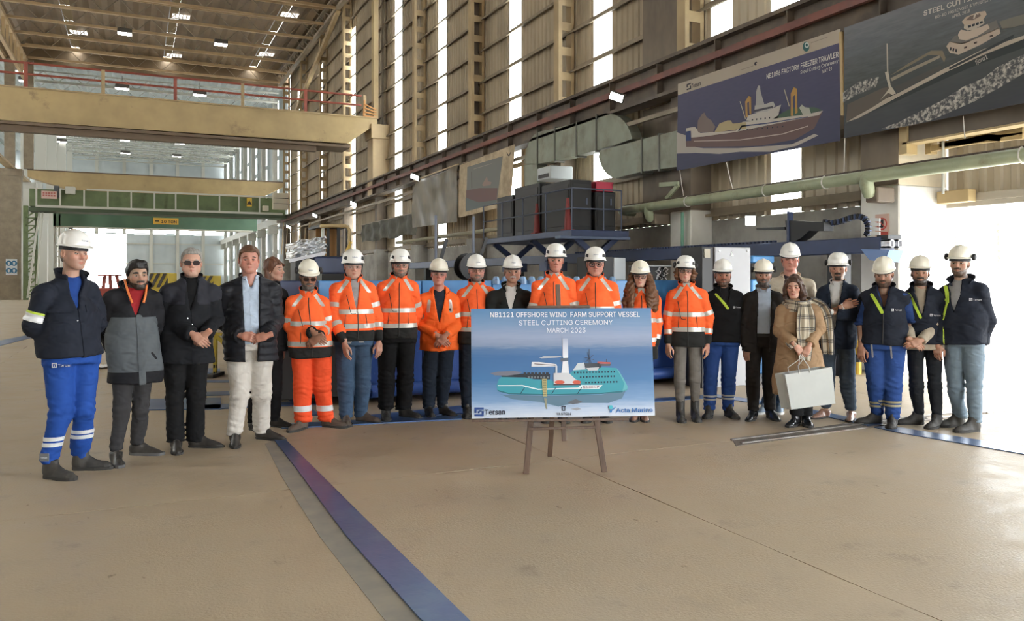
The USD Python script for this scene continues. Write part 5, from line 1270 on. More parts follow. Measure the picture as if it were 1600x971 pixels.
# dust sheet and framed poster farther along the runway beam
s3 = wall_sheet(10.62)
po = thing('banner', 'faded poster with a wide cream border and red ship, hung beside the dust sheet', 'banner')
q3 = lambda X, Y: (620 + X / 5.396, 220 + Y / 5.396)
B3 = lambda pts, layer, c, name='print': s3.print(s3.poly([q3(*p) for p in pts]), layer, c if not isinstance(c, tuple) else ink(*c), po, name)
MB().prism(s3.poly([q3(530, 208), q3(995, 30), q3(958, 540), q3(505, 655)]), s3.at(-0.006), 0.006).build('cloth', mat('poster_cream', sr(196, 178, 148), 0.7, color2=sr(160, 142, 116), scale=2.5), po)
B3([(595, 222), (895, 130), (842, 528), (582, 598)], 2, (112, 112, 108), 'printed_picture')
B3([(585, 420), (700, 400), (850, 400), (842, 510), (690, 560), (582, 590)], 3, (104, 74, 70), 'printed_hull')
B3([(582, 480), (690, 520), (842, 500), (842, 528), (582, 598)], 4, (92, 98, 98), 'printed_sea')
B3([(720, 370), (760, 300), (770, 340), (800, 350), (790, 375), (730, 384)], 4, (146, 122, 112), 'printed_deckhouse')
B3([(628, 260), (633, 260), (636, 400), (630, 400)], 4, (90, 82, 76), 'printed_mast')
B3([(650, 235), (800, 190), (800, 196), (650, 242)], 4, (140, 134, 126), 'printed_fine_print')
B3([(925, 95), (945, 120), (965, 88), (955, 125), (942, 132), (930, 118)], 4, (84, 76, 66), 'printed_emblem')
ds = thing('dust_sheet', 'brown translucent dust sheet sagging beside the faded poster', 'dust sheet')
c0, c1 = s3.p(*q3(150, 330)), s3.p(*q3(520, 205))
n_, m_ = 40, 30
U_, V_ = np.meshgrid(np.linspace(0, 1, n_), np.linspace(0, 1, m_))
topz = np.interp(U_, [0, 0.12, 0.5, 1], [s3.p(*q3(150, 420))[1], s3.p(*q3(195, 325))[1], s3.p(*q3(345, 285))[1] - 0.1, s3.p(*q3(520, 205))[1]])
botz = np.interp(U_, [0, 1], [s3.p(*q3(150, 735))[1], s3.p(*q3(500, 690))[1]])
X_ = c0[0] + (c1[0] - c0[0]) * U_
rr = np.random.default_rng(8)
bulge = 0.10 * np.sin(U_ * 9 + 4 * V_) * np.sin(np.pi * V_) + 0.05 * np.sin(U_ * 23 - 6 * V_) + ndimage.gaussian_filter(rr.normal(0, 1, U_.shape), 2) * 0.12
Z_ = topz + (botz - topz) * V_
pts = s3.o + X_[..., None] * s3.ux + Z_[..., None] * s3.uy + (bulge[..., None] * 0.5 + 0.08) * s3.n
kk = np.arange(n_ * m_).reshape(m_, n_)
fq = np.stack([kk[:-1, :-1], kk[1:, :-1], kk[1:, 1:], kk[:-1, 1:]], -1).reshape(-1, 4)
obj('sheet', (pts.reshape(-1, 3), fq), mat('dust_sheet_brown', sr(118, 106, 82), 0.4, color2=sr(82, 70, 52), scale=2.0, stretch=(1, 1, 0.4), spec=0.6), ds, 30)
MB().bar(s3.o + s3.ux * c0[0] + s3.uy * topz.max() * 0 + s3.uy * (s3.p(*q3(195, 318))[1]), s3.o + s3.ux * c1[0] + s3.uy * s3.p(*q3(520, 198))[1], 0.05, 0.05, (1, 0, 0)).build('batten', M_tan_dark, ds)
hs_ = thing('hanging_sheeting', 'torn grey-green sheeting hanging low along the wall left of the dust sheet', 'sheeting')
a, b = on_x(565, 357, 10.9), on_x(650, 330, 10.9)
ns = 30
U_, V_ = np.meshgrid(np.linspace(0, 1, ns), np.linspace(0, 1, 12))
zt3, zb3 = a[2] + 0.15, a[2] - 0.75
pts = np.stack([10.9 + 0.05 * np.sin(U_ * 40) + 0.03 * np.sin(V_ * 9 + U_ * 15), a[1] + (b[1] - a[1]) * U_, zt3 + (zb3 - zt3) * V_ + 0.05 * np.sin(U_ * 17) * V_], -1)
kk = np.arange(ns * 12).reshape(12, ns)
obj('sheet', (pts.reshape(-1, 3), np.stack([kk[:-1, :-1], kk[1:, :-1], kk[1:, 1:], kk[:-1, 1:]], -1).reshape(-1, 4)), mat('sheeting_grey', sr(84, 82, 68), 0.6, color2=sr(58, 54, 42), scale=3), hs_, 30)
MB().bar((10.93, a[1], zt3 + 0.03), (10.93, b[1], zt3 + 0.03), 0.05, 0.05).build('batten', M_girt, hs_)
# ================================================================== people: implicit bodies and clothes, meshed by surface nets
_vol = np.random.default_rng(99).normal(0, 1, (40, 40, 40)).astype(np.float32)
_vol = ndimage.gaussian_filter(_vol, 0.8, mode='wrap')
_vol /= _vol.std()
def vnoise(P, freq, seed=0):
 q = (P * np.asarray(freq) + np.array([seed * 3.71, seed * 1.93, seed * 2.37])).T
 return ndimage.map_coordinates(_vol, q % 40, order=1, mode='grid-wrap')
def smin(a, b, k):
 h = np.maximum(k - np.abs(a - b), 0) / np.maximum(k, 1e-9)
 return np.minimum(a, b) - h * h * k * 0.25
def cone(P, a, b, ra, rb):
 """Tapered capsule; returns the distance and the length parameter."""
 a, b = np.asarray(a, float), np.asarray(b, float)
 ab = b - a
 t = np.clip(((P - a) @ ab) / (ab @ ab), 0, 1)
 return np.linalg.norm(P - a - t[:, None] * ab, axis=1) - (ra + (rb - ra) * t), t
def ell(P, c, r):
 r = np.asarray(r, float)
 q = np.linalg.norm((P - np.asarray(c)) / r, axis=1)
 return (q - 1) * r.min()
def surface(sdf, lo, hi, h):
 """Surface nets: (vertices, quads as triangles) of sdf(points) = 0 in the box."""
 lo, hi = np.asarray(lo, float), np.asarray(hi, float)
 n = np.ceil((hi - lo) / h).astype(int) + 1
 ax = [lo[k] + h * np.arange(n[k]) for k in range(3)]
 G = np.stack(np.meshgrid(*ax, indexing='ij'), -1).reshape(-1, 3)
 D = np.asarray(sdf(G), float).reshape(n)
 D[0], D[-1], D[:, 0], D[:, -1], D[:, :, 0], D[:, :, -1] = (np.maximum(x, 1e-4) for x in (D[0], D[-1], D[:, 0], D[:, -1], D[:, :, 0], D[:, :, -1]))
 S = D < 0
 m = n - 1
 acc, cnt = np.zeros((*m, 3)), np.zeros(m)
 quads = []
 for a in range(3):
  b, c = (a + 1) % 3, (a + 2) % 3
  sl0, sl1 = [slice(None)] * 3, [slice(None)] * 3
  sl0[a], sl1[a] = slice(0, -1), slice(1, None)
  s0, s1 = S[tuple(sl0)], S[tuple(sl1)]
  e = np.argwhere(s0 != s1)
  if not len(e):
   continue
  d0 = D[tuple(sl0)][tuple(e.T)]
  d1 = D[tuple(sl1)][tuple(e.T)]
  p = e.astype(float)
  p[:, a] += d0 / (d0 - d1)
  cells = []
  for db, dc in ((-1, -1), (0, -1), (0, 0), (-1, 0)):
   q = e.copy()
   q[:, b] += db
   q[:, c] += dc
   cells.append(q)
   ok = (q[:, b] >= 0) & (q[:, c] >= 0) & (q[:, b] < m[b]) & (q[:, c] < m[c])
   np.add.at(acc, tuple(q[ok].T), p[ok])
   np.add.at(cnt, tuple(q[ok].T), 1)
  quads.append((cells, s0[tuple(e.T)]))
 act = cnt > 0
 idx = np.full(m, -1)
 idx[act] = np.arange(act.sum())
 v = lo + h * acc[act] / cnt[act][:, None]
 F = []
 for cells, sg_ in quads:
  q = np.stack([idx[tuple(np.clip(c, 0, m - 1).T)] for c in cells], 1)
  q = np.where(sg_[:, None], q, q[:, ::-1])
  F += [q[:, [0, 1, 2]], q[:, [0, 2, 3]]]
 if not F:
  return np.zeros((0, 3)), np.zeros((0, 3), int)
 return v, np.vstack(F)
def vnormals(v, f):
 n = np.zeros_like(v)
 fn = np.cross(v[f[:, 1]] - v[f[:, 0]], v[f[:, 2]] - v[f[:, 0]])
 for k in range(3):
  np.add.at(n, f[:, k], fn)
 return n / np.maximum(np.linalg.norm(n, axis=1, keepdims=True), 1e-12)
def relax(v, f, n=2, lam=0.5):
 """A few Laplacian steps."""
 e = np.vstack([f[:, [0, 1]], f[:, [1, 2]], f[:, [2, 0]]])
 for _ in range(n):
  acc, cnt = np.zeros_like(v), np.zeros(len(v))
  np.add.at(acc, e[:, 0], v[e[:, 1]])
  np.add.at(cnt, e[:, 0], 1)
  v = v + lam * (acc / np.maximum(cnt, 1)[:, None] - v)
 return v
def clip(v, f, phi, extra=()):
 """The part of a mesh where phi > 0, cut cleanly; extra: per-vertex arrays carried along."""
 arr = [np.asarray(v, float), np.asarray(phi, float)[:, None]] + [np.asarray(x, float).reshape(len(v), -1) for x in extra]
 w = np.hstack(arr)
 s = w[:, 3] > 0
 k = s[f].sum(1)
 F = [f[k == 3]]
 add, base = [], len(w)
 for want in (1, 2):
  g = f[k == want]
  if not len(g):
   continue
  odd = s[g] if want == 1 else ~s[g]
  i = odd.argmax(1)
  r = np.arange(len(g))
  a, b, c = g[r, i], g[r, (i + 1) % 3], g[r, (i + 2) % 3]
  tb, tc = w[a, 3] / (w[a, 3] - w[b, 3]), w[a, 3] / (w[a, 3] - w[c, 3])
  add += [w[a] + (w[b] - w[a]) * tb[:, None], w[a] + (w[c] - w[a]) * tc[:, None]]
  ib, ic = base + r, base + len(g) + r
  base += 2 * len(g)
  F += [np.stack([a, ib, ic], 1)] if want == 1 else [np.stack([ib, b, c], 1), np.stack([ib, c, ic], 1)]
 w = np.vstack([w] + add) if add else w
 F = np.vstack(F)
 u, inv = np.unique(F, return_inverse=True)
 inv = inv.reshape(-1, 3)
 w = w[u]
 key = np.round(w[:, :3] / 1e-6).astype(np.int64)
 _, first, m = np.unique(key, axis=0, return_index=True, return_inverse=True)
 w, inv = w[first], m.reshape(-1)[inv]
 good = (inv[:, 0] != inv[:, 1]) & (inv[:, 1] != inv[:, 2]) & (inv[:, 2] != inv[:, 0])
 out = [w[:, :3], inv[good]]
 at = 4
 for x in arr[2:]:
  out.append(w[:, at:at + x.shape[1]].squeeze())
  at += x.shape[1]
 return out
def patch(v, f, phi, lift, smoothn=None):
 """Region phi > 0 of a mesh as a raised layer with an edge wall."""
 n = vnormals(v, f)
 w, g, nn = clip(v, f, phi, (n,))
 if len(g) == 0:
  return None
 nn = nn.reshape(-1, 3)
 nn /= np.maximum(np.linalg.norm(nn, axis=1, keepdims=True), 1e-9)
 lift = np.broadcast_to(lift, (len(w),))[:, None] if np.ndim(lift) else lift
 e = np.vstack([g[:, [0, 1]], g[:, [1, 2]], g[:, [2, 0]]])
 key = e[:, 0].astype(np.int64) * (len(w) + 1) + e[:, 1]
 rev = e[:, 1].astype(np.int64) * (len(w) + 1) + e[:, 0]
 b = e[~np.isin(key, rev)]
 top = w + nn * lift
 N = len(w)
 wall = np.vstack([np.stack([b[:, 1], b[:, 0], b[:, 0] + N], 1), np.stack([b[:, 1], b[:, 0] + N, b[:, 1] + N], 1)]) if len(b) else np.zeros((0, 3), int)
 used = np.unique(wall[wall < N]) if len(wall) else np.zeros(0, int)
 remap = np.full(2 * N, -1)
 remap[N:] = np.arange(N)
 remap[used] = N + np.arange(len(used))
 V = np.vstack([top, w[used] - nn[used] * 0.001])
 Fo = np.vstack([g, remap[wall]]) if len(wall) else g
 return V, Fo
# ------------------------------------------------------------------ materials of people
M_skin = usdkit.material(stage, '/World/Looks/skin', {'a': ('attribute', {'attribute': 'tint'}), 'p': ('principled_bsdf', {'roughness': 0.48, 'subsurface_weight': 0.12, 'subsurface_scale': 0.012, 'specular_ior_level': 0.4})}, [('a.color', 'p.base_color')], surface='p.BSDF')
M_eye = usdkit.material(stage, '/World/Looks/eyeball', {'a': ('attribute', {'attribute': 'tint'}), 'p': ('principled_bsdf', {'roughness': 0.2})}, [('a.color', 'p.base_color')], surface='p.BSDF')
def cloth(name, c, rough=0.8, vary=0.82, scale=9.0, sheen=0.0, bump=0.02, bs=9):
 return mat(name, c, rough, 0, color2=tuple(x * vary for x in c), scale=scale, bump=bump, bump_scale=bs, spec=0.18, sheen=sheen, bdetail=1.2, bstretch=(1, 1, 1.5))
def hairmat(name, c):
 return mat(name, c, 0.42, 0, color2=tuple(x * 0.55 for x in c), scale=60.0, stretch=(1, 1, 0.12), bump=0.004, bump_scale=150, spec=0.4)
M_hivis = cloth('hivis_orange', (1.0, 0.15, 0.038), 0.75, 0.95)
M_hivis2 = cloth('work_orange', (1.0, 0.165, 0.03), 0.7, 0.94)
M_otrouser = cloth('orange_trousers', (0.86, 0.095, 0.03), 0.8, 0.9)
M_refl = mat('reflective_tape', (0.56, 0.55, 0.50), 0.35, 0.25, color2=(0.48, 0.47, 0.43), scale=14)
M_reflw = mat('white_tape', (0.72, 0.74, 0.75), 0.35, 0.15)
M_jblack = cloth('jacket_black', (0.026, 0.026, 0.025), 0.85)
M_zip = mat('zip_black', (0.015, 0.015, 0.015), 0.5)
M_helmet = mat('helmet_white', (0.80, 0.79, 0.74), 0.28, coat=0.3)
M_helmet2 = mat('helmet_cream', (0.76, 0.72, 0.60), 0.33, coat=0.2)
M_hband = mat('helmet_band', (0.02, 0.02, 0.022), 0.7)
M_lens = mat('dark_lens', (0.03, 0.012, 0.008), 0.35, spec=0.15)
M_clear = usdkit.material(stage, '/World/Looks/clear_lens', {'t': ('transparent_bsdf', {'color': (0.9, 0.92, 0.93)}), 'g': ('glossy_bsdf', {'roughness': 0.05}), 'f': ('fresnel', {'IOR': 1.15}), 'm': ('mix_closure', {})}, [('f.fac', 'm.fac'), ('t.BSDF', 'm.closure1'), ('g.BSDF', 'm.closure2')], surface='m.closure')
M_shoe = mat('shoe_black', (0.025, 0.023, 0.021), 0.45, color2=(0.05, 0.045, 0.04), scale=12, bump=0.001)
M_sole = mat('sole_dark', (0.035, 0.033, 0.03), 0.8)
SKIN = {'fair': (0.50, 0.305, 0.225), 'pink': (0.49, 0.265, 0.20), 'tan': (0.38, 0.22, 0.15), 'dark': (0.33, 0.185, 0.125), 'olive': (0.42, 0.26, 0.18)}
HAIRC = {'black': (0.014, 0.011, 0.010), 'brown': (0.075, 0.034, 0.018), 'grey': (0.34, 0.32, 0.29), 'ginger': (0.13, 0.06, 0.028), 'auburn': (0.15, 0.058, 0.026), 'curly': (0.17, 0.075, 0.033), 'white': (0.55, 0.53, 0.50), 'saltpep': (0.13, 0.12, 0.11), 'dkbrown': (0.035, 0.02, 0.013)}
# ------------------------------------------------------------------ head
def head_sdf(P, k):
 """Head in its own frame: origin between the eyes' level and the ears, face towards -y, metres. k: shape numbers."""
 w, jaw, nose = k.get('w', 1.0), k.get('jaw', 1.0), k.get('nose', 1.0)
 X = P.copy()
 X[:, 0] = np.abs(X[:, 0])
 d = ell(X, (0, 0.014, 0.045), (0.076 * w, 0.098, 0.082))
 d = smin(d, ell(X, (0, -0.022, -0.012), (0.067 * w, 0.072, 0.085)), 0.03)
 d = smin(d, ell(X, (0, -0.040, -0.062), (0.052 * w * jaw, 0.050, 0.050)), 0.03)
 d = smin(d, ell(X, (0, -0.072, -0.100), (0.023 * jaw, 0.018, 0.017)), 0.026)
 d = smin(d, cone(X, (0.052 * w * jaw, 0.0, -0.055), (0.018, -0.066, -0.100), 0.018, 0.013)[0], 0.026)
 d = smin(d, ell(X, (0.042 * w, -0.060, -0.022), (0.024, 0.022, 0.020)), 0.024)
 if k.get('cheek'):
  d = smin(d, ell(X, (0.046 * w, -0.045, -0.055), (0.026, 0.030, 0.028)), 0.02)
 d = smin(d, cone(X, (0.006, -0.087, 0.024), (0.042 * w, -0.072, 0.022), 0.010, 0.009)[0], 0.014)
 d = np.maximum(d, -ell(X, (0.033, -0.098, 0.001), (0.020, 0.019, 0.013))) if False else -smin(-d, ell(X, (0.033, -0.097, 0.000), (0.021, 0.018, 0.013)), 0.012)
 d = smin(d, cone(X, (0, -0.083, 0.012), (0, -0.106 - 0.004 * nose, -0.028), 0.0085, 0.0115 * nose)[0], 0.012)
 d = smin(d, ell(X, (0.012 * nose, -0.094, -0.034), (0.0095, 0.012, 0.0085)), 0.008)
 d = smin(d, cone(X, (0, -0.0925, -0.0615), (0.020, -0.083, -0.064), 0.0068, 0.0042)[0], 0.007)
 d = smin(d, cone(X, (0, -0.091, -0.0735), (0.018, -0.083, -0.0705), 0.0075, 0.0042)[0], 0.007)
 d = -smin(-d, cone(X, (0, -0.101, -0.0675), (0.023, -0.092, -0.0675), 0.0022, 0.0016)[0], 0.004)
 e = ell(X, (0.080 * w, 0.016, -0.008), (0.0105, 0.022, 0.034))
 e = np.maximum(e, -ell(X, (0.088 * w, 0.008, -0.006), (0.0085, 0.012, 0.020)))
 d = smin(d, e, 0.008)
 return d
def head_tint(v, k, skin):
 s = np.array(skin)
 t = np.tile(s, (len(v), 1))
 x, y, z = np.abs(v[:, 0]), v[:, 1], v[:, 2]
 g = lambda cx, cy, cz, r: np.exp(-(((x - cx) / r) ** 2 + ((y - cy) / r) ** 2 + ((z - cz) / r) ** 2))
 red = np.clip(0.55 * g(0.045, -0.07, -0.025, 0.024) + 0.6 * g(0, -0.11, -0.028, 0.018) + 0.3 * g(0.082, 0.01, -0.01, 0.03) + k.get('redness', 0.0), 0, 1)[:, None]
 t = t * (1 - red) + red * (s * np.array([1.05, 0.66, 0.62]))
 lip = np.clip(1.5 - (((x) / 0.024) ** 2 + ((z + 0.0675) / 0.0105) ** 2) * 1.5, 0, 1)[:, None] * (y < -0.075)[:, None]
 t = t * (1 - 0.8 * lip) + 0.8 * lip * (s * np.array([0.85, 0.48, 0.45]) if not k.get('lipstick') else np.array([0.42, 0.10, 0.09]))
 if k.get('stubble'):
  st = np.clip(np.minimum((-0.030 - z) / 0.02, (0.03 - y) / 0.03), 0, 1) * (1 - lip[:, 0]) * (z > -0.135)
  t = t * (1 - (k['stubble'] * st)[:, None] * np.array([0.55, 0.5, 0.45]))
 return t
def rot3(yaw, pitch, roll):
 """Head turn in degrees: yaw + turns the face to picture right, pitch + looks down, roll + tilts to picture right."""
 a, b, c = np.radians([yaw, pitch, roll])
 Rz = np.array([[math.cos(a), -math.sin(a), 0], [math.sin(a), math.cos(a), 0], [0, 0, 1]])
 Rx = np.array([[1, 0, 0], [0, math.cos(b), -math.sin(b)], [0, math.sin(b), math.cos(b)]])
 Ry = np.array([[math.cos(c), 0, math.sin(c)], [0, 1, 0], [-math.sin(c), 0, math.cos(c)]])
 return Rz @ Rx @ Ry
# ------------------------------------------------------------------ hard hats (built once, in the head's frame)
def hat_mesh(kind):
 n = 44
 a = np.arange(n) * 2 * np.pi / n            # 0 = +x, pi/2 = back, 3pi/2 = front
 cx, sy = np.cos(a), np.sin(a)
 front = np.clip(-sy, 0, 1)
 rx, ry = (0.103, 0.128) if kind == 'peak' else (0.106, 0.128)
 top, rim = (0.178, 0.064) if kind == 'peak' else (0.180, 0.060)
 rings = []
 for s in np.linspace(0.02, 1, 13):
  th = s * np.pi / 2
  z = rim + (top - rim) * math.cos(th) ** (0.9 if kind == 'peak' else 0.8)
  r = math.sin(th) ** 0.92
  x, y = rx * r * cx, ry * r * sy
  zz = np.full(n, z)
  if kind == 'peak':
   zz = zz + 0.007 * np.exp(-(x / 0.022) ** 2) * min(1, (1 - s) * 5 + 0.1) * (s < 0.93)
   zz = zz + 0.0035 * np.exp(-((np.abs(x) - 0.055) / 0.013) ** 2) * (0.2 < s < 0.85)
  else:
   zz = zz + 0.003 * np.cos(a * 2) * s
  rings.append(np.stack([x, y + 0.010, zz], 1))
 ext = 0.009 + (0.036 * front ** 2.2 if kind == 'peak' else 0.014 * front ** 2)
 drop = 0.008 + 0.008 * front ** 2 if kind == 'peak' else 0.012 + 0.0 * front
 if kind == 'climb':
  drop = drop + 0.016 * np.clip(sy, 0, 1) ** 2 + 0.012 * np.exp(-((np.abs(cx) - 1) / 0.25) ** 2)
 o = rings[-1]
 d = np.stack([cx, sy, 0 * cx], 1)
 rings.append(o + d * (ext * 0.55)[:, None] - np.stack([0 * a, 0 * a, drop * 0.5], 1))
 rings.append(o + d * ext[:, None] - np.stack([0 * a, 0 * a, drop], 1))
 rings.append(o + d * ext[:, None] - np.stack([0 * a, 0 * a, drop + 0.0045], 1))
 rings.append(o - d * 0.006 - np.stack([0 * a, 0 * a, drop * 0.4 + 0.004], 1))
 rings.append(o * [0.9, 0.9, 1] + [0, 0, 0.02])
 rings.append(np.tile([[0, 0.01, top - 0.02]], (n, 1)) + o * [0.02, 0.02, 0])
 v = np.vstack(rings)
 m = len(rings)
 i, j = np.meshgrid(np.arange(m - 1), np.arange(n), indexing='ij')
 q = np.stack([i * n + j, (i + 1) * n + j, (i + 1) * n + (j + 1) % n, i * n + (j + 1) % n], -1).reshape(-1, 4)
 v = np.vstack([v, [[0, 0.010, rings[0][:, 2].max()]]])
 f = np.vstack([q[:, [0, 1, 2]], q[:, [0, 2, 3]], np.stack([np.full(n, len(v) - 1), np.arange(n), (np.arange(n) + 1) % n], 1)])
 return v, f
HATS = {k: hat_mesh(k) for k in ('peak', 'climb')}
_hb = MB().lathe([(0.99, -0.006), (1.0, -0.006), (1.0, 0.030), (0.99, 0.030)], (0, 0.009, 0.040), 28, 0.093, 0.115).arrays()
# ------------------------------------------------------------------ shoes (built once; heel at the back, toe towards -y, sole on z = 0)
def shoe_parts(kind):
 tall = {'boot': 0.135, 'shoe': 0.075, 'sneaker': 0.085, 'highboot': 0.25}[kind]
 W = {'boot': 0.052, 'shoe': 0.044, 'sneaker': 0.046, 'highboot': 0.050}[kind]
 toe_r = 0.036 if kind in ('boot', 'highboot') else 0.027
 def up(P):
  z = P[:, 2]
  t = np.clip((0.09 - P[:, 1]) / 0.30, 0, 1)
  wid = np.interp(t, [0, 0.12, 0.3, 0.62, 0.82, 1.0], [0.55, 0.78, 0.80, 1.0, 0.92, 0.45]) * W
  hgt = np.interp(t, [0, 0.25, 0.45, 0.62, 0.85, 1.0], [0.085, 0.10, 0.092, 0.072, toe_r * 1.75, toe_r * 1.0])
  cy = np.interp(t, [0, 1], [0.08, -0.205])
  q = np.sqrt((P[:, 0] / wid) ** 2 + np.maximum(z / hgt, 0) ** 2 + (np.maximum(np.abs(P[:, 1] + 0.06) - 0.125, 0) / 0.028) ** 2)
  d = (q - 1) * 0.035
  sh = cone(P, (0, 0.045, 0.06), (0, 0.035, tall), 0.050, 0.052 if kind != 'shoe' else 0.046)[0]
  sh = np.maximum(sh, z - tall)
  d = smin(d, sh, 0.03)
  if kind != 'shoe':
   lace = np.abs(np.sin((P[:, 1] - z * 0.8) * 130))
   d = d - 0.003 * lace * (np.abs(P[:, 0]) < 0.020) * (P[:, 1] < 0.03) * (P[:, 1] > -0.12)
  d = d + 0.0012 * vnoise(P, 45)
  return np.maximum(d, 0.012 - z)
 v, f = surface(up, (-0.075, -0.25, 0.0), (0.075, 0.14, tall + 0.02), 0.0085)
 out = [(v, f)]
 pts = []
 for y, wd in zip(np.linspace(0.093, -0.212, 16), np.interp(np.linspace(0, 1, 16), [0, 0.06, 0.2, 0.35, 0.62, 0.85, 0.95, 1], [0.3, 0.65, 0.84, 0.80, 1.03, 0.88, 0.6, 0.25])):
  pts.append((wd * (W + 0.004), y))
 poly = sg.Polygon(pts + [(-x, y) for x, y in pts[::-1]]).buffer(0.002)
 m = trimesh.creation.extrude_polygon(poly, 0.024 if kind in ('boot', 'highboot', 'sneaker') else 0.016)
 out.append((np.array(m.vertices), np.array(m.faces)))
 return out
SHOES = {k: shoe_parts(k) for k in ('boot', 'shoe', 'sneaker', 'highboot')}
# ------------------------------------------------------------------ hands
def hand_mesh(curl=0.5, spread=0.15, thumb=0.5):
 """Left-handed in frame: wrist at 0, fingers along +x, back of hand +z, thumb side +y."""
 ch = []
 for k, (y0, L, r, sp) in enumerate(((0.030, 0.072, 0.0092, 0.12), (0.010, 0.080, 0.0094, 0.03), (-0.010, 0.074, 0.0090, -0.05), (-0.029, 0.058, 0.0080, -0.14))):
  p = np.array([0.088 - 0.004 * abs(k - 1), y0, 0.0])
  a = curl * (0.35 + 0.05 * k)
  s = spread * sp * 4
  seg = []
  for q, (fr, da) in enumerate(((0.45, 0), (0.30, curl * 0.75), (0.25, curl * 0.55))):
   a += da
   nx = p + L * fr * np.array([math.cos(a) * math.cos(s), math.sin(s), -math.sin(a)])
   seg.append((p, nx, r * (1 - 0.1 * q), r * (0.92 - 0.12 * q)))
   p = nx
  ch.append(seg)
 p = np.array([0.022, 0.030, -0.004])
 t1 = p + np.array([0.034, 0.028 * (1 - 0.3 * thumb), -0.012 - 0.010 * thumb])
 t2 = t1 + np.array([0.030, 0.010 - 0.016 * thumb, -0.008 * thumb])
 t3 = t2 + np.array([0.022, 0.002 - 0.012 * thumb, -0.006 * thumb])
 def f(P):
  q = np.abs(P - [0.048, 0.0, 0.0]) - [0.032, 0.027, 0.004]
  d = np.linalg.norm(np.maximum(q, 0), axis=1) + np.minimum(q.max(1), 0) - 0.011
  d = smin(d, cone(P, (-0.05, 0, 0), (0.02, 0, 0), 0.026, 0.027)[0] * 0.9, 0.02)
  d = smin(d, ell(P, (0.035, 0.026, -0.006), (0.026, 0.016, 0.014)), 0.012)
  for seg in ch:
   df = None
   for a, b, ra, rb in seg:
    e = cone(P, a, b, ra, rb)[0]
    df = e if df is None else smin(df, e, 0.003)
   d = smin(d, df, 0.006)
  dt = smin(cone(P, p, t1, 0.0135, 0.0115)[0], smin(cone(P, t1, t2, 0.0112, 0.0098)[0], cone(P, t2, t3, 0.0098, 0.008)[0], 0.003), 0.004)
  return smin(d, dt, 0.008)
 v, fc = surface(f, (-0.06, -0.065, -0.10), (0.18, 0.09, 0.04), 0.0048)
 return v, fc
HANDS = {'side': hand_mesh(0.55, 0.08, 0.6), 'clasp': hand_mesh(0.62, 0.0, 0.9), 'fist': hand_mesh(1.25, 0.02, 1.0), 'flat': hand_mesh(0.18, 0.1, 0.4)}
def put_hand(kind, wrist, direction, dorsal, thumb_up):
 """dorsal: where the back of the hand faces; thumb_up: side the thumb should be on."""
 x = np.asarray(direction, float)
 x /= np.linalg.norm(x)
 z = np.asarray(dorsal, float)
 z = z - x * (z @ x)
 z /= np.linalg.norm(z)
 y = np.cross(z, x)
 v, f = HANDS[kind]
 v = v.copy()
 if y @ np.asarray(thumb_up, float) < 0:
  v[:, 1] *= -1
  f = f[:, ::-1]
 return np.asarray(wrist) + v @ np.array([x, y, z]), f
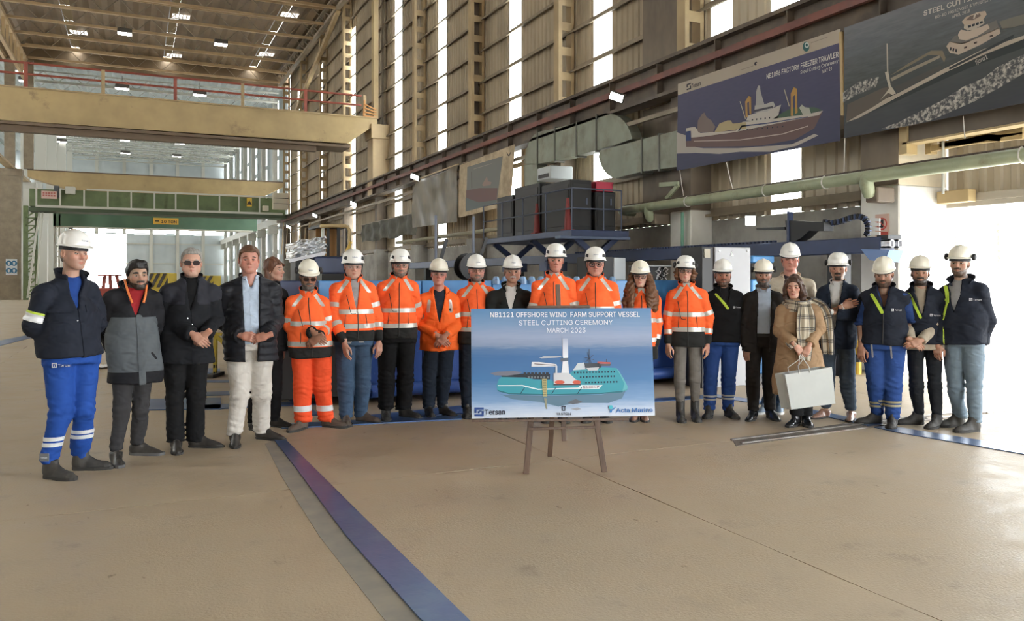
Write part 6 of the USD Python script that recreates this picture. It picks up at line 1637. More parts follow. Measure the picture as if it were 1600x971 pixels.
# ------------------------------------------------------------------ one person
class Person:
 def __init__(self, label, px, d, head, sh, el, wr, hip, kn, an, feet, yaw=0.0, hs=1.0, g=1.0, skin='fair', face=None, nk=None, hands=('side', 'side'), shoe='shoe', female=False, legs=True, arms_r=1.0):
  self.d, self.px = d, px
  self.X0 = (px - CX) / FPX * d
  o = at_depth(px, HY, d)
  o[2] = 0
  self.t = thing('person', label, 'person', o, -YAW)
  turn = -math.degrees(math.atan((px - CX) / FPX))      # the figure's frame follows the camera's axis; angles are given as seen
  self.yaw = math.radians(yaw + turn)
  self.g, self.hs, self.skin, self.face = g, hs, SKIN[skin], face or {}
  self.hd = self.L(*head[:3]) if len(head) > 2 else self.L(*head, 0.0)
  hy = (list(head[3:]) + [0, 0, 0])[:3]
  self.R = rot3(hy[0] + turn, hy[1], hy[2])
  uL, uR = [(q[0] + (2.2, -2.2)[k] - CX) / FPX for k, q in enumerate(sh)]
  cy, sy = math.cos(self.yaw), math.sin(self.yaw)
  h = (uR - uL) * d / max(0.5, 2 * cy - (uR + uL) * sy)           # half the shoulder width, from the two sight lines and the turn
  so = [h * sy, -h * sy]                                          # turned to picture right: the picture-left shoulder is nearer
  self.sh = [self.L(q[0] + (2.2, -2.2)[k], q[1] + 0.030 * FPX / d, so[k]) for k, q in enumerate(sh)]
  self.el = [self.L(q[0], q[1], q[2] + so[k]) for k, q in enumerate(self.off(el, 0.0))]
  self.wr = [self.L(q[0], q[1], q[2] + (so[k] if hands[k] == 'side' else 0)) for k, q in enumerate(self.off(wr, 0.0))]
  hc = self.L(hip[0], hip[1] or HY, 0.0)
  if not hip[1]:
   hc[2] = 0.525 * (self.hd[2] + 0.115)
  hw = 0.083 * g
  self.hc = hc
  self.hp = [hc + [-hw * cy, -hw * sy, 0], hc + [hw * cy, hw * sy, 0]]
  self.ft = []
  for fx, fy, fa in feet:
   p = on_floor(fx, fy)
   q = p - o
   self.ft.append((np.array([q @ RT, q @ FW, 0.0]), math.radians(fa + turn)))
  self.an, self.kn = [], []
  for k in (0, 1):
   D = d + self.ft[k][0][1]
   self.an.append(self.L(*an[k], -self.ft[k][0][1]))
   self.an[k][:2] = self.ft[k][0][:2] + [0, 0.0]
   self.kn.append(self.L(*kn[k], -self.ft[k][0][1] * 0.5 + 0.02))
  mid = (self.sh[0] + self.sh[1]) / 2
  self.mid = mid
  self.nb = mid + np.array([0.25 * (self.hd[0] - mid[0]), 0.012 + 0.25 * (self.hd[1] - mid[1]), 0.106])
  self.zs, self.zh = mid[2], hc[2]
  self.hw = np.linalg.norm((self.sh[1] - self.sh[0])[:2]) / 2
  self.hands, self.shoe, self.female = hands, shoe, female
  self.Lu = [np.linalg.norm(self.el[k] - self.sh[k]) for k in (0, 1)]
  self.Lf = [np.linalg.norm(self.wr[k] - self.el[k]) for k in (0, 1)]
  self.ar = arms_r
 def off(self, pts, default):
  return [p if len(p) > 2 else (*p, default) for p in pts]
 def L(self, px, py, off=0.0):
  D = self.d - off
  return np.array([(px - CX) / FPX * D - self.X0, -off, CAMH + (HY - py) / FPX * D])
 def N(self, x, y, z):
  """Neck base plus an offset in the chest's own axes."""
  cy, sy = math.cos(self.yaw), math.sin(self.yaw)
  return self.nb + np.array([x * cy - y * sy, x * sy + y * cy, z])
 def Z(self, py, off=0.0):
  return CAMH + (HY - py) / FPX * (self.d - off)
 # ---- torso coordinates
 def torso_xy(self, P):
  u = (P[:, 2] - self.zh) / (self.zs - self.zh)
  uc = np.clip(u, -0.6, 1.25)
  c = self.hc[:2] + (self.mid[:2] - self.hc[:2]) * np.clip(uc, 0, 1.0)[:, None] + (self.nb[:2] - self.mid[:2]) * np.clip((uc - 1) / 0.15, 0, 1.2)[:, None]
  q = P[:, :2] - c
  cy, sy = math.cos(self.yaw), math.sin(self.yaw)
  return u, q[:, 0] * cy + q[:, 1] * sy, -q[:, 0] * sy + q[:, 1] * cy
 def torso(self, P, e=0.0, hem=None, belly=0.0):
  u, x, y = self.torso_xy(P)
  g, hw = self.g, self.hw
  fem = self.female
  us = [-0.9, -0.25, 0, 0.35, 0.7, 0.9, 1.0, 1.08, 1.16, 1.3]
  rx = np.array([0.15, 0.165, 0.170 if not fem else 0.172, 0.150 if not fem else 0.130, max(0.138, hw * 0.74), hw * 0.74, hw * 0.58, 0.088, 0.056, 0.045]) * ([g] * 5 + [1] * 5)
  ry = np.array([0.115, 0.120, 0.122, 0.108 + belly if not fem else 0.095, 0.122 if not fem else 0.125, 0.108, 0.090, 0.075, 0.058, 0.04]) * ([g] * 5 + [1] * 5)
  rx, ry = rx + e, ry + e
  if hem is not None:
   hem = (max(hem[0], 0.170 * g + 0.032), max(hem[1], 0.122 * g + 0.034), *hem[2:])
   rx[:4] = np.maximum(rx[:4], hem[0]) if hem[0] > 0 else rx[:4]
   ry[:4] = np.maximum(ry[:4], hem[1])
   if len(hem) > 2:
    rx[0], ry[0] = hem[2], hem[3]
    rx[1], ry[1] = hem[0] + (hem[2] - hem[0]) * 0.4, hem[1] + (hem[3] - hem[1]) * 0.4
  RX, RY = np.interp(u, us, rx), np.interp(u, us, ry)
  q = ((np.abs(x) / RX) ** 2.35 + (np.abs(y) / RY) ** 2.35) ** (1 / 2.35)
  d = (q - 1) * np.minimum(RX, RY) * 0.9
  d = np.maximum(d, P[:, 2] - (self.nb[2] + 0.03))
  for k in (0, 1):
   d = smin(d, cone(P, self.nb + [0, 0.01, -0.03], self.sh[k] + [0, 0, -0.004], 0.050 + e * 0.6, 0.044 + e)[0], 0.035)
  return d
 def arm(self, P, k, e=0.0):
  r = self.ar * (0.9 if self.female else 1.0)
  a, ta = cone(P, self.sh[k], self.el[k], 0.052 * r + 0.95 * e, 0.043 * r + e)
  b, tb = cone(P, self.el[k], self.wr[k], 0.043 * r + e, 0.028 * r + e)
  s = np.where(a < b, ta * self.Lu[k], self.Lu[k] + tb * self.Lf[k])
  # beyond the ends
  db = (self.wr[k] - self.el[k]) / self.Lf[k]
  over = (P - self.wr[k]) @ db
  s = np.where((a >= b) & (over > 0), s + over, s)
  return a, b, s
 def bounds(self, pts, pad):
  p = np.array(pts)
  return p.min(0) - pad, p.max(0) + pad
 # ---- clothes
 def garment(self, name, material, e=0.02, hem_z=None, sleeves=0.97, hem=None, se=None, wr=1.0, open_=None, belly=0.0, quilt=0.0, h=0.0125, top=None, parent=None, seed=1, arms=(0, 1), make=True, cuffe=0.0):
  se = e if se is None else se
  hz = self.zh - 0.05 if hem_z is None else hem_z
  pts = [self.sh[0], self.sh[1], self.nb, self.hc * [1, 1, 0] + [0, 0, hz], self.hc + [0.2, 0, 0], self.hc - [0.2, 0, 0]]
  if sleeves:
   pts += [self.el[k] for k in arms] + [self.wr[k] for k in arms]
  lo, hi = self.bounds(pts, 0.13 + e)
  if hem is not None and len(hem) > 2:
   lo[:2] = np.minimum(lo[:2], self.hc[:2] - hem[2] - 0.05)
   hi[:2] = np.maximum(hi[:2], self.hc[:2] + hem[2] + 0.05)
  lo[2] = max(lo[2], hz - 0.05)
  zend = [self.wr[k][2] for k in (0, 1)]
  if sleeves:
   lo[2] = min(lo[2], min(zend) - 0.06)
  slen = [sleeves * (self.Lu[k] + self.Lf[k]) for k in (0, 1)] if sleeves else [0, 0]
  def sdf(P):
   dt = self.torso(P, e, hem, belly)
   zz = P[:, 2]
   n1, n2 = vnoise(P + 0.25 * P[:, [2, 0, 1]], (11, 11, 9), seed), vnoise(P - 0.3 * P[:, [2, 2, 0]], (22, 22, 19), seed + 5)
   fold = wr * (0.0045 * n1 + 0.0022 * n2)
   dt = dt + fold * 1.5
   if quilt:
    dt = dt - quilt * np.abs(np.sin(np.pi * zz / 0.075))
   dt = np.maximum(dt, (hz + 0.004 * n1) - zz)
   d = dt
   if sleeves:
    for k in arms:
     a, b, s = self.arm(P, k, se)
     near = np.exp(-((s - self.Lu[k]) / 0.09) ** 2) + 0.6 * np.exp(-((s - slen[k]) / 0.07) ** 2)
     rip = wr * 0.0045 * np.sin(s * 2 * np.pi / 0.042 + 2.2 * n1) * near
     if quilt:
      rip = rip - quilt * np.abs(np.sin(np.pi * s / 0.075))
     ar = smin(a, b, 0.02) + rip + fold * 1.3 - cuffe * np.clip((s - self.Lu[k]) / self.Lf[k], 0, 1)
     ar = np.maximum(ar, s - slen[k])
     w = np.clip(1 - np.linalg.norm(P - self.sh[k], axis=1) / 0.17, 0, 1)
     d = smin(d, ar, 0.006 + 0.035 * w)
   else:
    for k in (0, 1):
     q = np.linalg.norm(P - self.sh[k] - [(-1, 1)[k] * 0.05, 0, -0.02], axis=1) - 0.062
     d = np.maximum(d, -q)
   if open_ is not None:
    x0, wt, zb, wb, zt = open_
    u, x, y = self.torso_xy(P)
    w = np.interp(zz, [zb, zt], [wb, wt])
    wd = np.maximum(np.maximum(np.abs(x - x0) - w, y + 0.02), zb - zz)
    d = np.maximum(d, -wd)
   return d
  v, f = surface(sdf, lo, hi, h)
  v = relax(v, f, 1, 0.4)
  dt = self.torso(v, e, hem, belly)
  lab = np.zeros(len(v), int)
  S = np.zeros(len(v))
  best = dt + 0.004
  if sleeves:
   for k in arms:
    a, b, s = self.arm(v, k, se)
    m = np.minimum(a, b)
    near_sh = s < 0.07
    m = np.where(near_sh, m + 0.02, m)
    ch = m < best
    lab[ch], S[ch], best[ch] = k + 1, s[ch], m[ch]
  u, x, y = self.torso_xy(v)
  g = dict(v=v, f=f, lab=lab, s=S, x=x, y=y, z=v[:, 2], slen=slen, hz=hz, name=name, e=e)
  if make:
   g['prim'] = obj(name, (v, f), material, parent or self.t, True)
  return g
 def split(self, g, phi, name_hi, m_hi, name_lo, m_lo):
  a = clip(g['v'], g['f'], phi)
  b = clip(g['v'], g['f'], -phi)
  p = obj(name_hi, (a[0], a[1]), m_hi, self.t, True)
  q = obj(name_lo, (b[0], b[1]), m_lo, p, True)
  g['prim'] = p
  return p, q
 def layer(self, g, phi, name, material, lift=0.003, parent=None, label=None):
  r = patch(g['v'], g['f'], phi, lift)
  if r is None:
   return None
  p = obj(name, r, material, parent or g.get('prim') or self.t, 30)
  if label:
   p.SetCustomDataByKey('label', label)
  return p
 def strip_phi(self, g, p, q, half, front=True):
  """Distance field to the segment p-q of the torso front, in torso (x, z)."""
  a, b = np.array(p, float), np.array(q, float)
  P = np.stack([g['x'], g['z']], 1)
  ab = b - a
  t = np.clip(((P - a) @ ab) / (ab @ ab), 0, 1)
  d = half - np.linalg.norm(P - a - t[:, None] * ab, axis=1)
  return np.where((g['lab'] == 0) & ((g['y'] < 0.0) == front), d, -0.02)
 def seam(self, g, pts, r, name, material=None):
  """A thin line lying on the garment's front through torso (x, z) points."""
  m = np.where((g['lab'] == 0) & (g['y'] < 0))[0]
  pts = np.array(pts, float)
  s = np.concatenate([[0], np.cumsum(np.linalg.norm(np.diff(pts, axis=0), axis=1))])
  q = np.linspace(0, s[-1], max(4, int(s[-1] / 0.012)))
  P = np.stack([np.interp(q, s, pts[:, 0]), np.interp(q, s, pts[:, 1])], 1)
  D = (g['x'][m][None] - P[:, :1]) ** 2 + (g['z'][m][None] - P[:, 1:]) ** 2
  i = np.argsort(D, 1)[:, :5]
  w = 1 / (np.take_along_axis(D, i, 1) + 1e-5)
  w = w / w.sum(1, keepdims=True)
  nv = vnormals(g['v'], g['f'])
  V = (g['v'][m][i] * w[..., None]).sum(1)
  cy, sy = math.cos(self.yaw), math.sin(self.yaw)
  dx = P[:, 0] - (g['x'][m][i] * w).sum(1)
  V = V + dx[:, None] * np.array([cy, sy, 0]) + (P[:, 1] - V[:, 2])[:, None] * np.array([0, 0, 1.0])
  V = V + (nv[m][i] * w[..., None]).sum(1) * r * 0.55
  V = ndimage.gaussian_filter1d(V, 1.0, axis=0, mode='nearest')
  return MB().tube(V, r, 6).build(name, material or M_zip, g.get('prim') or self.t, smooth=60)
 def torso_pt(self, g, x, z):
  """Point of the garment's front at torso (x, z), and its outward normal."""
  m = (g['lab'] == 0) & (g['y'] < 0)
  i = np.where(m)[0]
  j = i[np.argmin((g['x'][i] - x) ** 2 + (g['z'][i] - z) ** 2)]
  return g['v'][j], vnormals(g['v'], g['f'])[j]
 def chest_print(self, g, text, x, z, width, material, mark=True, lift=0.006):
  p, n = self.torso_pt(g, x, z)
  cy, sy = math.cos(self.yaw), math.sin(self.yaw)
  n = np.array([n[0], n[1], 0.0]); n /= np.linalg.norm(n)
  ux = np.array([-n[1], n[0], 0.0])
  o = p + n * lift
  if mark:
   w = width * 0.26
   q = sg.box(0, 0, w, w).difference(sg.box(w * .2, w * .2, w * .8, w * .8)).union(sg.box(w * .42, 0, w * .58, w * .7)).union(sg.box(w * .42, w * .55, w, w * .7))
   MB().prism(q, (o - [0, 0, w * 0.15], ux, UP), 0.0015).build('emblem', material, g.get('prim'))
   o = o + ux * w * 1.25
   width *= 0.66
  lettering(text, o, ux, UP, width, material, g.get('prim'), depth=0.0015)
 def collar(self, material, name='collar', r=(0.075, 0.07), hgt=0.06, gap=35, flare=0.015, th=0.007, tilt=0.25, dz=0.0, drop=0.0, parent=None, lining=None, n=30, dy=0.0):
  """Stand-up collar around the neck, open at the front by gap degrees each side."""
  th_ = np.radians(np.linspace(gap, 360 - gap, n))
  rows = np.linspace(0, 1, 5)
  V = []
  cy, sy = math.cos(self.yaw), math.sin(self.yaw)
  for sgn in (1, 0):
   for q in rows:
    fr = np.abs(np.cos(th_ / 2))
    rr = 1.0
    ex = flare * (q ** 1.5) * (0.4 + 0.9 * np.clip(np.cos(th_), 0, 1)) + (0 if sgn else -th)
    x, y = np.sin(th_) * (r[0] + ex), -np.cos(th_) * (r[1] + ex)
    z = hgt * q - drop * np.clip(np.cos(th_), 0, 1) ** 1.5 * (0.4 + 0.6 * q) + tilt * y * 1.0
    V.append(np.stack([x * cy - (y + dy) * sy, x * sy + (y + dy) * cy, z + dz], 1))
  V = np.vstack(V) + self.nb + [0, 0, -0.02]
  m, N = len(rows), n
  i, j = np.meshgrid(np.arange(m - 1), np.arange(N - 1), indexing='ij')
  k = (i * N + j).ravel()
  out = np.stack([k, k + 1, k + N + 1, k + N], 1)
  inn = out[:, ::-1] + m * N
  t = (m - 1) * N + np.arange(N - 1)
  edge = np.stack([t, t + 1, t + 1 + m * N, t + m * N], 1)
  sides = []
  for jj in (0, N - 1):
   a = np.arange(m - 1) * N + jj
   sides.append(np.stack([a, a + N, a + N + m * N, a + m * N], 1) if jj else np.stack([a + N, a, a + m * N, a + N + m * N], 1))
  F = np.vstack([out, edge] + sides + ([inn] if lining is None else []))
  p = obj(name, (V, F), material, parent or self.t, 40)
  if lining is not None:
   obj('collar_lining', (V, inn), lining, p, 40)
  return p
 def trousers(self, material, e=0.02, cut=(0.05, 0.05), wr=1.0, flare=0.0, top=0.16, seed=3, h=0.0125, name='trousers', crease=True, slim=1.0):
  g = self.g
  lo, hi = self.bounds([self.hc + [0.2, 0.1, top], self.hc - [0.2, 0.12, 0], self.kn[0], self.kn[1], self.an[0], self.an[1]], 0.11 + e)
  lo[2] = max(0.0, min(cut) - 0.03)
  hi[2] = self.zh + top + 0.03
  def sdf(P):
   z = P[:, 2]
   n1, n2 = vnoise(P, (12, 12, 9), seed), vnoise(P, (26, 26, 20), seed + 3)
   dt = np.maximum(self.torso(P, e * 0.5), z - (self.zh + top))
   dt = np.maximum(dt, (self.zh - 0.09) - z)
   d = dt
   legs = []
   for k in (0, 1):
    a, ta = cone(P, self.hp[k] + [0, 0, -0.02], self.kn[k], 0.079 * g * slim + 0.85 * e, 0.058 * slim + 0.9 * e)
    b, tb = cone(P, self.kn[k], self.an[k], 0.058 * slim + 0.9 * e, 0.040 * slim + e + flare)
    cal = cone(P, self.kn[k] + [0, 0.028, -0.06], self.kn[k] + (self.an[k] - self.kn[k]) * 0.5 + [0, 0.02, 0], 0.043 * slim + 0.8 * e, 0.038 * slim + 0.8 * e)[0]
    lg = smin(smin(a, b, 0.02), cal, 0.02)
    zk, za = self.kn[k][2], cut[k]
    rip = 0.0065 * np.sin(z * 2 * np.pi / 0.055 + 2.6 * n1 + k) * np.exp(-np.abs(z - za) / 0.10) + 0.004 * np.sin(z * 2 * np.pi / 0.06 + 3 * n1) * np.exp(-((z - zk) / 0.10) ** 2)
    lg = lg + wr * (rip + 0.0045 * n1 + 0.002 * n2)
    lg = np.maximum(lg, (cut[k] + 0.006 * n1) - z)
    legs.append(lg)
   dl = smin(legs[0], legs[1], 0.012)
   return smin(d, dl, 0.03)
  v, f = surface(sdf, lo, hi, h)
  v = relax(v, f, 1, 0.4)
  kk = (np.linalg.norm((v - self.an[1])[:, :2], axis=1) < np.linalg.norm((v - self.an[0])[:, :2], axis=1)).astype(int)
  u, x, y = self.torso_xy(v)
  G = dict(v=v, f=f, leg=kk, z=v[:, 2], x=x, y=y, lab=np.zeros(len(v), int), s=np.zeros(len(v)), name=name)
  G['prim'] = obj(name, (v, f), material, self.t, True)
  return G
 def leg_bands(self, G, specs, material, name='reflective_band', lift=0.003):
  for k, py, half in specs:
   z0 = self.Z(py, -self.ft[k][0][1])
   self.layer(G, np.where(G['leg'] == k, half - np.abs(G['z'] - z0), -0.02), name, material, lift)
 def skirt_like(self, *a, **k):
  return self.garment(*a, **k)
 # ---- feet
 def shoes(self, kind=None, material=None, sole=None, scale=1.0, label=None):
  kind = kind or self.shoe
  for k in (0, 1):
   p, a = self.ft[k]
   M = rotz_m(a)
   # yaw 0: toe to the camera (-y); + turns the toe to picture right
   up, sl = SHOES[kind]
   tr = lambda v: (v * [scale, scale, scale] - [0, 0.045 * scale, 0]) @ M.T + p
   q = obj('shoe' if kind in ('shoe', 'sneaker') else 'boot', (tr(up[0]), up[1]), material or M_shoe, self.t, True)
   obj('sole', (tr(sl[0]), sl[1]), sole or M_sole, q, 30)
 # ---- skin
 def body(self, forearm=False, tone=None):
  k, R, hs = self.face, self.R, self.hs
  nb = (R.T @ (self.nb - [0, 0, 0.02] - self.hd)) / hs
  nw = k.get('neck', 1.0) * (0.85 if self.female else 1.0)
  def sdf(P):
   d = head_sdf(P, k)
   nk = cone(P, (0, 0.022, -0.055), nb, 0.054 * nw, 0.060 * nw)[0]
   return smin(d, nk, 0.025)
  lo, hi = np.array([-0.105, -0.135, min(-0.16, nb[2] - 0.03)]), np.array([0.105, 0.13, 0.14])
  lo[:2] = np.minimum(lo[:2], nb[:2] - 0.07)
  hi[:2] = np.maximum(hi[:2], nb[:2] + 0.07)
  v, f = surface(sdf, lo, hi, 0.0052)
  self.head_local = (v, f)
  t = head_tint(v, k, self.skin)
  V, F, T = [self.W(v)], [f], [t]
  n = len(v)
  def core(P):
   d = np.maximum(self.torso(P, -0.032), (self.zh - 0.06) - P[:, 2])
   for q in (0, 1):
    a, b, s = self.arm(P, q, -0.004)
    d = smin(d, smin(a, b, 0.02), 0.01)
    l1 = cone(P, self.hp[q], self.kn[q], 0.080 * self.g, 0.05)[0]
    l2 = cone(P, self.kn[q], self.an[q] * [1, 1, 0] + [0, 0, 0.08], 0.05, 0.032)[0]
    d = smin(d, smin(l1, l2, 0.02), 0.015)
   return d
  lo, hi = self.bounds([*self.sh, *self.el, *self.wr, *self.hp, *self.kn, *self.an, self.nb], 0.12)
  cv, cf = surface(core, lo, hi, 0.026 if not forearm else 0.018)
  V.append(cv), F.append(cf + n), T.append(np.tile(self.skin, (len(cv), 1)))
  n += len(cv)
  for q in (0, 1):
   kind = self.hands[q]
   if kind is None:
    continue
   dirn = self.wr[q] - self.el[q]
   dirn = dirn / np.linalg.norm(dirn)
   sx = (-1, 1)[q]
   if isinstance(kind, tuple):
    kind, dr, do, th = kind
   elif kind == 'side':
    dr, do, th = dirn * 0.5 + np.array([0, -0.08, -1.0]), (sx * 0.75, -0.6, 0.1), (0, -1, 0)
   elif kind == 'back':
    kind, dr, do, th = 'side', np.array([-sx * 0.8, 0.1, -0.5]), (0, 1, 0), (0, 0, 1)
   else:                                   # clasped in front
    kind, dr, do, th = 'clasp', dirn * 0.7 + np.array([-sx * 0.6, -0.05, -0.55]), (0, -1, 0.25), (-sx * 0.3, 0, 1)
   hv, hf = put_hand(kind, self.wr[q], dr, do, th)
   s = 0.92 if self.female else 1.04
   hv = self.wr[q] + (hv - self.wr[q]) * s
   V.append(hv), F.append(hf + n)
   tt = np.tile(np.array(self.skin) * [1.0, 0.86, 0.82], (len(hv), 1))
   T.append(tt)
   n += len(hv)
  obj('body', (np.vstack(V), np.vstack(F)), M_skin, self.t, True, color=np.clip(np.vstack(T), 0, 1))
  # eyes
  s0 = trimesh.creation.icosphere(3, 0.0128)
  ev, ef = np.array(s0.vertices), np.array(s0.faces)
  u = ev / 0.0128
  ang = np.arccos(np.clip(-u[:, 1], -1, 1))
  tint = np.tile([0.46, 0.42, 0.38], (len(ev), 1))
  tint[ang < 0.52] = k.get('iris', (0.07, 0.04, 0.02))
  tint[ang < 0.24] = (0.005, 0.005, 0.005)
  lid = (u[:, 2] > k.get('lid', 0.32)) | (u[:, 2] < -0.42)
  tint[lid] = np.array(self.skin) * [0.85, 0.75, 0.72]
  edge = (u[:, 2] > k.get('lid', 0.32) - 0.16) & ~lid
  tint[edge] = (0.03, 0.02, 0.015)
  for sx in (-1, 1):
   c = np.array([sx * 0.0325 * k.get('w', 1.0) ** 0.5, -0.0775, 0.0005])
   obj('eye', (self.W(ev * [1.15, 1, 1] + c), ef), M_eye, self.t, True, color=tint)
  return self
 def W(self, v):
  """Head frame to the person's frame."""
  return (np.asarray(v) * self.hs) @ self.R.T + self.hd
 def skin_layer(self, phi, name, material, lift, label=None):
  r = patch(*self.head_local, phi, lift)
  if r is not None:
   p = obj(name, (self.W(r[0]), r[1]), material, self.t, True)
   if label:
    p.SetCustomDataByKey('label', label)
   return p
 def brows(self, colour, thick=0.0062, arch=0.0):
  v = self.head_local[0]
  x = np.abs(v[:, 0])
  w = self.face.get('w', 1.0)
  thick = thick * 1.2
  zc = 0.0225 + 0.003 * np.sin((x - 0.012) / 0.036 * np.pi) + arch
  ph = 1 - ((x - 0.034 * w) / 0.021) ** 2 - ((v[:, 2] - zc) / thick) ** 2
  self.skin_layer(np.where(v[:, 1] < -0.03, ph * 0.004, -0.01), 'eyebrows', hairmat('hair_' + colour, HAIRC[colour]), 0.0022)
 def beard(self, colour, full=1.0, mous=True, goatee=False, lift=0.005, cheeks=True):
  v = self.head_local[0]
  x, y, z = np.abs(v[:, 0]), v[:, 1], v[:, 2]
  lipd = 1 - (x / 0.029) ** 2 - ((z + 0.068) / 0.0135) ** 2
  if goatee:
   ph = np.minimum(0.030 - x, np.minimum(-0.040 - z, -0.045 - y))
  else:
   line = np.interp(y, [-0.09, -0.06, -0.02, 0.0, 0.02], [-0.072, -0.064, -0.050, -0.030, 0.0])
   ph = np.minimum(line - z, np.minimum(0.018 - y, z + 0.135))
   if not mous:
    ph = np.minimum(ph, -0.078 - z)
  ph = np.minimum(ph, -lipd * 0.01)
  mz = np.minimum(0.030 - x, np.minimum(0.0085 - np.abs(z + 0.0525 + 0.1 * np.maximum(x - 0.012, 0)), -0.06 - y))
  if mous:
   ph = np.maximum(ph, mz)
  n = vnoise(v, 60, 4)
  self.skin_layer(ph + 0.0012 * n, 'beard', hairmat('beard_%s_%d' % (colour, full * 10), tuple(a * 0.62 + b * 0.30 for a, b in zip(HAIRC[colour], self.skin)) if full < 0.6 else tuple(a * 0.85 + b * 0.10 for a, b in zip(HAIRC[colour], self.skin))) if f'{colour}{full}' else None, lift * full)
 def moustache(self, colour):
  v = self.head_local[0]
  x, y, z = np.abs(v[:, 0]), v[:, 1], v[:, 2]
  mz = np.minimum(0.033 - x, np.minimum(0.0095 - np.abs(z + 0.053 + 0.18 * np.maximum(x - 0.010, 0)), -0.06 - y))
  self.skin_layer(mz + 0.0008 * vnoise(v, 70, 2), 'moustache', hairmat('hair_' + colour, HAIRC[colour]), 0.006)
 def hair(self, colour, style='short', th=0.010, h=0.0075, front=0.072, side=-0.01, back=-0.085, seed=2, part=0.0):
  """Hair cap over the skull down to a hairline; 'under' = what shows below a hard hat."""
  k = self.face
  w = k.get('w', 1.0)
  m = hairmat('hair_' + colour, HAIRC[colour])
  def sdf(P):
   d = ell(P, (0, 0.016, 0.046), (0.077 * w + th, 0.099 + th, 0.083 + th))
   d = smin(d, ell(P, (0, 0.035, -0.02), (0.068 * w + th * 0.6, 0.075 + th * 0.6, 0.075)), 0.02)
   n = vnoise(P, (40, 40, 16), seed) * 0.004 + vnoise(P, (95, 95, 30), seed) * 0.0016
   if style == 'curly':
    n = vnoise(P, (55, 55, 55), seed) * 0.007
   d = d + n * (th / 0.010) ** 0.6
   if style == 'quiff':
    d = smin(d, ell(P, (0.01, -0.062, 0.108), (0.055, 0.036, 0.024)) + n, 0.02)
   x, y, z = np.abs(P[:, 0]), P[:, 1], P[:, 2]
   line = np.interp(y, [-0.10, -0.075, -0.045, -0.02, 0.0, 0.03, 0.06, 0.12], [front, front, front - 0.022, side + 0.02, side, min(side, -0.02), back, back])
   line = line - 0.004 * vnoise(P, (50, 50, 10), seed + 1)
   return np.maximum(d, (line - z) * 0.7)
  v, f = surface(sdf, (-0.115, -0.13, -0.13), (0.115, 0.15, 0.165), h)
  v = relax(v, f, 1, 0.3)
  return obj('hair', (self.W(v), f), m, self.t, True)
 def long_hair(self, colour, locks, r=0.028, wave=0.0, h=0.010, seed=6, cap=None):
  """Falling hair: locks are polylines in the head frame."""
  m = hairmat('hair_' + colour, HAIRC[colour])
  pts = np.vstack([np.array(l)[:, :3] for l in locks])
  lo, hi = pts.min(0) - r * 2.2, pts.max(0) + r * 2.2
  if cap:
   lo, hi = np.minimum(lo, [-0.12, -0.13, -0.1]), np.maximum(hi, [0.12, 0.15, 0.16])
  w = self.face.get('w', 1.0)
  hd = self.face
  def sdf(P):
   d = None
   for l in locks:
    l = np.array(l, float)
    for a, b in zip(l[:-1], l[1:]):
     ra = a[3] if len(a) > 3 else r
     rb = b[3] if len(b) > 3 else r
     e = cone(P, a[:3], b[:3], ra, rb)[0]
     d = e if d is None else smin(d, e, 0.02)
   if cap:
    c = ell(P, (0, 0.018, 0.046), (0.077 * w + cap, 0.100 + cap, 0.084 + cap))
    c = np.maximum(c, np.interp(P[:, 1], [-0.11, -0.075, -0.04, 0.0, 0.06], [0.060, 0.056, 0.02, -0.05, -0.09]) - P[:, 2])
    d = smin(d, c, 0.02)
   n = vnoise(P, (70, 70, 9), seed) * 0.004 + vnoise(P, (28, 28, 8), seed + 2) * 0.004
   if wave:
    n = n + wave * np.sin(P[:, 2] * 2 * np.pi / 0.045 + 5 * vnoise(P, (18, 18, 6), seed)) + wave * vnoise(P, (45, 45, 45), seed)
   d = d + n
   # keep the face free
   face = ell(P, (0, -0.075, -0.028), (0.056 * w, 0.075, 0.092))
   return np.maximum(d, -face)
  v, f = surface(sdf, lo, hi, h)
  v = relax(v, f, 1, 0.3)
  return obj('hair', (self.W(v), f), m, self.t, True)
 def hat(self, kind='peak', material=None, text='Tersan', clips=False, muffs=False, strap=False, tilt=0.0, dz=0.0, ridge=None):
  v, f = HATS[kind]
  c = math.radians(tilt)
  Rx = np.array([[1, 0, 0], [0, math.cos(c), -math.sin(c)], [0, math.sin(c), math.cos(c)]])
  T = lambda q: self.W((np.asarray(q) - [0, 0, 0.05]) @ Rx.T + [0, 0, 0.05 + dz])
  p = obj('hard_hat', (T(v), f), material or M_helmet, self.t, 45)
  obj('headband', (T(_hb[0] - [0, 0, 0.012]), _hb[1]), M_hband, p, True)
  if text:
   o = np.array([-0.026, -0.1195 if kind == 'peak' else -0.120, 0.094])
   n = np.array([0, -0.92, 0.38])
   ux, uy = np.array([1, 0, 0.0]), np.array([0, 0.38, 0.92])
   mm = meshkit.text_mesh(text, 1.0, 0.05)
   w = np.array(mm.vertices)
   s = 0.052 / (w[:, 0].max() - w[:, 0].min())
   bow = 9.0 * (w[:, :1] * s - 0.026) ** 2 * 0.55
   q = o + w[:, :1] * s * ux + w[:, 1:2] * s * uy + (w[:, 2:] / 0.05 * 0.0015 + 0.0015 - bow * 1.0) * n
   obj('lettering', (T(q), np.array(mm.faces)), mat('print_grey', (0.16, 0.19, 0.27), 0.6), p)
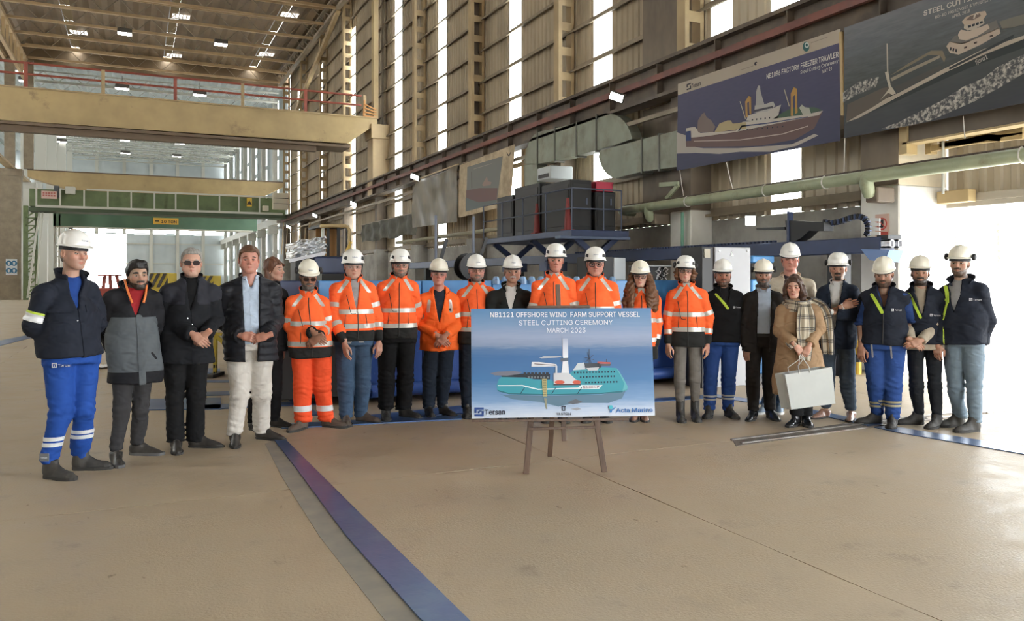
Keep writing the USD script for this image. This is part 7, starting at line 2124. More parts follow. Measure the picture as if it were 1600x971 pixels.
  if clips:
   for sx in (-1, 1):
    tri = sg.Polygon([(-0.020, -0.010), (0.014, -0.016), (0.012, 0.014), (-0.010, 0.016)]).buffer(0.002)
    b = MB().prism(tri, ((sx * 0.081, -0.068, 0.088), (sx * 0.64, sx * 0.77, 0) if sx > 0 else (0.64, -0.77, 0), (-sx * 0.2, 0.17, 0.96)), 0.008)
    q, ff = b.arrays()
    obj('ear_clip', (T(q), ff), M_hband, p)
  if strap:
   for sx in (-1, 1):
    pts = [(sx * 0.100, -0.01, 0.045), (sx * 0.088, -0.012, -0.03), (sx * 0.064, -0.045, -0.10), (0.0, -0.068, -0.128)]
    q, ff = MB().tube(np.array(pts) * [self.face.get('w', 1.0), 1, 1], 0.0042, 6).arrays()
    obj('chin_strap', (T(q), ff), M_hband, p, True)
  if muffs:
   for sx in (-1, 1):
    b = MB().lathe([(0, 0.018), (0.026, 0.016), (0.033, 0.008), (0.033, -0.010), (0.020, -0.018), (0, -0.018)], (0, 0, 0), 16, 1.0, 1.25)
    q, ff = b.arrays()
    q = q @ np.array([[0, 0, -1.0], [0, 1, 0], [1, 0, 0]])
    obj('ear_muff', (T(q + [sx * 0.120, 0.012, 0.065]), ff), M_hband, p, 50)
    q, ff = MB().bar((sx * 0.118, 0.015, 0.06), (sx * 0.114, 0.02, 0.095), 0.014, 0.010).arrays()
    obj('muff_arm', (T(q), ff), M_hband, p)
  return p
 def glasses(self, lens=None, dark=False, rim=0.0018, w=1.0, colour='glasses_black'):
  m = mat(colour, (0.02, 0.02, 0.022) if colour == 'glasses_black' else (0.3, 0.28, 0.26), 0.35)
  p = None
  fw = self.face.get('w', 1.0)
  for sx in (-1, 1):
   c = np.array([sx * 0.0335 * fw, -0.1035, -0.002])
   a = np.linspace(0, 2 * np.pi, 25)
   rx, rz = 0.0265 * w, 0.0185 * w
   pts = np.stack([np.sign(np.cos(a)) * np.abs(np.cos(a)) ** 0.6 * rx, 0.10 * (np.cos(a) * rx * sx) ** 2 * 30 * 0.02 + 0.012 * np.clip(np.cos(a) * sx, 0, 1), np.sign(np.sin(a)) * np.abs(np.sin(a)) ** 0.7 * rz], 1) + c
   q, f = MB().tube(pts, rim, 6, False).arrays()
   if p is None:
    p = obj('glasses', (self.W(q), f), m, self.t, True)
   else:
    obj('rim', (self.W(q), f), m, p, True)
   poly = sg.Polygon([(x[0] - c[0], x[2] - c[2]) for x in pts]).buffer(0)
   q, f = MB().prism(poly, (c + [0, 0.004, 0], (1, 0, 0), (0, 0, 1)), 0.0015).arrays()
   obj('lens', (self.W(q), f), lens or (M_lens if dark else M_clear), p)
   q, f = MB().tube([c + [sx * rx, 0.012, 0.006], (sx * 0.079 * fw, -0.05, 0.006), (sx * 0.083 * fw, 0.01, 0.004)], rim, 6).arrays()
   obj('temple', (self.W(q), f), m, p, True)
  q, f = MB().tube([(-0.0095, -0.108, 0.004), (0, -0.111, 0.006), (0.0095, -0.108, 0.004)], rim, 6).arrays()
  obj('bridge', (self.W(q), f), m, p, True)
  return p
 # ---- the orange jacket with reflective tape
 def hivis(self, hem_py, black_py, bands_py, zip_x=0.0, hem=None, cuffs=0.09, arm_bands=(0.24, 0.46), half=0.024, open_=None, material=None, pocket=-1, collar=True, wr=1.0, belly=0.0, e=0.026, seed=1, trim=True, cuffm=None, shoulder=True, armhalf=0.024):
  material = material or M_hivis
  g = self.garment('jacket', material, e=e, hem_z=self.Z(hem_py), hem=hem, open_=open_, make=False, wr=wr, belly=belly, seed=seed, se=e - 0.004, cuffe=-0.010)
  zb = self.Z(black_py) if black_py else -9
  S = np.where(g['lab'] == 1, g['slen'][0], g['slen'][1])
  phi = np.where(g['lab'] == 0, g['z'] - zb, S - cuffs - g['s'])
  if black_py:
   self.split(g, phi, 'jacket', material, 'black_panels', M_jblack)
  else:
   g['prim'] = obj('jacket', (g['v'], g['f']), material, self.t, True)
  for py in bands_py:
   z0 = self.Z(py)
   self.layer(g, np.where(g['lab'] == 0, half - np.abs(g['z'] - z0), -0.02), 'reflective_band', M_refl, 0.0035)
  for k in (1, 2):
   for s0 in arm_bands:
    self.layer(g, np.where(g['lab'] == k, armhalf - np.abs(g['s'] - s0), -0.02), 'reflective_band', M_refl, 0.0035)
  if shoulder:
   for sx in (-1, 1):
    xc = sx * self.hw * 0.84
    self.layer(g, np.where((g['lab'] == 0), np.minimum(0.021 - np.abs(g['x'] - xc + sx * 0.75 * (g['z'] - self.zs)), np.minimum(g['z'] - (self.zs - 0.03), 0.05 - g['y'])), -0.02), 'shoulder_patch', M_refl, 0.003)
  if trim:
   zt, zh = self.zs + 0.06, g['hz']
   self.seam(g, [(zip_x, zh + 0.012), (zip_x, zt)], 0.0045, 'zip')
   if pocket:
    px = zip_x + pocket * 0.105
    z1, z2 = self.zs - 0.05, self.zs - 0.25
    self.seam(g, [(px, z1), (px + 0.035, z2), (zip_x + 0.015 * np.sign(pocket), z2 + 0.004)], 0.0035, 'pocket_zip')
   for sx in (-1, 1):
    self.seam(g, [(sx * self.hw * 0.72, zb + 0.035 if black_py else zh + 0.08), (sx * self.hw * 0.64, (zb if black_py else zh) + 0.17)], 0.0035, 'side_pocket_zip')
  if collar:
   self.collar(material, 'collar', (0.084, 0.080), 0.072, 22, 0.024, lining=M_jblack, tilt=0.32, dz=0.0)
  return g
# ================================================================== the group, from picture left to right
C_navy = cloth('work_navy', (0.018, 0.022, 0.034), 0.8, 0.75)
C_royal = cloth('royal_blue_cloth', (0.020, 0.075, 0.33), 0.8, 0.85)
C_royal2 = cloth('blue_trousers', (0.030, 0.075, 0.25), 0.8, 0.85)
C_jeans = cloth('denim_mid', (0.060, 0.105, 0.175), 0.85, 0.75)
C_jeansd = cloth('denim_dark', (0.022, 0.030, 0.046), 0.85, 0.8)
C_jeansl = cloth('denim_light', (0.20, 0.26, 0.31), 0.85, 0.85)
C_jeansg = cloth('denim_grey', (0.075, 0.10, 0.13), 0.85, 0.8)
C_black = cloth('black_cloth', (0.012, 0.012, 0.013), 0.85)
C_coat = cloth('black_wool', (0.016, 0.017, 0.020), 0.9, 0.8)
C_charcoal = cloth('charcoal_trousers', (0.045, 0.044, 0.046), 0.85)
C_parka = cloth('parka_grey', (0.105, 0.118, 0.128), 0.8, 0.85)
C_parkad = cloth('parka_black', (0.018, 0.018, 0.021), 0.8)
C_white = cloth('white_cotton', (0.62, 0.585, 0.53), 0.85, 0.93)
C_shirt = cloth('light_blue_shirt', (0.47, 0.56, 0.68), 0.8, 0.92)
C_shirtw = cloth('white_shirt', (0.68, 0.67, 0.65), 0.8, 0.95)
C_puffer = cloth('puffer_black', (0.020, 0.021, 0.026), 0.5, 0.7, sheen=0.0)
C_beige = cloth('beige_jacket', (0.56, 0.49, 0.38), 0.85, 0.92)
C_sweat = cloth('beige_knit', (0.42, 0.36, 0.275), 0.9, 0.85)
C_camel = cloth('camel_wool', (0.36, 0.235, 0.135), 0.9, 0.88)
C_suit = cloth('dark_suit', (0.027, 0.024, 0.022), 0.85, 0.8)
C_blazer = cloth('navy_blazer', (0.020, 0.028, 0.046), 0.85, 0.75)
C_grey = cloth('grey_leggings', (0.185, 0.17, 0.15), 0.85, 0.92)
C_red = cloth('red_knit', (0.38, 0.03, 0.035), 0.9)
C_lime = mat('lime_piping', (0.46, 0.62, 0.05), 0.6)
C_mauve = cloth('dark_mauve_shirt', (0.07, 0.05, 0.06), 0.85)
M_inkw = mat('print_white', (0.55, 0.56, 0.58), 0.7)
M_brownshoe = mat('brown_leather', (0.22, 0.11, 0.075), 0.3, color2=(0.30, 0.17, 0.12), scale=14)
M_shiny = mat('polished_black', (0.015, 0.016, 0.018), 0.18)
M_dustboot = mat('dusty_boot', (0.028, 0.026, 0.024), 0.65, color2=(0.055, 0.05, 0.042), scale=10, bump=0.001)
M_buttons = mat('metal_snap', (0.6, 0.6, 0.6), 0.3, 0.8)
def dots(p, g, pts, r=0.006, m=None, name='snap'):
 for x, z in pts:
  q, n = p.torso_pt(g, x, z)
  MB().tube([q - n * 0.001, q + n * 0.005], r, 8).build(name, m or M_buttons, g['prim'])
def lapels(p, g, m, zb, zt, w0=0.02, w1=0.075, xo=0.0, lift=0.006):
 """Folded lapels along a V opening."""
 for sx in (-1, 1):
  z = g['z']
  t = np.clip((z - zb) / (zt - zb), 0, 1)
  inner = np.interp(z, [zb, zt], [0.0, 0.055])
  wid = np.interp(t, [0, 0.55, 0.75, 1.0], [0.008, w1 * 0.75, w1, w1 * 0.7])
  x = (g['x'] - xo) * sx
  ph = np.minimum(np.minimum(x - inner + 0.004, inner + wid - x), np.minimum(z - zb, zt + 0.04 - z))
  p.layer(g, np.where((g['lab'] == 0) & (g['y'] < 0.02), ph, -0.02), 'lapel', m, lift)
# 1 ---- leftmost man: white hard hat, navy work jacket, royal blue trousers
p = Person('man in white hard hat, navy work jacket and royal blue trousers, leftmost of the group', 112, 6.25, (116, 396, 0.02, 33, 4, 2), [(69, 455), (141, 453)], [(56, 508, 0.02), (149, 507, -0.12)], [(86, 546, -0.20), (132, 547, -0.22)],
           (112, None), [(95, 640), (131, 638)], [(80, 718), (128, 705)], [(78, 747, 42), (124, 734, 68)], yaw=24, g=1.12, skin='fair', face={'w': 1.02, 'jaw': 1.1, 'redness': 0.1, 'stubble': 0.35}, hs=1.03, hands=('back', 'back'))
p.body()
p.brows('brown', 0.004)
p.hair('grey', th=0.004, front=0.09, side=0.0)
p.hat('peak', M_helmet, text='Tersan')
p.garment('shirt', cloth('blue_undershirt', (0.02, 0.06, 0.24), 0.85), e=0.018, sleeves=None, hem_z=p.zh + 0.1, wr=0.4)
g = p.garment('jacket', C_navy, e=0.048, hem_z=p.Z(556), hem=(0.215, 0.175), se=0.040, wr=1.6, open_=(0.0, 0.055, p.zs - 0.13, 0.002, p.zs + 0.10), cuffe=-0.01)
p.collar(C_navy, 'collar', (0.098, 0.092), 0.10, 34, 0.045, tilt=0.22, dz=0.0, drop=0.02, lining=C_navy)
p.layer(g, np.where(g['lab'] == 1, 0.030 - np.abs(g['s'] - p.Lu[0] + 0.055), -0.02), 'reflective_band', M_reflw, 0.004)
p.layer(g, np.where(g['lab'] == 1, 0.008 - np.abs(g['s'] - p.Lu[0] + 0.093), -0.02), 'lime_edge', C_lime, 0.0045)
p.layer(g, p.strip_phi(g, (0.015, g['hz']), (0.01, p.zs - 0.12), 0.014), 'front_placket', C_navy, 0.006)
for sx in (-1, 1):
 p.layer(g, np.where((g['lab'] == 0) & (g['y'] < 0), np.minimum(0.065 - np.abs(g['x'] - sx * 0.12), 0.03 - np.abs(g['z'] - p.zs + 0.11)), -0.02), 'pocket_flap', C_navy, 0.006)
dots(p, g, [(-0.115, p.zs - 0.12), (0.02, p.zs - 0.21), (-0.02, p.zs - 0.20), (0.02, g['hz'] + 0.03)])
G = p.trousers(C_royal, e=0.030, cut=(0.10, 0.09), wr=1.5)
p.leg_bands(G, [(0, 685, 0.015), (0, 694, 0.015), (1, 671, 0.015), (1, 679, 0.015)], M_reflw)
p.chest_print(G, 'Tersan', -0.17, p.zh - 0.10, 0.14, M_inkw, lift=0.014)
c = p.an[0] + [0.0, -0.075, 0.03]
MB().obox(c, np.array([[1, 0, 0], [0, 1, 0], [0, 0, 1.0]]), (0.075, 0.006, 0.06), 0.002).build('ankle_tag', mat('tag_grey', (0.16, 0.17, 0.18), 0.6), G['prim'])
lettering('TERSAN', c + [-0.026, -0.0045, -0.006], (1, 0, 0), UP, 0.05, M_inkw, G['prim'], depth=0.0012, bold=True)
p.shoes('boot', M_dustboot, scale=1.02)
# 2 ---- bearded young man in a two-tone parka
p = Person('young bearded man in a black and grey parka over a red sweater, second from left', 210, 6.85, (215, 431, 0.02, 14, 0, -2), [(176, 463), (240, 463)], [(165, 515, -0.08), (244, 513, -0.10)], [(180, 558, -0.20), (228, 558, -0.22)],
           (209, None), [(190, 645), (219, 642)], [(182, 708), (213, 696)], [(181, 723, 8), (212, 711, 62)], yaw=8, g=0.95, skin='olive', face={'w': 0.97, 'stubble': 0.5}, hs=0.98, hands=('back', 'back'), shoe='sneaker')
p.body()
p.brows('black', 0.0062)
p.beard('black', 0.7)
p.hair('black', 'quiff', th=0.015, front=0.066)
p.garment('sweater', C_red, e=0.016, sleeves=None, hem_z=p.zh + 0.1, wr=0.4)
g = p.garment('parka', C_parka, e=0.045, hem_z=p.Z(598), hem=(0.215, 0.165), se=0.032, wr=1.3, open_=(0.0, 0.075, p.zs - 0.14, 0.002, p.zs + 0.10), make=False)
zb, zl = p.Z(495), p.Z(579)
phi = np.where(g['lab'] == 0, np.minimum(zb - g['z'], g['z'] - zl), -0.05)
p.split(g, phi, 'parka', C_parka, 'black_panels', C_parkad)
p.layer(g, p.strip_phi(g, (0.045, g['hz'] + 0.01), (0.02, p.zs - 0.15), 0.026), 'front_flap', C_parka, 0.007)
p.layer(g, p.strip_phi(g, (0.12, p.zh + 0.03), (0.155, p.zh - 0.02), 0.008), 'pocket', C_parkad, 0.004)
p.collar(C_parkad, 'hood', (0.11, 0.105), 0.075, 42, 0.05, tilt=0.32, dz=-0.02, th=0.012)
for sx in (-1, 1):
 MB().tube([p.N(sx * 0.083, -0.015, 0.065), p.N(sx * 0.077, -0.085, 0.0), p.N(sx * 0.061, -0.13, -0.075), p.N(sx * 0.043, -0.155, -0.13)], 0.010, 8).build('orange_cord', mat('cord_orange', (0.75, 0.20, 0.05), 0.5), p.t, smooth=50)
p.collar(cloth('grey_collar', (0.14, 0.13, 0.13), 0.85), 'shirt_collar', (0.068, 0.066), 0.05, 25, 0.01, dz=0.0)
G = p.trousers(C_charcoal, e=0.014, cut=(0.09, 0.09), wr=1.2)
p.shoes('sneaker', M_shoe, mat('sneaker_sole', (0.10, 0.10, 0.10), 0.7))
# 3 ---- grey-haired man with sunglasses
p = Person('grey-haired man in sunglasses and a long black coat, hands clasped', 296, 7.2, (299, 411, 0.02, 3, 1, 0), [(263, 453), (333, 453)], [(258, 502, -0.02), (337, 500, -0.02)], [(303, 524, 0.235), (321, 523, 0.215)],
           (291, None), [(273, 621), (306, 617)], [(274, 690), (305, 684)], [(275, 703, 4), (304, 699, 66)], yaw=3, g=1.1, skin='fair', face={'w': 1.04, 'jaw': 1.1, 'cheek': 1, 'redness': 0.12}, hs=1.02, hands=(('clasp', (0.80, -0.1, -0.62), (0.1, -1, 0.25), (0, 0, 1)), ('clasp', (-0.75, 0.12, -0.62), (-0.1, -1, 0.1), (0, 0, 1))))
p.body()
p.brows('grey', 0.004)
p.hair('grey', th=0.008, front=0.085, side=-0.005)
p.glasses(dark=True, rim=0.0022, w=1.02)
p.garment('black_shirt', C_black, e=0.022, sleeves=None, hem_z=p.zh - 0.02, wr=0.5)
g = p.garment('coat', C_coat, e=0.040, hem_z=p.Z(567), hem=(0.225, 0.165, 0.235, 0.17), se=0.030, wr=1.0, open_=(0.0, 0.05, p.zs - 0.16, 0.002, p.zs + 0.10))
p.layer(g, p.strip_phi(g, (0.075, g['hz'] + 0.01), (0.035, p.zs - 0.10), 0.03), 'front_facing', C_coat, 0.006)
for sx in (-1, 1):
 p.layer(g, np.where((g['lab'] == 0), np.minimum(g['z'] - (p.zs - 0.10), np.abs(g['x']) - 0.05) * 1.0 + np.where(g['x'] * sx > 0, 0, -0.5), -0.02), 'shoulder_yoke', cloth('coat_yoke', (0.026, 0.027, 0.035), 0.7), 0.003)
dots(p, g, [(-0.02, p.zs - 0.22), (-0.02, p.zs - 0.33)], 0.006)
p.collar(C_coat, 'collar', (0.088, 0.084), 0.085, 26, 0.02, tilt=0.25)
p.collar(C_black, 'shirt_collar', (0.070, 0.068), 0.062, 8, 0.006, tilt=0.2)
p.trousers(C_black, e=0.028, cut=(0.07, 0.06), wr=1.2, flare=0.012)
p.shoes('shoe', M_shoe, scale=1.06)
# 4 ---- man in black puffer, pale shirt, white trousers
p = Person('man in a black puffer jacket, light blue shirt and white trousers, hands clasped', 392, 7.54, (389, 406, 0.02, 4, 2, 0), [(354, 451), (427, 450)], [(352, 503, -0.02), (430, 503, -0.02)], [(379, 525, 0.245), (416, 525, 0.245)],
           (391, None), [(374, 620), (408, 618)], [(369, 676), (409, 670)], [(367, 693, 2), (408, 686, 55)], yaw=4, g=1.16, skin='pink', face={'w': 1.08, 'jaw': 1.2, 'cheek': 1, 'redness': 0.28, 'neck': 1.12, 'iris': (0.08, 0.10, 0.12)}, hs=1.03, hands=(('clasp', (0.93, -0.12, -0.2), (0.1, -0.9, 0.35), (0, 0, 1)), ('clasp', (-0.92, -0.16, -0.28), (-0.1, -0.9, 0.3), (0, 0, 1))))
p.body()
p.brows('ginger', 0.0035)
p.hair('ginger', th=0.009, front=0.073)
sh_ = p.garment('shirt', C_shirt, e=0.030, sleeves=None, hem_z=p.zh - 0.02, wr=1.0, belly=0.03, open_=(0.0, 0.035, p.zs + 0.015, 0.002, p.zs + 0.12))
p.layer(sh_, p.strip_phi(sh_, (0.0, p.zh), (0, p.zs + 0.03), 0.012), 'placket', C_shirt, 0.003)
dots(p, sh_, [(0, p.zs - 0.05 - 0.09 * k) for k in range(5)], 0.004, C_shirtw, 'button')
g = p.garment('puffer_jacket', C_puffer, e=0.045, hem_z=p.Z(563), hem=(0.225, 0.18), se=0.034, wr=0.9, belly=0.03, quilt=0.010, open_=(0.0, 0.075, 0.2, 0.035, p.zs + 0.08))
p.collar(C_puffer, 'collar', (0.094, 0.088), 0.075, 50, 0.03, tilt=0.30)
p.collar(C_shirt, 'shirt_collar', (0.080, 0.078), 0.05, 28, 0.022, tilt=0.34, dz=0.012)
p.trousers(C_white, e=0.036, cut=(0.075, 0.07), wr=1.5)
q = p.wr[1] + (p.el[1] - p.wr[1]) * 0.02
MB().tube([q + (p.wr[1] - p.el[1]) / p.Lf[1] * 0.012 * s for s in (-1, 1)], 0.034, 16).build('wristwatch', M_zip, p.t, smooth=50)
p.shoes('shoe', M_shoe, scale=1.05)
# 5 ---- woman in profile behind
p = Person('woman with auburn fringe in profile, dressed in black, behind the white trousers', 414, 8.15, (428, 422, 0.02, 62, 0, 0), [(402, 457), (441, 457)], [(405, 500), (443, 503, -0.05)], [(408, 540), (441, 545, -0.05)],
           (418, None), [(400, 612), (429, 610)], [(397, 662), (428, 657)], [(395, 672, 30), (428, 667, 55)], yaw=20, g=0.92, skin='fair', face={'w': 0.93, 'jaw': 0.9, 'lipstick': 1, 'redness': 0.1}, hs=0.95, female=True, shoe='shoe')
p.body()
p.brows('brown', 0.003)
p.long_hair('auburn', [[(0.06, 0.05, 0.0, .035), (0.066, 0.03, -0.09, .032), (0.07, 0.0, -0.17, .028), (0.072, -0.03, -0.26, .02)], [(-0.06, 0.05, 0, .035), (-0.062, 0.045, -0.09, .034), (-0.06, 0.04, -0.18, .028), (-0.05, 0.03, -0.27, .018)], [(0, 0.07, 0, .045), (0, 0.08, -0.12, .04), (0, 0.07, -0.22, .03)], [(-0.04, -0.085, 0.065, .016), (0.0, -0.092, 0.045, .014), (0.045, -0.085, 0.05, .016)]], cap=0.014)
p.garment('black_jacket', C_black, e=0.030, hem_z=p.Z(548), hem=(0.19, 0.15))
p.trousers(C_black, e=0.018, cut=(0.07, 0.07))
p.shoes('shoe', M_shoe, scale=0.95)
# 6 ---- bearded man in full orange suit
p = Person('bearded man in white hard hat, orange jacket and matching orange trousers', 484, 8.17, (482, 433, 0.03, 8, 14, 0), [(455, 470), (507, 469)], [(452, 509, -0.02), (515, 508, -0.02)], [(491, 521, 0.22), (497, 528, 0.24)],
           (486, None), [(473, 604), (503, 603)], [(473, 655), (508, 655)], [(474, 670, -35), (510, 667, 58)], yaw=3, g=1.06, skin='dark', face={'w': 1.0, 'jaw': 1.0, 'stubble': 0.4}, hs=1.0, hands=(('clasp', (0.72, -0.1, -0.7), (0.1, -1, 0.1), (0, 0, 1)), ('clasp', (-0.8, 0.0, -0.6), (0, -1, 0.2), (0, 0, 1))))
p.body()
p.brows('black', 0.005)
p.beard('saltpep', 0.9)
p.hair('black', th=0.006, front=0.09, side=-0.02)
p.hat('peak', M_helmet2, text='Tersan', muffs=True)
p.glasses(lens=M_lens, rim=0.0016)
g = p.hivis(558, 541, (505, 536), hem=(0.215, 0.18), cuffs=0.05, arm_bands=(0.17, 0.37), wr=1.3, seed=4)
G = p.trousers(M_otrouser, e=0.034, cut=(0.07, 0.06), wr=1.5, flare=0.010, seed=5)
p.leg_bands(G, [(0, 637, 0.030), (1, 636, 0.030)], M_reflw)
p.shoes('boot', mat('brown_boot', (0.10, 0.075, 0.055), 0.6, color2=(0.06, 0.045, 0.035), scale=9), scale=0.98)
# 7 ---- orange jacket, jeans, open collar
p = Person('man in orange jacket with arms hanging and blue jeans, white climbing-style hard hat', 551, 8.42, (551.5, 417, 0.02, 8, 3, 0), [(525, 449), (578, 448)], [(520, 498, 0.08), (588, 496, -0.02)], [(539, 539, 0.215), (592, 536, 0.05)],
           (553, None), [(541, 602), (567, 601)], [(540, 648), (564, 646)], [(541, 662, 4), (563, 659, 56)], yaw=8, g=1.08, skin='fair', face={'w': 1.0, 'jaw': 1.05, 'cheek': 1, 'redness': 0.15}, hs=1.04)
p.body()
p.brows('grey', 0.0036)
p.hair('grey', th=0.006, front=0.09, side=-0.02)
p.hat('climb', M_helmet, text='TERSAN', clips=True, strap=True)
p.glasses(rim=0.0012, colour='glasses_grey')
p.garment('grey_shirt', cloth('grey_shirt', (0.33, 0.31, 0.31), 0.85), e=0.016, sleeves=None, hem_z=p.Z(537), wr=0.3)
g = p.hivis(533, 515.5, (486.5, 508.5), zip_x=0.02, hem=(0.205, 0.16), cuffs=0.11, arm_bands=(0.17, 0.40), open_=(0.01, 0.05, p.zs - 0.22, 0.002, p.zs + 0.1), seed=7, arms_=None) if False else p.hivis(533, 515.5, (486.5, 508.5), zip_x=0.02, hem=(0.205, 0.16), cuffs=0.11, arm_bands=(0.17, 0.40), open_=(0.01, 0.05, p.zs - 0.22, 0.002, p.zs + 0.1), seed=7)
p.trousers(C_jeans, e=0.032, cut=(0.05, 0.045), wr=1.3, seed=8)
p.shoes('boot', mat('brown_boot', (0, 0, 0)), scale=1.0)
# 8 ---- orange jacket, black trousers, hands behind
p = Person('man in glasses and orange jacket with wide black trousers, hands behind his back', 622, 8.7, (625.5, 415, 0.02, 6, 3, 0), [(597, 446), (646, 446)], [(590, 492, -0.10), (653, 489, -0.10)], [(604, 532, -0.22), (637, 531, -0.22)],
           (620, None), [(605, 595), (632, 594)], [(603, 640), (631, 638)], [(603, 654, 2), (630, 652, 52)], yaw=5, g=1.10, skin='fair', face={'w': 1.0, 'jaw': 1.0, 'stubble': 0.5, 'redness': 0.1}, hs=1.02, hands=('back', 'back'))
p.body()
p.brows('brown', 0.004)
p.beard('saltpep', 0.4)
p.hair('brown', th=0.006, front=0.09, side=-0.01)
p.hat('climb', M_helmet, text='TERSAN', clips=True, strap=True)
p.glasses(rim=0.0013)
g = p.hivis(528.5, 511.5, (484.5, 508), zip_x=0.005, hem=(0.195, 0.155), arm_bands=(0.19,), seed=9)
p.trousers(C_black, e=0.040, cut=(0.10, 0.08), wr=1.5, flare=0.012, seed=10)
p.shoes('boot', M_shoe, scale=1.0)
# 9 ---- smiling man in the unzipped orange field jacket
p = Person('smiling man in an open-necked orange field jacket and dark jeans, hands crossed', 687, 8.93, (685.5, 429, 0.02, 2, 1, 2), [(663, 467), (711, 466)], [(657, 506, 0.0), (718, 505, 0.0)], [(685, 526, 0.22), (695, 526, 0.24)],
           (686, None), [(671, 596), (693, 595)], [(670, 636), (693, 634)], [(670, 649, 10), (692, 648, 36)], yaw=0, g=1.0, skin='pink', face={'w': 0.98, 'redness': 0.35}, hs=1.0, hands=(('clasp', (0.74, -0.1, -0.66), (0.1, -1, 0.2), (0, 0, 1)), ('clasp', (-0.66, -0.1, -0.75), (-0.1, -1, 0.1), (0, 0, 1))))
p.body()
p.brows('grey', 0.003)
p.hair('grey', th=0.005, front=0.09, side=-0.005)
p.hat('peak', M_helmet2, text=None)
p.glasses(rim=0.0010, colour='glasses_grey', w=0.92)
p.garment('dark_sweater', C_jeansd, e=0.014, sleeves=None, hem_z=p.zh + 0.1, wr=0.4)
g = p.garment('field_jacket', M_hivis2, e=0.034, hem_z=p.Z(547), hem=(0.195, 0.15), se=0.026, wr=1.5, open_=(0.0, 0.066, p.zs - 0.24, 0.002, p.zs + 0.09), seed=12)
p.collar(M_hivis2, 'collar', (0.094, 0.088), 0.045, 40, 0.045, tilt=0.42, dz=-0.005)
for k in (1, 2):
 p.layer(g, np.where(g['lab'] == k, 0.024 - np.abs(g['s'] - 0.17), -0.02), 'reflective_band', M_refl, 0.0035)
for sx in (-1, 1):
 p.layer(g, p.strip_phi(g, (sx * 0.125, p.zs - 0.11), (sx * 0.115, p.zs + 0.0), 0.018), 'shoulder_patch', M_refl, 0.0035)
 p.layer(g, np.where((g['lab'] == 0) & (g['y'] < 0), np.minimum(0.055 - np.abs(g['x'] - sx * 0.105), 0.065 - np.abs(g['z'] - p.zs + 0.20)), -0.02), 'chest_pocket', M_hivis2, 0.007)
 p.layer(g, np.where((g['lab'] == 0) & (g['y'] < 0), np.minimum(0.058 - np.abs(g['x'] - sx * 0.105), 0.018 - np.abs(g['z'] - p.zs + 0.145)), -0.02), 'pocket_flap', M_hivis2, 0.011)
p.layer(g, p.strip_phi(g, (0.0, g['hz']), (0.0, p.zs - 0.24), 0.016), 'front_placket', M_hivis2, 0.006)
dots(p, g, [(-0.085, p.zs - 0.165)], 0.010, M_zip, 'clip')
dots(p, g, [(0.115, p.zs - 0.09)], 0.018, M_zip, 'badge')
p.trousers(C_jeansd, e=0.020, cut=(0.09, 0.08), wr=1.2, seed=13)
p.shoes('boot', M_shoe, scale=0.95)
# 10 ---- orange jacket, half behind the board's left edge
p = Person('orange-jacketed man in a peaked hard hat half hidden by the left edge of the board', 744, 9.0, (744.5, 423, 0.02, 8, 3, 0), [(720, 457), (767, 455)], [(716, 500, -0.04), (773, 500, -0.04)], [(727, 535, -0.20), (760, 535, -0.20)],
           (743, None), [(730, 597), (752, 597)], [(730, 638), (752, 638)], [(730, 649, 0), (752, 649, 15)], yaw=6, g=1.08, skin='pink', face={'w': 1.02, 'stubble': 0.5, 'redness': 0.1, 'cheek': 1}, hs=1.02, hands=('back', 'back'))
p.body()
p.brows('brown', 0.004)
p.beard('saltpep', 0.4)
p.hair('brown', th=0.006, front=0.09, side=-0.01)
p.hat('peak', M_helmet, text='Tersan', tilt=2)
p.glasses(rim=0.0013)
g = p.hivis(537, 517, (490.5, 513.5), hem=(0.19, 0.15), arm_bands=(0.20,), seed=14)
p.trousers(C_jeansd, e=0.026, cut=(0.08, 0.08), seed=15)
p.shoes('boot', M_shoe)
# 11 ---- white-moustached man in a black jacket
p = Person('older man with a grey moustache, white hard hat, black jacket and white shirt', 799, 8.9, (801, 424.5, 0.02, 2, 3, 0), [(770, 462), (825, 461)], [(765, 510, 0.0), (830, 510, 0.0)], [(790, 540, 0.2), (806, 540, 0.2)],
           (799, None), [(788, 598), (811, 598)], [(788, 640), (811, 640)], [(788, 652, -8), (811, 652, 12)], yaw=0, g=1.1, skin='tan', face={'w': 1.05, 'jaw': 1.1, 'cheek': 1, 'redness': 0.1}, hs=1.02, hands=('clasp', 'clasp'))
p.body()
p.brows('grey', 0.0045)
p.moustache('white')
p.hair('white', th=0.007, front=0.09, side=-0.015)
p.hat('peak', M_helmet, text='Tersan')
p.garment('white_shirt', C_shirtw, e=0.018, sleeves=None, hem_z=p.zh + 0.1, wr=0.5)
g = p.garment('black_jacket', cloth('soft_black', (0.022, 0.024, 0.023), 0.8), e=0.034, hem_z=p.Z(545), hem=(0.20, 0.16), wr=1.1, open_=(0.0, 0.065, p.zs - 0.17, 0.002, p.zs + 0.09))
p.collar(cloth('soft_black', (0, 0, 0)), 'collar', (0.095, 0.090), 0.075, 36, 0.032, tilt=0.30)
p.collar(C_shirtw, 'shirt_collar', (0.080, 0.077), 0.045, 26, 0.02, tilt=0.34, dz=0.008)
p.trousers(C_black, e=0.025, cut=(0.07, 0.07))
p.shoes('shoe', M_shoe)
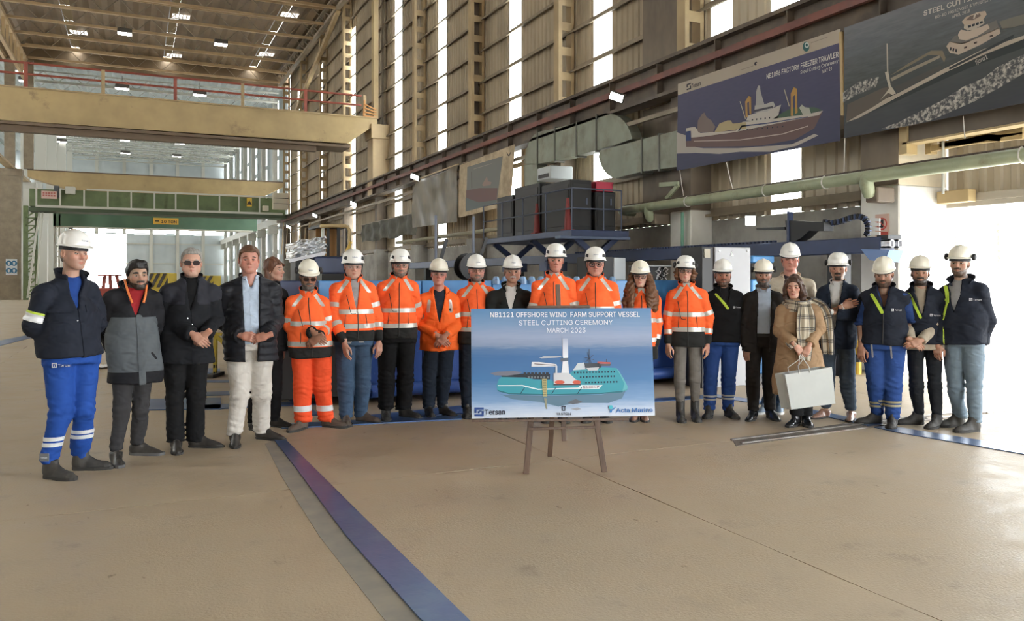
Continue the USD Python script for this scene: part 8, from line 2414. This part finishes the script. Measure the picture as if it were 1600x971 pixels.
# 12, 13 ---- two orange jackets right behind the board
p = Person('thin-faced older man in orange behind the upright of the easel', 866, 8.65, (868.5, 407, 0.02, 2, 3, 0), [(839, 445), (890, 443)], [(834, 492), (897, 490)], [(842, 532, 0.06), (890, 532, 0.06)],
           (866, None), [(855, 598), (877, 598)], [(855, 645), (877, 645)], [(856, 656, -5), (878, 656, 10)], yaw=2, g=1.04, skin='pink', face={'w': 0.94, 'jaw': 0.92, 'redness': 0.3, 'nose': 1.1}, hs=1.03)
p.body()
p.brows('grey', 0.0035)
p.hair('grey', th=0.006, front=0.09, side=-0.01)
p.hat('climb', M_helmet, text='TERSAN', clips=True, strap=True)
g = p.hivis(545, 520, (484, 512), hem=(0.19, 0.15), arm_bands=(0.20, 0.43), seed=16)
p.trousers(C_jeansd, e=0.026, cut=(0.08, 0.08), seed=17)
p.shoes('boot', M_shoe)
p = Person('man in dark-framed glasses and orange jacket, right of the easel upright', 930, 8.65, (930, 413, 0.02, 2, 2, 0), [(904, 446), (957, 446)], [(897, 492), (964, 492)], [(905, 532, 0.06), (957, 532, 0.06)],
           (931, None), [(919, 598), (943, 598)], [(919, 645), (943, 645)], [(919, 656, -8), (944, 656, 10)], yaw=0, g=1.12, skin='pink', face={'w': 1.04, 'jaw': 1.1, 'cheek': 1, 'redness': 0.25}, hs=1.05)
p.body()
p.brows('brown', 0.004)
p.hair('brown', th=0.006, front=0.09, side=-0.02)
p.hat('climb', M_helmet, text='TERSAN', clips=True, strap=True)
p.glasses(rim=0.0028, w=1.05)
g = p.hivis(545, 525, (482, 512), hem=(0.20, 0.16), arm_bands=(0.17, 0.42), seed=18)
p.trousers(C_jeansd, e=0.026, cut=(0.08, 0.08), seed=19)
p.shoes('boot', M_shoe)
# 14 ---- woman with long curly hair
p = Person('woman with long curly brown hair, white hard hat and orange jacket', 1002, 8.73, (1000.5, 432, 0.02, 0, 4, 0), [(981, 466), (1024, 466)], [(980, 505, 0.0), (1029, 505, 0.0)], [(986, 542, 0.05), (1024, 542, 0.05)],
           (1001, None), [(993, 600), (1007, 600)], [(992, 645), (1006, 645)], [(992, 655, -4), (1006, 655, 6)], yaw=2, g=0.94, skin='fair', face={'w': 0.95, 'jaw': 0.9, 'lipstick': 1}, hs=0.97, female=True)
p.body()
p.brows('brown', 0.003)
lk = []
for sx in (-1, 1):
 lk += [[(sx * 0.085, 0.0, 0.03, .030), (sx * 0.11, -0.01, -0.07, .040), (sx * 0.135, -0.04, -0.17, .048), (sx * 0.15, -0.06, -0.28, .050), (sx * 0.155, -0.07, -0.36, .034)],
           [(sx * 0.075, 0.03, 0.0, .03), (sx * 0.10, -0.04, -0.12, .040), (sx * 0.105, -0.10, -0.22, .045), (sx * 0.10, -0.115, -0.33, .036)]]
lk += [[(0, 0.09, 0, .06), (0, 0.10, -0.15, .07), (0, 0.10, -0.30, .06)]]
p.long_hair('curly', lk, wave=0.006, seed=8)
p.hat('peak', M_helmet2, text='Tersan')
p.glasses(rim=0.0024, w=0.98)
g = p.hivis(560, 540, (500, 530), hem=(0.18, 0.14), arm_bands=(0.22, 0.40), seed=20, pocket=0)
p.trousers(C_jeansd, e=0.014, cut=(0.10, 0.10), seed=21)
p.shoes('boot', M_brownshoe, scale=0.9)
# 15 ---- woman in orange jacket and grey leggings
p = Person('woman in white hard hat, orange jacket, grey leggings and tall black boots', 1074, 8.73, (1070.5, 424, 0.02, 4, 0, 3), [(1051, 459), (1097, 458)], [(1044, 497), (1106, 496)], [(1044, 540, 0.06), (1105, 540, 0.06)],
           (1074, None), [(1062, 595), (1086, 593)], [(1063, 636), (1087, 635)], [(1063, 656, 6), (1086, 655, 8)], yaw=2, g=0.93, skin='fair', face={'w': 0.95, 'jaw': 0.9, 'lipstick': 1, 'redness': 0.15}, hs=0.97, female=True)
p.body()
p.brows('brown', 0.003)
lk = []
for sx in (-1, 1):
 lk += [[(sx * 0.080, 0.0, 0.04, .024), (sx * 0.092, -0.02, -0.02, .028), (sx * 0.092, -0.02, -0.075, .026)], [(sx * 0.07, 0.05, 0.02, .03), (sx * 0.08, 0.04, -0.08, .03)]]
lk += [[(0, 0.09, 0.02, .05), (0, 0.09, -0.08, .05)]]
p.long_hair('curly', lk, wave=0.006, seed=9, h=0.008)
p.hat('climb', M_helmet, text='TERSAN', clips=True, muffs=True, strap=True)
p.glasses(rim=0.0022)
g = p.hivis(541, 517.5, (491, 514), hem=(0.19, 0.145), cuffs=0.10, arm_bands=(0.20, 0.40), seed=22, wr=0.8)
p.trousers(C_grey, e=0.004, cut=(0.20, 0.20), wr=0.35, seed=23)
p.shoes('highboot', M_shoe, scale=0.95)
# 16 ---- man in black softshell with lime piping, red light on the face painted in as skin redness
p = Person('bearded man in a black softshell with lime collar piping and blue trousers', 1131, 8.97, (1129.5, 430, 0.02, 6, 3, 0), [(1108, 463), (1153, 462)], [(1106, 505, -0.05), (1158, 503, -0.06)], [(1114, 538, -0.20), (1146, 538, -0.20)],
           (1127, None), [(1110, 595), (1138, 594)], [(1109, 638), (1138, 637)], [(1108, 650, -6), (1138, 650, 22)], yaw=6, g=1.12, skin='tan', face={'w': 1.06, 'jaw': 1.12, 'cheek': 1, 'redness': 0.35, 'stubble': 0.6}, hs=1.0, hands=('back', 'back'))
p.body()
p.brows('black', 0.0045)
p.beard('dkbrown', 0.5)
p.hair('dkbrown', th=0.006, front=0.09, side=-0.01)
p.hat('peak', M_helmet, text=None)
p.garment('dark_shirt', C_black, e=0.014, sleeves=None, hem_z=p.zh + 0.1, wr=0.4)
g = p.garment('softshell', C_black, e=0.032, hem_z=p.Z(534), hem=(0.20, 0.16), wr=1.0, open_=(0.02, 0.05, p.zs - 0.08, 0.002, p.zs + 0.10), seed=24)
p.layer(g, p.strip_phi(g, (0.035, p.zs - 0.105), (-0.085, p.zs + 0.045), 0.013), 'lime_piping', C_lime, 0.006)
p.collar(C_black, 'collar', (0.092, 0.086), 0.065, 40, 0.03, tilt=0.32)
p.chest_print(g, 'Tersan', 0.09, p.zs - 0.10, 0.09, M_inkw)
G = p.trousers(C_royal2, e=0.024, cut=(0.06, 0.055), wr=1.3, seed=25)
p.leg_bands(G, [(0, 618, 0.010), (0, 623, 0.010), (1, 617, 0.010), (1, 622, 0.010)], M_refl)
p.shoes('boot', M_dustboot)
# 17 ---- dark suit, pale shirt
p = Person('bearded man in a dark suit and pale blue shirt with a hard hat', 1190, 8.85, (1193, 430.5, 0.02, 2, 2, 0), [(1170, 464), (1216, 463)], [(1165, 504), (1221, 503, -0.03)], [(1166, 545, 0.05), (1215, 543, -0.05)],
           (1190, None), [(1176, 600), (1203, 600)], [(1178, 640), (1203, 638)], [(1177, 654, -12), (1203, 653, 20)], yaw=3, g=1.0, skin='tan', face={'w': 0.98, 'stubble': 0.7}, hs=1.0)
p.body()
p.brows('black', 0.005)
p.beard('saltpep', 0.7)
p.hair('black', th=0.006, front=0.09, side=-0.015)
p.hat('peak', M_helmet2, text=None, muffs=True)
sh_ = p.garment('shirt', C_shirt, e=0.010, sleeves=None, hem_z=p.Z(521), wr=0.3)
p.layer(sh_, p.strip_phi(sh_, (0.0, p.zh + 0.02), (0, p.zs + 0.03), 0.011), 'placket', C_shirt, 0.003)
g = p.garment('suit_jacket', C_suit, e=0.030, hem_z=p.Z(549), hem=(0.20, 0.15), wr=0.8, open_=(0.01, 0.075, 0.2, 0.05, p.zs + 0.08), seed=26)
lapels(p, g, C_suit, p.zs - 0.36, p.zs + 0.04, xo=0.01)
p.collar(C_shirt, 'shirt_collar', (0.076, 0.074), 0.05, 24, 0.02, tilt=0.34, dz=0.012)
G = p.trousers(C_suit, e=0.016, cut=(0.085, 0.08), wr=1.0, seed=27)
p.layer(G, np.minimum(0.018 - np.abs(G['z'] - p.Z(523)), 0.0 - G['y']), 'belt', M_zip, 0.010)
dots(p, G, [(0.01, p.Z(523))], 0.02, M_buttons, 'buckle')
p.shoes('shoe', M_shiny)
# 18 ---- tallest man behind, beige jacket
p = Person('tallest man, at the back, in a beige jacket and white hard hat', 1234, 9.25, (1234.5, 405.5, 0.02, 2, 5, 0), [(1207, 443), (1265, 443)], [(1202, 490), (1272, 490)], [(1212, 532, -0.1), (1262, 532, -0.1)],
           (1228, None), [(1212, 592), (1236, 592)], [(1200, 634), (1220, 634)], [(1197, 644, -20), (1218, 643, 0)], yaw=2, g=1.2, skin='pink', face={'w': 1.08, 'jaw': 1.15, 'cheek': 1, 'redness': 0.35, 'neck': 1.15}, hs=1.06, hands=('back', 'back'))
p.body()
p.brows('grey', 0.003)
p.hair('grey', th=0.005, front=0.09, side=-0.01)
p.hat('peak', M_helmet, text='Tersan', tilt=5)
p.garment('dark_shirt', C_mauve, e=0.018, sleeves=None, hem_z=p.zh + 0.1, wr=0.4)
g = p.garment('beige_jacket', C_beige, e=0.040, hem_z=p.Z(545), hem=(0.22, 0.18), wr=1.2, open_=(0.0, 0.07, p.zs - 0.20, 0.01, p.zs + 0.10), seed=28)
p.collar(C_beige, 'collar', (0.100, 0.094), 0.055, 40, 0.03, tilt=0.34)
p.trousers(C_jeans, e=0.028, cut=(0.08, 0.08), seed=29)
p.shoes('sneaker', mat('blue_sneaker', (0.15, 0.20, 0.26), 0.6), mat('white_plastic', (0, 0, 0)))
# 19 ---- woman in camel coat
p = Person('woman in a camel coat and plaid scarf holding a large pale shopping bag', 1245, 8.4, (1240, 449.5, 0.02, -4, 3, -4), [(1222, 483), (1272, 482)], [(1217, 517, 0.05), (1279, 514, 0.05)], [(1243, 541, 0.24), (1263, 543, 0.24)],
           (1248, None), [(1243, 606), (1260, 606)], [(1245, 650), (1259, 650)], [(1244, 664, -20), (1259, 663, 10)], yaw=-2, g=0.98, skin='fair', face={'w': 0.95, 'jaw': 0.9, 'redness': 0.2, 'lipstick': 1}, hs=0.97, female=True, hands=(('fist', (0.62, -0.1, -0.75), (0, -1, 0.3), (0.3, -0.3, 1)), ('fist', (-0.45, -0.1, -0.85), (0, -1, 0.3), (-0.3, -0.3, 1))))
bagwoman = p
p.body()
p.brows('brown', 0.0035)
lk = []
for sx in (-1, 1):
 lk += [[(sx * 0.068, 0.0, 0.06, .022), (sx * 0.086, -0.01, -0.01, .027), (sx * 0.090, -0.015, -0.08, .030), (sx * 0.082, -0.03, -0.135, .026)], [(sx * 0.05, -0.07, 0.085, .015), (sx * 0.074, -0.06, 0.03, .018), (sx * 0.082, -0.045, -0.04, .02)]]
lk += [[(0, 0.09, 0.02, .055), (0, 0.09, -0.1, .06)]]
p.long_hair('brown', lk, cap=0.013, seed=10, h=0.008, wave=0.002)
p.garment('grey_top', cloth('grey_top', (0.24, 0.21, 0.20), 0.85), e=0.016, sleeves=None, hem_z=p.zh - 0.2, wr=0.4)
g = p.garment('coat', C_camel, e=0.040, hem_z=p.Z(617), hem=(0.178, 0.145, 0.26, 0.19), se=0.034, sleeves=0.92, wr=1.1, seed=30, h=0.013)
p.layer(g, p.strip_phi(g, (-0.03, g['hz'] + 0.02), (-0.02, p.zs - 0.1), 0.004), 'front_edge', cloth('camel_dark', (0.22, 0.14, 0.08), 0.9), 0.003)
dots(p, g, [(-0.05, p.zs - 0.32)], 0.012, M_jblack, 'button')
M_scarf = usdkit.material(stage, '/World/Looks/plaid_scarf', {'at': ('attribute', {'attribute': 'tint'}), 'p': ('principled_bsdf', {'roughness': 0.9, 'sheen_weight': 0.2})}, [('at.color', 'p.base_color')], surface='p.BSDF')
def plaid(u, v):
 base = np.array([0.50, 0.44, 0.33])
 t = np.tile(base, (len(u), 1))
 fu, fv = (u / 0.105) % 1, (v / 0.125) % 1
 for f_ in (fu, fv):
  for c0, w_ in ((0.22, 0.028), (0.34, 0.028), (0.46, 0.028)):
   k = np.clip((w_ + 0.02 - np.abs(f_ - c0)) / 0.03, 0, 1)[:, None]
   t = t * (1 - k) + k * np.array([0.045, 0.042, 0.045])
 k = np.clip(1 - np.abs(fu - 0.75) / 0.16, 0, 1)[:, None] * 0.35
 return t * (1 - k) + k * np.array([0.30, 0.26, 0.22])
def scarf_piece(name, path, width, thick, seed, parent, side=(1, 0, 0), nu=26, nv=70, off=0.0):
 """A folded cloth band following a path; side = width direction at start and end."""
 path = np.array(path, float)
 s = np.concatenate([[0], np.cumsum(np.linalg.norm(np.diff(path, axis=0), axis=1))])
 q = np.linspace(0, s[-1], nv)
 C_ = np.stack([np.interp(q, s, path[:, k]) for k in range(3)], 1)
 C_ = ndimage.gaussian_filter1d(C_, 2.5, axis=0, mode='nearest')
 T_ = np.gradient(C_, axis=0)
 T_ /= np.linalg.norm(T_, axis=1, keepdims=True)
 sd = np.asarray(side, float)
 sd = np.array([sd[0] + (sd[1] - sd[0]) * k for k in np.linspace(0, 1, nv)]) if sd.ndim == 2 else np.tile(sd, (nv, 1))
 sd = sd - T_ * (sd * T_).sum(1, keepdims=True)
 sd /= np.linalg.norm(sd, axis=1, keepdims=True)
 nrm = np.cross(T_, sd)
 u = np.linspace(-0.5, 0.5, nu)
 W_ = width if np.ndim(width) else np.full(nv, width)
 W_ = np.interp(np.linspace(0, 1, nv), np.linspace(0, 1, len(W_)), W_)
 rr = np.random.default_rng(seed)
 ph = rr.uniform(0, 6, 3)
 fold = 0.010 * np.sin(u[None] * 2 * np.pi * 1.7 + ph[0] + 2 * np.sin(q[:, None] * 5 + ph[1])) + 0.006 * np.sin(u[None] * 2 * np.pi * 4 + ph[2])
 V = C_[:, None] + u[None, :, None] * W_[:, None, None] * sd[:, None] + fold[..., None] * nrm[:, None]
 Vb = V - nrm[:, None] * thick
 N = nv * nu
 k = np.arange(N).reshape(nv, nu)
 a = np.stack([k[:-1, :-1], k[:-1, 1:], k[1:, 1:], k[1:, :-1]], -1).reshape(-1, 4)
 rim = []
 for line in (k[0], k[-1][::-1], k[:, 0][::-1], k[:, -1]):
  rim.append(np.stack([line[:-1], line[1:], line[1:] + N, line[:-1] + N], 1))
 F_ = np.vstack([a, a[:, ::-1] + N] + rim)
 F_ = np.vstack([F_[:, [0, 1, 2]], F_[:, [0, 2, 3]]])
 U_, Q_ = np.meshgrid(u * 0.36, q, indexing='xy')
 t = plaid(U_.ravel() + 5, Q_.ravel() + off)
 return obj(name, (np.vstack([V.reshape(-1, 3), Vb.reshape(-1, 3)]), F_), M_scarf, parent, color=np.vstack([t, t]))
nb = p.nb
sc = scarf_piece('scarf', [nb + [-0.135, -0.02, -0.035], nb + [-0.09, -0.135, -0.045], nb + [0.0, -0.165, -0.06], nb + [0.10, -0.13, -0.045], nb + [0.16, -0.03, -0.025], nb + [0.13, 0.08, -0.01], nb + [0.0, 0.12, 0.0], nb + [-0.12, 0.07, -0.01], nb + [-0.14, -0.02, -0.03]], 0.13, 0.012, 1, p.t, side=(0, -0.35, 1), nv=110)
scarf_piece('scarf_end', [nb + [0.03, -0.17, -0.02], nb + [0.035, -0.19, -0.12], nb + [0.03, -0.20, -0.28], nb + [0.015, -0.23, -0.46], nb + [0.0, -0.25, -0.60]], [0.12, 0.19, 0.20, 0.16, 0.13], 0.012, 2, sc, side=(1, 0.1, 0), off=0.03)
scarf_piece('scarf_end', [nb + [0.10, -0.10, 0.0], nb + [0.19, -0.11, -0.05], nb + [0.255, -0.10, -0.18], nb + [0.285, -0.09, -0.38], nb + [0.30, -0.07, -0.56]], [0.14, 0.18, 0.15, 0.13, 0.12], 0.012, 3, sc, side=(0.75, -0.55, 0.2), off=0.06)
scarf_piece('scarf_end', [p.wr[0] + [-0.065, 0.045, 0.05], p.wr[0] + [-0.04, 0.0, 0.02], p.wr[0] + [-0.02, -0.03, -0.01]], [0.07, 0.09, 0.09], 0.006, 4, sc, side=(0.5, 0.2, 0.8), nu=12, nv=20)
p.trousers(C_black, e=0.028, cut=(0.10, 0.10), wr=0.7, seed=31)
p.shoes('boot', M_shiny, scale=0.92)
# 20 ---- man with crossed arms
p = Person('man with a goatee, navy blazer and crossed arms, hard hat with ear muffs', 1311, 8.85, (1309.5, 420, 0.02, -3, 3, 0), [(1287, 455), (1333, 453)], [(1284, 493, 0.13), (1339, 491, 0.11)], [(1318, 479, 0.27), (1297, 488, 0.225)],
           (1308, None), [(1293, 600), (1324, 600)], [(1290, 642), (1330, 643)], [(1290, 652, -32), (1330, 655, -6)], yaw=-4, g=1.05, skin='olive', face={'w': 1.0, 'redness': 0.08, 'stubble': 0.3}, hs=1.02, hands=(('flat', (0.94, 0.0, 0.25), (0.1, -1, 0.3), (0, 0.0, 1)), ('fist', (-0.95, 0.05, 0.1), (0, -1, 0.1), (0, 0, 1))))
p.body()
p.brows('black', 0.0055)
p.beard('black', 0.8, goatee=True)
p.hair('black', th=0.005, front=0.09, side=-0.005)
p.hat('climb', M_helmet, text=None, muffs=True)
p.garment('white_shirt', C_shirtw, e=0.016, sleeves=None, hem_z=p.Z(530), wr=0.5)
g = p.garment('blazer', C_blazer, e=0.034, hem_z=p.Z(544), hem=(0.20, 0.16), wr=1.2, open_=(-0.02, 0.075, p.zs - 0.42, 0.004, p.zs + 0.08), seed=32)
lapels(p, g, C_blazer, p.zs - 0.36, p.zs + 0.04, xo=-0.02)
p.collar(C_shirtw, 'shirt_collar', (0.076, 0.074), 0.05, 26, 0.02, tilt=0.34, dz=0.012)
for k in (0, 1):
 dd = (p.wr[k] - p.el[k]) / p.Lf[k]
 MB().tube([p.wr[k] - dd * 0.022, p.wr[k] + dd * 0.008], 0.036, 14).build('shirt_cuff', C_shirtw, p.t, smooth=50)
p.trousers(C_jeansg, e=0.018, cut=(0.10, 0.09), wr=1.3, seed=33)
p.shoes('shoe', M_brownshoe)
# 21 ---- man in dark vest over blue sleeves
p = Person('man looking down in a black vest with lime piping over rolled blue sleeves', 1382, 8.39, (1381, 428.5, 0.02, -8, 13, 0), [(1354, 464), (1411, 463)], [(1345, 508, 0.0), (1425, 507, 0.0)], [(1345, 543, 0.06), (1402, 526, 0.13)],
           (1381, None), [(1367, 602), (1396, 602)], [(1371, 648), (1395, 650)], [(1371, 662, -58), (1394, 666, -4)], yaw=-3, g=1.12, skin='tan', face={'w': 1.04, 'jaw': 1.1, 'stubble': 0.8, 'cheek': 1}, hs=1.02, hands=('side', ('side', (-0.8, 0.3, -0.45), (0, -1, 0), (0, 0, 1))))
p.body(forearm=True)
p.brows('black', 0.005)
p.beard('black', 0.5)
p.hair('black', th=0.006, front=0.09, side=-0.01)
p.hat('peak', M_helmet2, text=None, tilt=2)
C_bluesl = cloth('blue_sleeves', (0.025, 0.055, 0.17), 0.85, 0.8)
p.garment('blue_shirt', C_bluesl, e=0.018, sleeves=0.56, hem_z=p.zh - 0.02, wr=1.4, seed=34, open_=(0.0, 0.05, p.zs - 0.1, 0.002, p.zs + 0.1))
g = p.garment('vest', C_navy, e=0.052, hem_z=p.Z(538), sleeves=None, hem=(0.215, 0.17), wr=1.0, open_=(0.0, 0.06, p.zs - 0.11, 0.002, p.zs + 0.10), seed=35)
p.layer(g, p.strip_phi(g, (-0.012, p.zs - 0.13), (-0.11, p.zs + 0.045), 0.016), 'lime_piping', C_lime, 0.006)
p.seam(g, [(0.0, g['hz'] + 0.012), (0.0, p.zs - 0.12)], 0.0045, 'zip')
p.collar(C_navy, 'collar', (0.098, 0.090), 0.075, 36, 0.035, tilt=0.32)
p.chest_print(g, 'Tersan', 0.075, p.zs - 0.11, 0.10, M_inkw)
G = p.trousers(C_royal2, e=0.030, cut=(0.07, 0.06), wr=1.5, seed=36)
p.leg_bands(G, [(0, 627.5, 0.011), (0, 633, 0.011), (1, 627.5, 0.011), (1, 633, 0.011)], mat('khaki_tape', (0.36, 0.33, 0.20), 0.5))
for x in (-0.11, 0.07):
 p.layer(G, p.strip_phi(G, (x, p.zh - 0.02), (x + 0.01, p.zh - 0.17), 0.008), 'pocket_zip', mat('grey_zip', (0.30, 0.30, 0.31), 0.5), 0.004)
p.shoes('boot', M_dustboot)
# 22 ---- man in vest over beige sweater
p = Person('bearded man in a dark vest over a beige knit sweater, hands clasped, black trousers', 1443, 8.35, (1438, 426.5, 0.02, 2, 2, 0), [(1417, 463), (1466, 462)], [(1414, 506, 0.0), (1466, 507, 0.0)], [(1425, 533, 0.19), (1437, 533, 0.215)],
           (1444, None), [(1432, 602), (1461, 602)], [(1435, 648), (1463, 652)], [(1436, 663, -58), (1464, 667, -22)], yaw=0, g=0.98, skin='olive', face={'w': 0.98, 'stubble': 0.8, 'redness': 0.1}, hs=1.0, hands=(('clasp', (0.66, -0.1, -0.5), (0, -1, 0.2), (0, 0, 1)), ('clasp', (-0.85, -0.05, -0.35), (0, -1, 0.3), (0, 0, 1))))
p.body()
p.brows('black', 0.005)
p.beard('black', 0.8)
p.hair('black', th=0.007, front=0.088, side=-0.02)
p.hat('peak', M_helmet2, text=None, tilt=-2)
p.garment('sweater', C_sweat, e=0.020, hem_z=p.Z(545), sleeves=0.97, hem=(0.185, 0.15), wr=1.4, seed=37)
g = p.garment('vest', C_navy, e=0.056, hem_z=p.Z(537), sleeves=None, hem=(0.195, 0.165), wr=1.0, open_=(-0.01, 0.062, p.zs - 0.17, 0.002, p.zs + 0.10), seed=38)
p.layer(g, p.strip_phi(g, (-0.024, p.zs - 0.19), (-0.115, p.zs + 0.045), 0.013), 'lime_piping', C_lime, 0.006)
p.collar(C_navy, 'collar', (0.095, 0.088), 0.075, 40, 0.035, tilt=0.32)
p.chest_print(g, 'Tersan', 0.06, p.zs - 0.17, 0.10, M_inkw)
p.trousers(cloth('black_jeans', (0.022, 0.024, 0.028), 0.85), e=0.010, cut=(0.07, 0.06), wr=1.1, seed=39)
p.shoes('boot', M_dustboot, scale=0.98)
# 23 ---- rightmost man
p = Person('man in dark jacket with long lime stripe and pale jeans, rightmost of the group', 1507, 8.17, (1499.5, 412, 0.02, -12, 0, 2), [(1477, 453), (1533, 452)], [(1469, 503, 0.03), (1542, 503, 0.0)], [(1465, 539, 0.08), (1530, 540, 0.08)],
           (1505, None), [(1494, 603), (1522, 605)], [(1498, 650), (1523, 656)], [(1499, 667, -56), (1523, 674, -42)], yaw=-12, g=1.06, skin='olive', face={'w': 0.98, 'stubble': 0.5}, hs=1.04, hands=('side', ('side', (-0.1, -0.12, -1), (0.35, -0.95, 0), (-1, -0.3, 0))))
p.body()
p.brows('black', 0.0045)
p.beard('black', 0.3)
p.hair('black', th=0.006, front=0.09, side=-0.01)
p.hat('peak', M_helmet2, text=None, muffs=True, tilt=1)
p.garment('grey_tshirt', cloth('grey_tshirt', (0.33, 0.33, 0.33), 0.85), e=0.018, sleeves=None, hem_z=p.zh, wr=0.5)
g = p.garment('softshell', C_navy, e=0.042, hem_z=p.Z(537), hem=(0.225, 0.175), se=0.032, wr=1.2, open_=(-0.05, 0.07, p.zs - 0.20, 0.004, p.zs + 0.10), seed=40)
p.layer(g, np.maximum(p.strip_phi(g, (-0.135, p.zs + 0.05), (-0.115, p.zs - 0.10), 0.018), p.strip_phi(g, (-0.115, p.zs - 0.10), (-0.155, p.zs - 0.30), 0.010)), 'lime_stripe', C_lime, 0.006)
p.layer(g, np.where(g['lab'] == 1, 0.006 - np.abs(g['x'] + p.hw * 0.86 + 0.01 + 0.0 * g['s']), -0.02), 'lime_sleeve_edge', C_lime, 0.005)
p.collar(C_navy, 'hood', (0.105, 0.10), 0.07, 48, 0.05, tilt=0.34, th=0.012)
p.chest_print(g, 'Tersan', 0.085, p.zs - 0.085, 0.11, M_inkw)
p.trousers(C_jeansl, e=0.020, cut=(0.10, 0.09), wr=1.3, seed=41)
q = p.wr[1]
MB().tube([q + (p.el[1] - q) / p.Lf[1] * s for s in (0.0, 0.028)], 0.033, 16).build('wristwatch', M_zip, p.t, smooth=50)
p.shoes('boot', M_dustboot, scale=1.04)
# ---- shopping bag held by the woman in the camel coat
bagD = 8.02
bp_ = lambda x, y, o=0.0: at_depth(x, y, bagD + o)
TL_, TR_, BR_, BL_ = bp_(1226.5, 585.5), bp_(1300, 574), bp_(1305.5, 631), bp_(1236.5, 640.5)
bag = thing('shopping_bag', 'large pale silver-grey paper shopping bag with cord handles', 'bag')
ux_ = TR_ - TL_; bwid = np.linalg.norm(ux_); ux_ /= bwid
uy_ = TL_ - BL_; uy_ -= ux_ * (uy_ @ ux_); bhei = np.linalg.norm(uy_); uy_ /= bhei
nn_ = np.cross(ux_, uy_)                      # towards the camera
M_bag = mat('bag_paper', (0.50, 0.52, 0.49), 0.4, color2=(0.46, 0.48, 0.455), scale=5, coat=0.15)
dep = 0.15
ld = -nn_ * dep - ux_ * 0.055                 # the bag is seen a little from its left side
F0 = [TL_, TR_, BR_, BL_]
F1 = [q + ld for q in F0]
th_ = -nn_ * 0.003
def panel(a, b, c, d, name):
 n = np.cross(b - a, d - a)
 n = n / np.linalg.norm(n) * 0.0025
 V = np.array([a, b, c, d, a - n, b - n, c - n, d - n])
 Fq = np.array([[0, 1, 2, 3], [7, 6, 5, 4], [0, 4, 5, 1], [1, 5, 6, 2], [2, 6, 7, 3], [3, 7, 4, 0]])
 obj(name, (V, Fq), M_bag, bag)
panel(BL_, BR_, TR_, TL_, 'front_panel')
mid_t, mid_b = (F0[0] + F1[0]) / 2 + ux_ * 0.02, (F0[3] + F1[3]) / 2 + ux_ * 0.02
panel(F1[3], mid_b, mid_t, F1[0], 'gusset')
panel(mid_b, BL_, TL_, mid_t, 'gusset')
mid_t2, mid_b2 = (F0[1] + F1[1]) / 2 - ux_ * 0.02, (F0[2] + F1[2]) / 2 - ux_ * 0.02
panel(BR_, mid_b2, mid_t2, TR_, 'gusset')
panel(mid_b2, F1[2], F1[1], mid_t2, 'gusset')
panel(F1[2], F1[3], F1[0], F1[1], 'back_panel')
panel(F1[3], F1[2], BR_, BL_, 'base')
for k, (sh_, hp) in enumerate(((F0, 0.0), (F1, 0.02))):
 a = sh_[0] + (sh_[1] - sh_[0]) * 0.30 - uy_ * 0.02
 b = sh_[0] + (sh_[1] - sh_[0]) * 0.52 - uy_ * 0.02
 t = bp_(1249 + 3 * k, 555, 0.06 + 0.05 * k)
 MB().tube([a + nn_ * 0.005, a + uy_ * 0.06, t + [0, 0, -0.03], t + ux_ * 0.01, t + ux_ * 0.03 + [0, 0, -0.03], b + uy_ * 0.06, b + nn_ * 0.005], 0.0048, 7).build('handle_cord', mat('cord_pale', (0.55, 0.54, 0.50), 0.7), bag, 50)
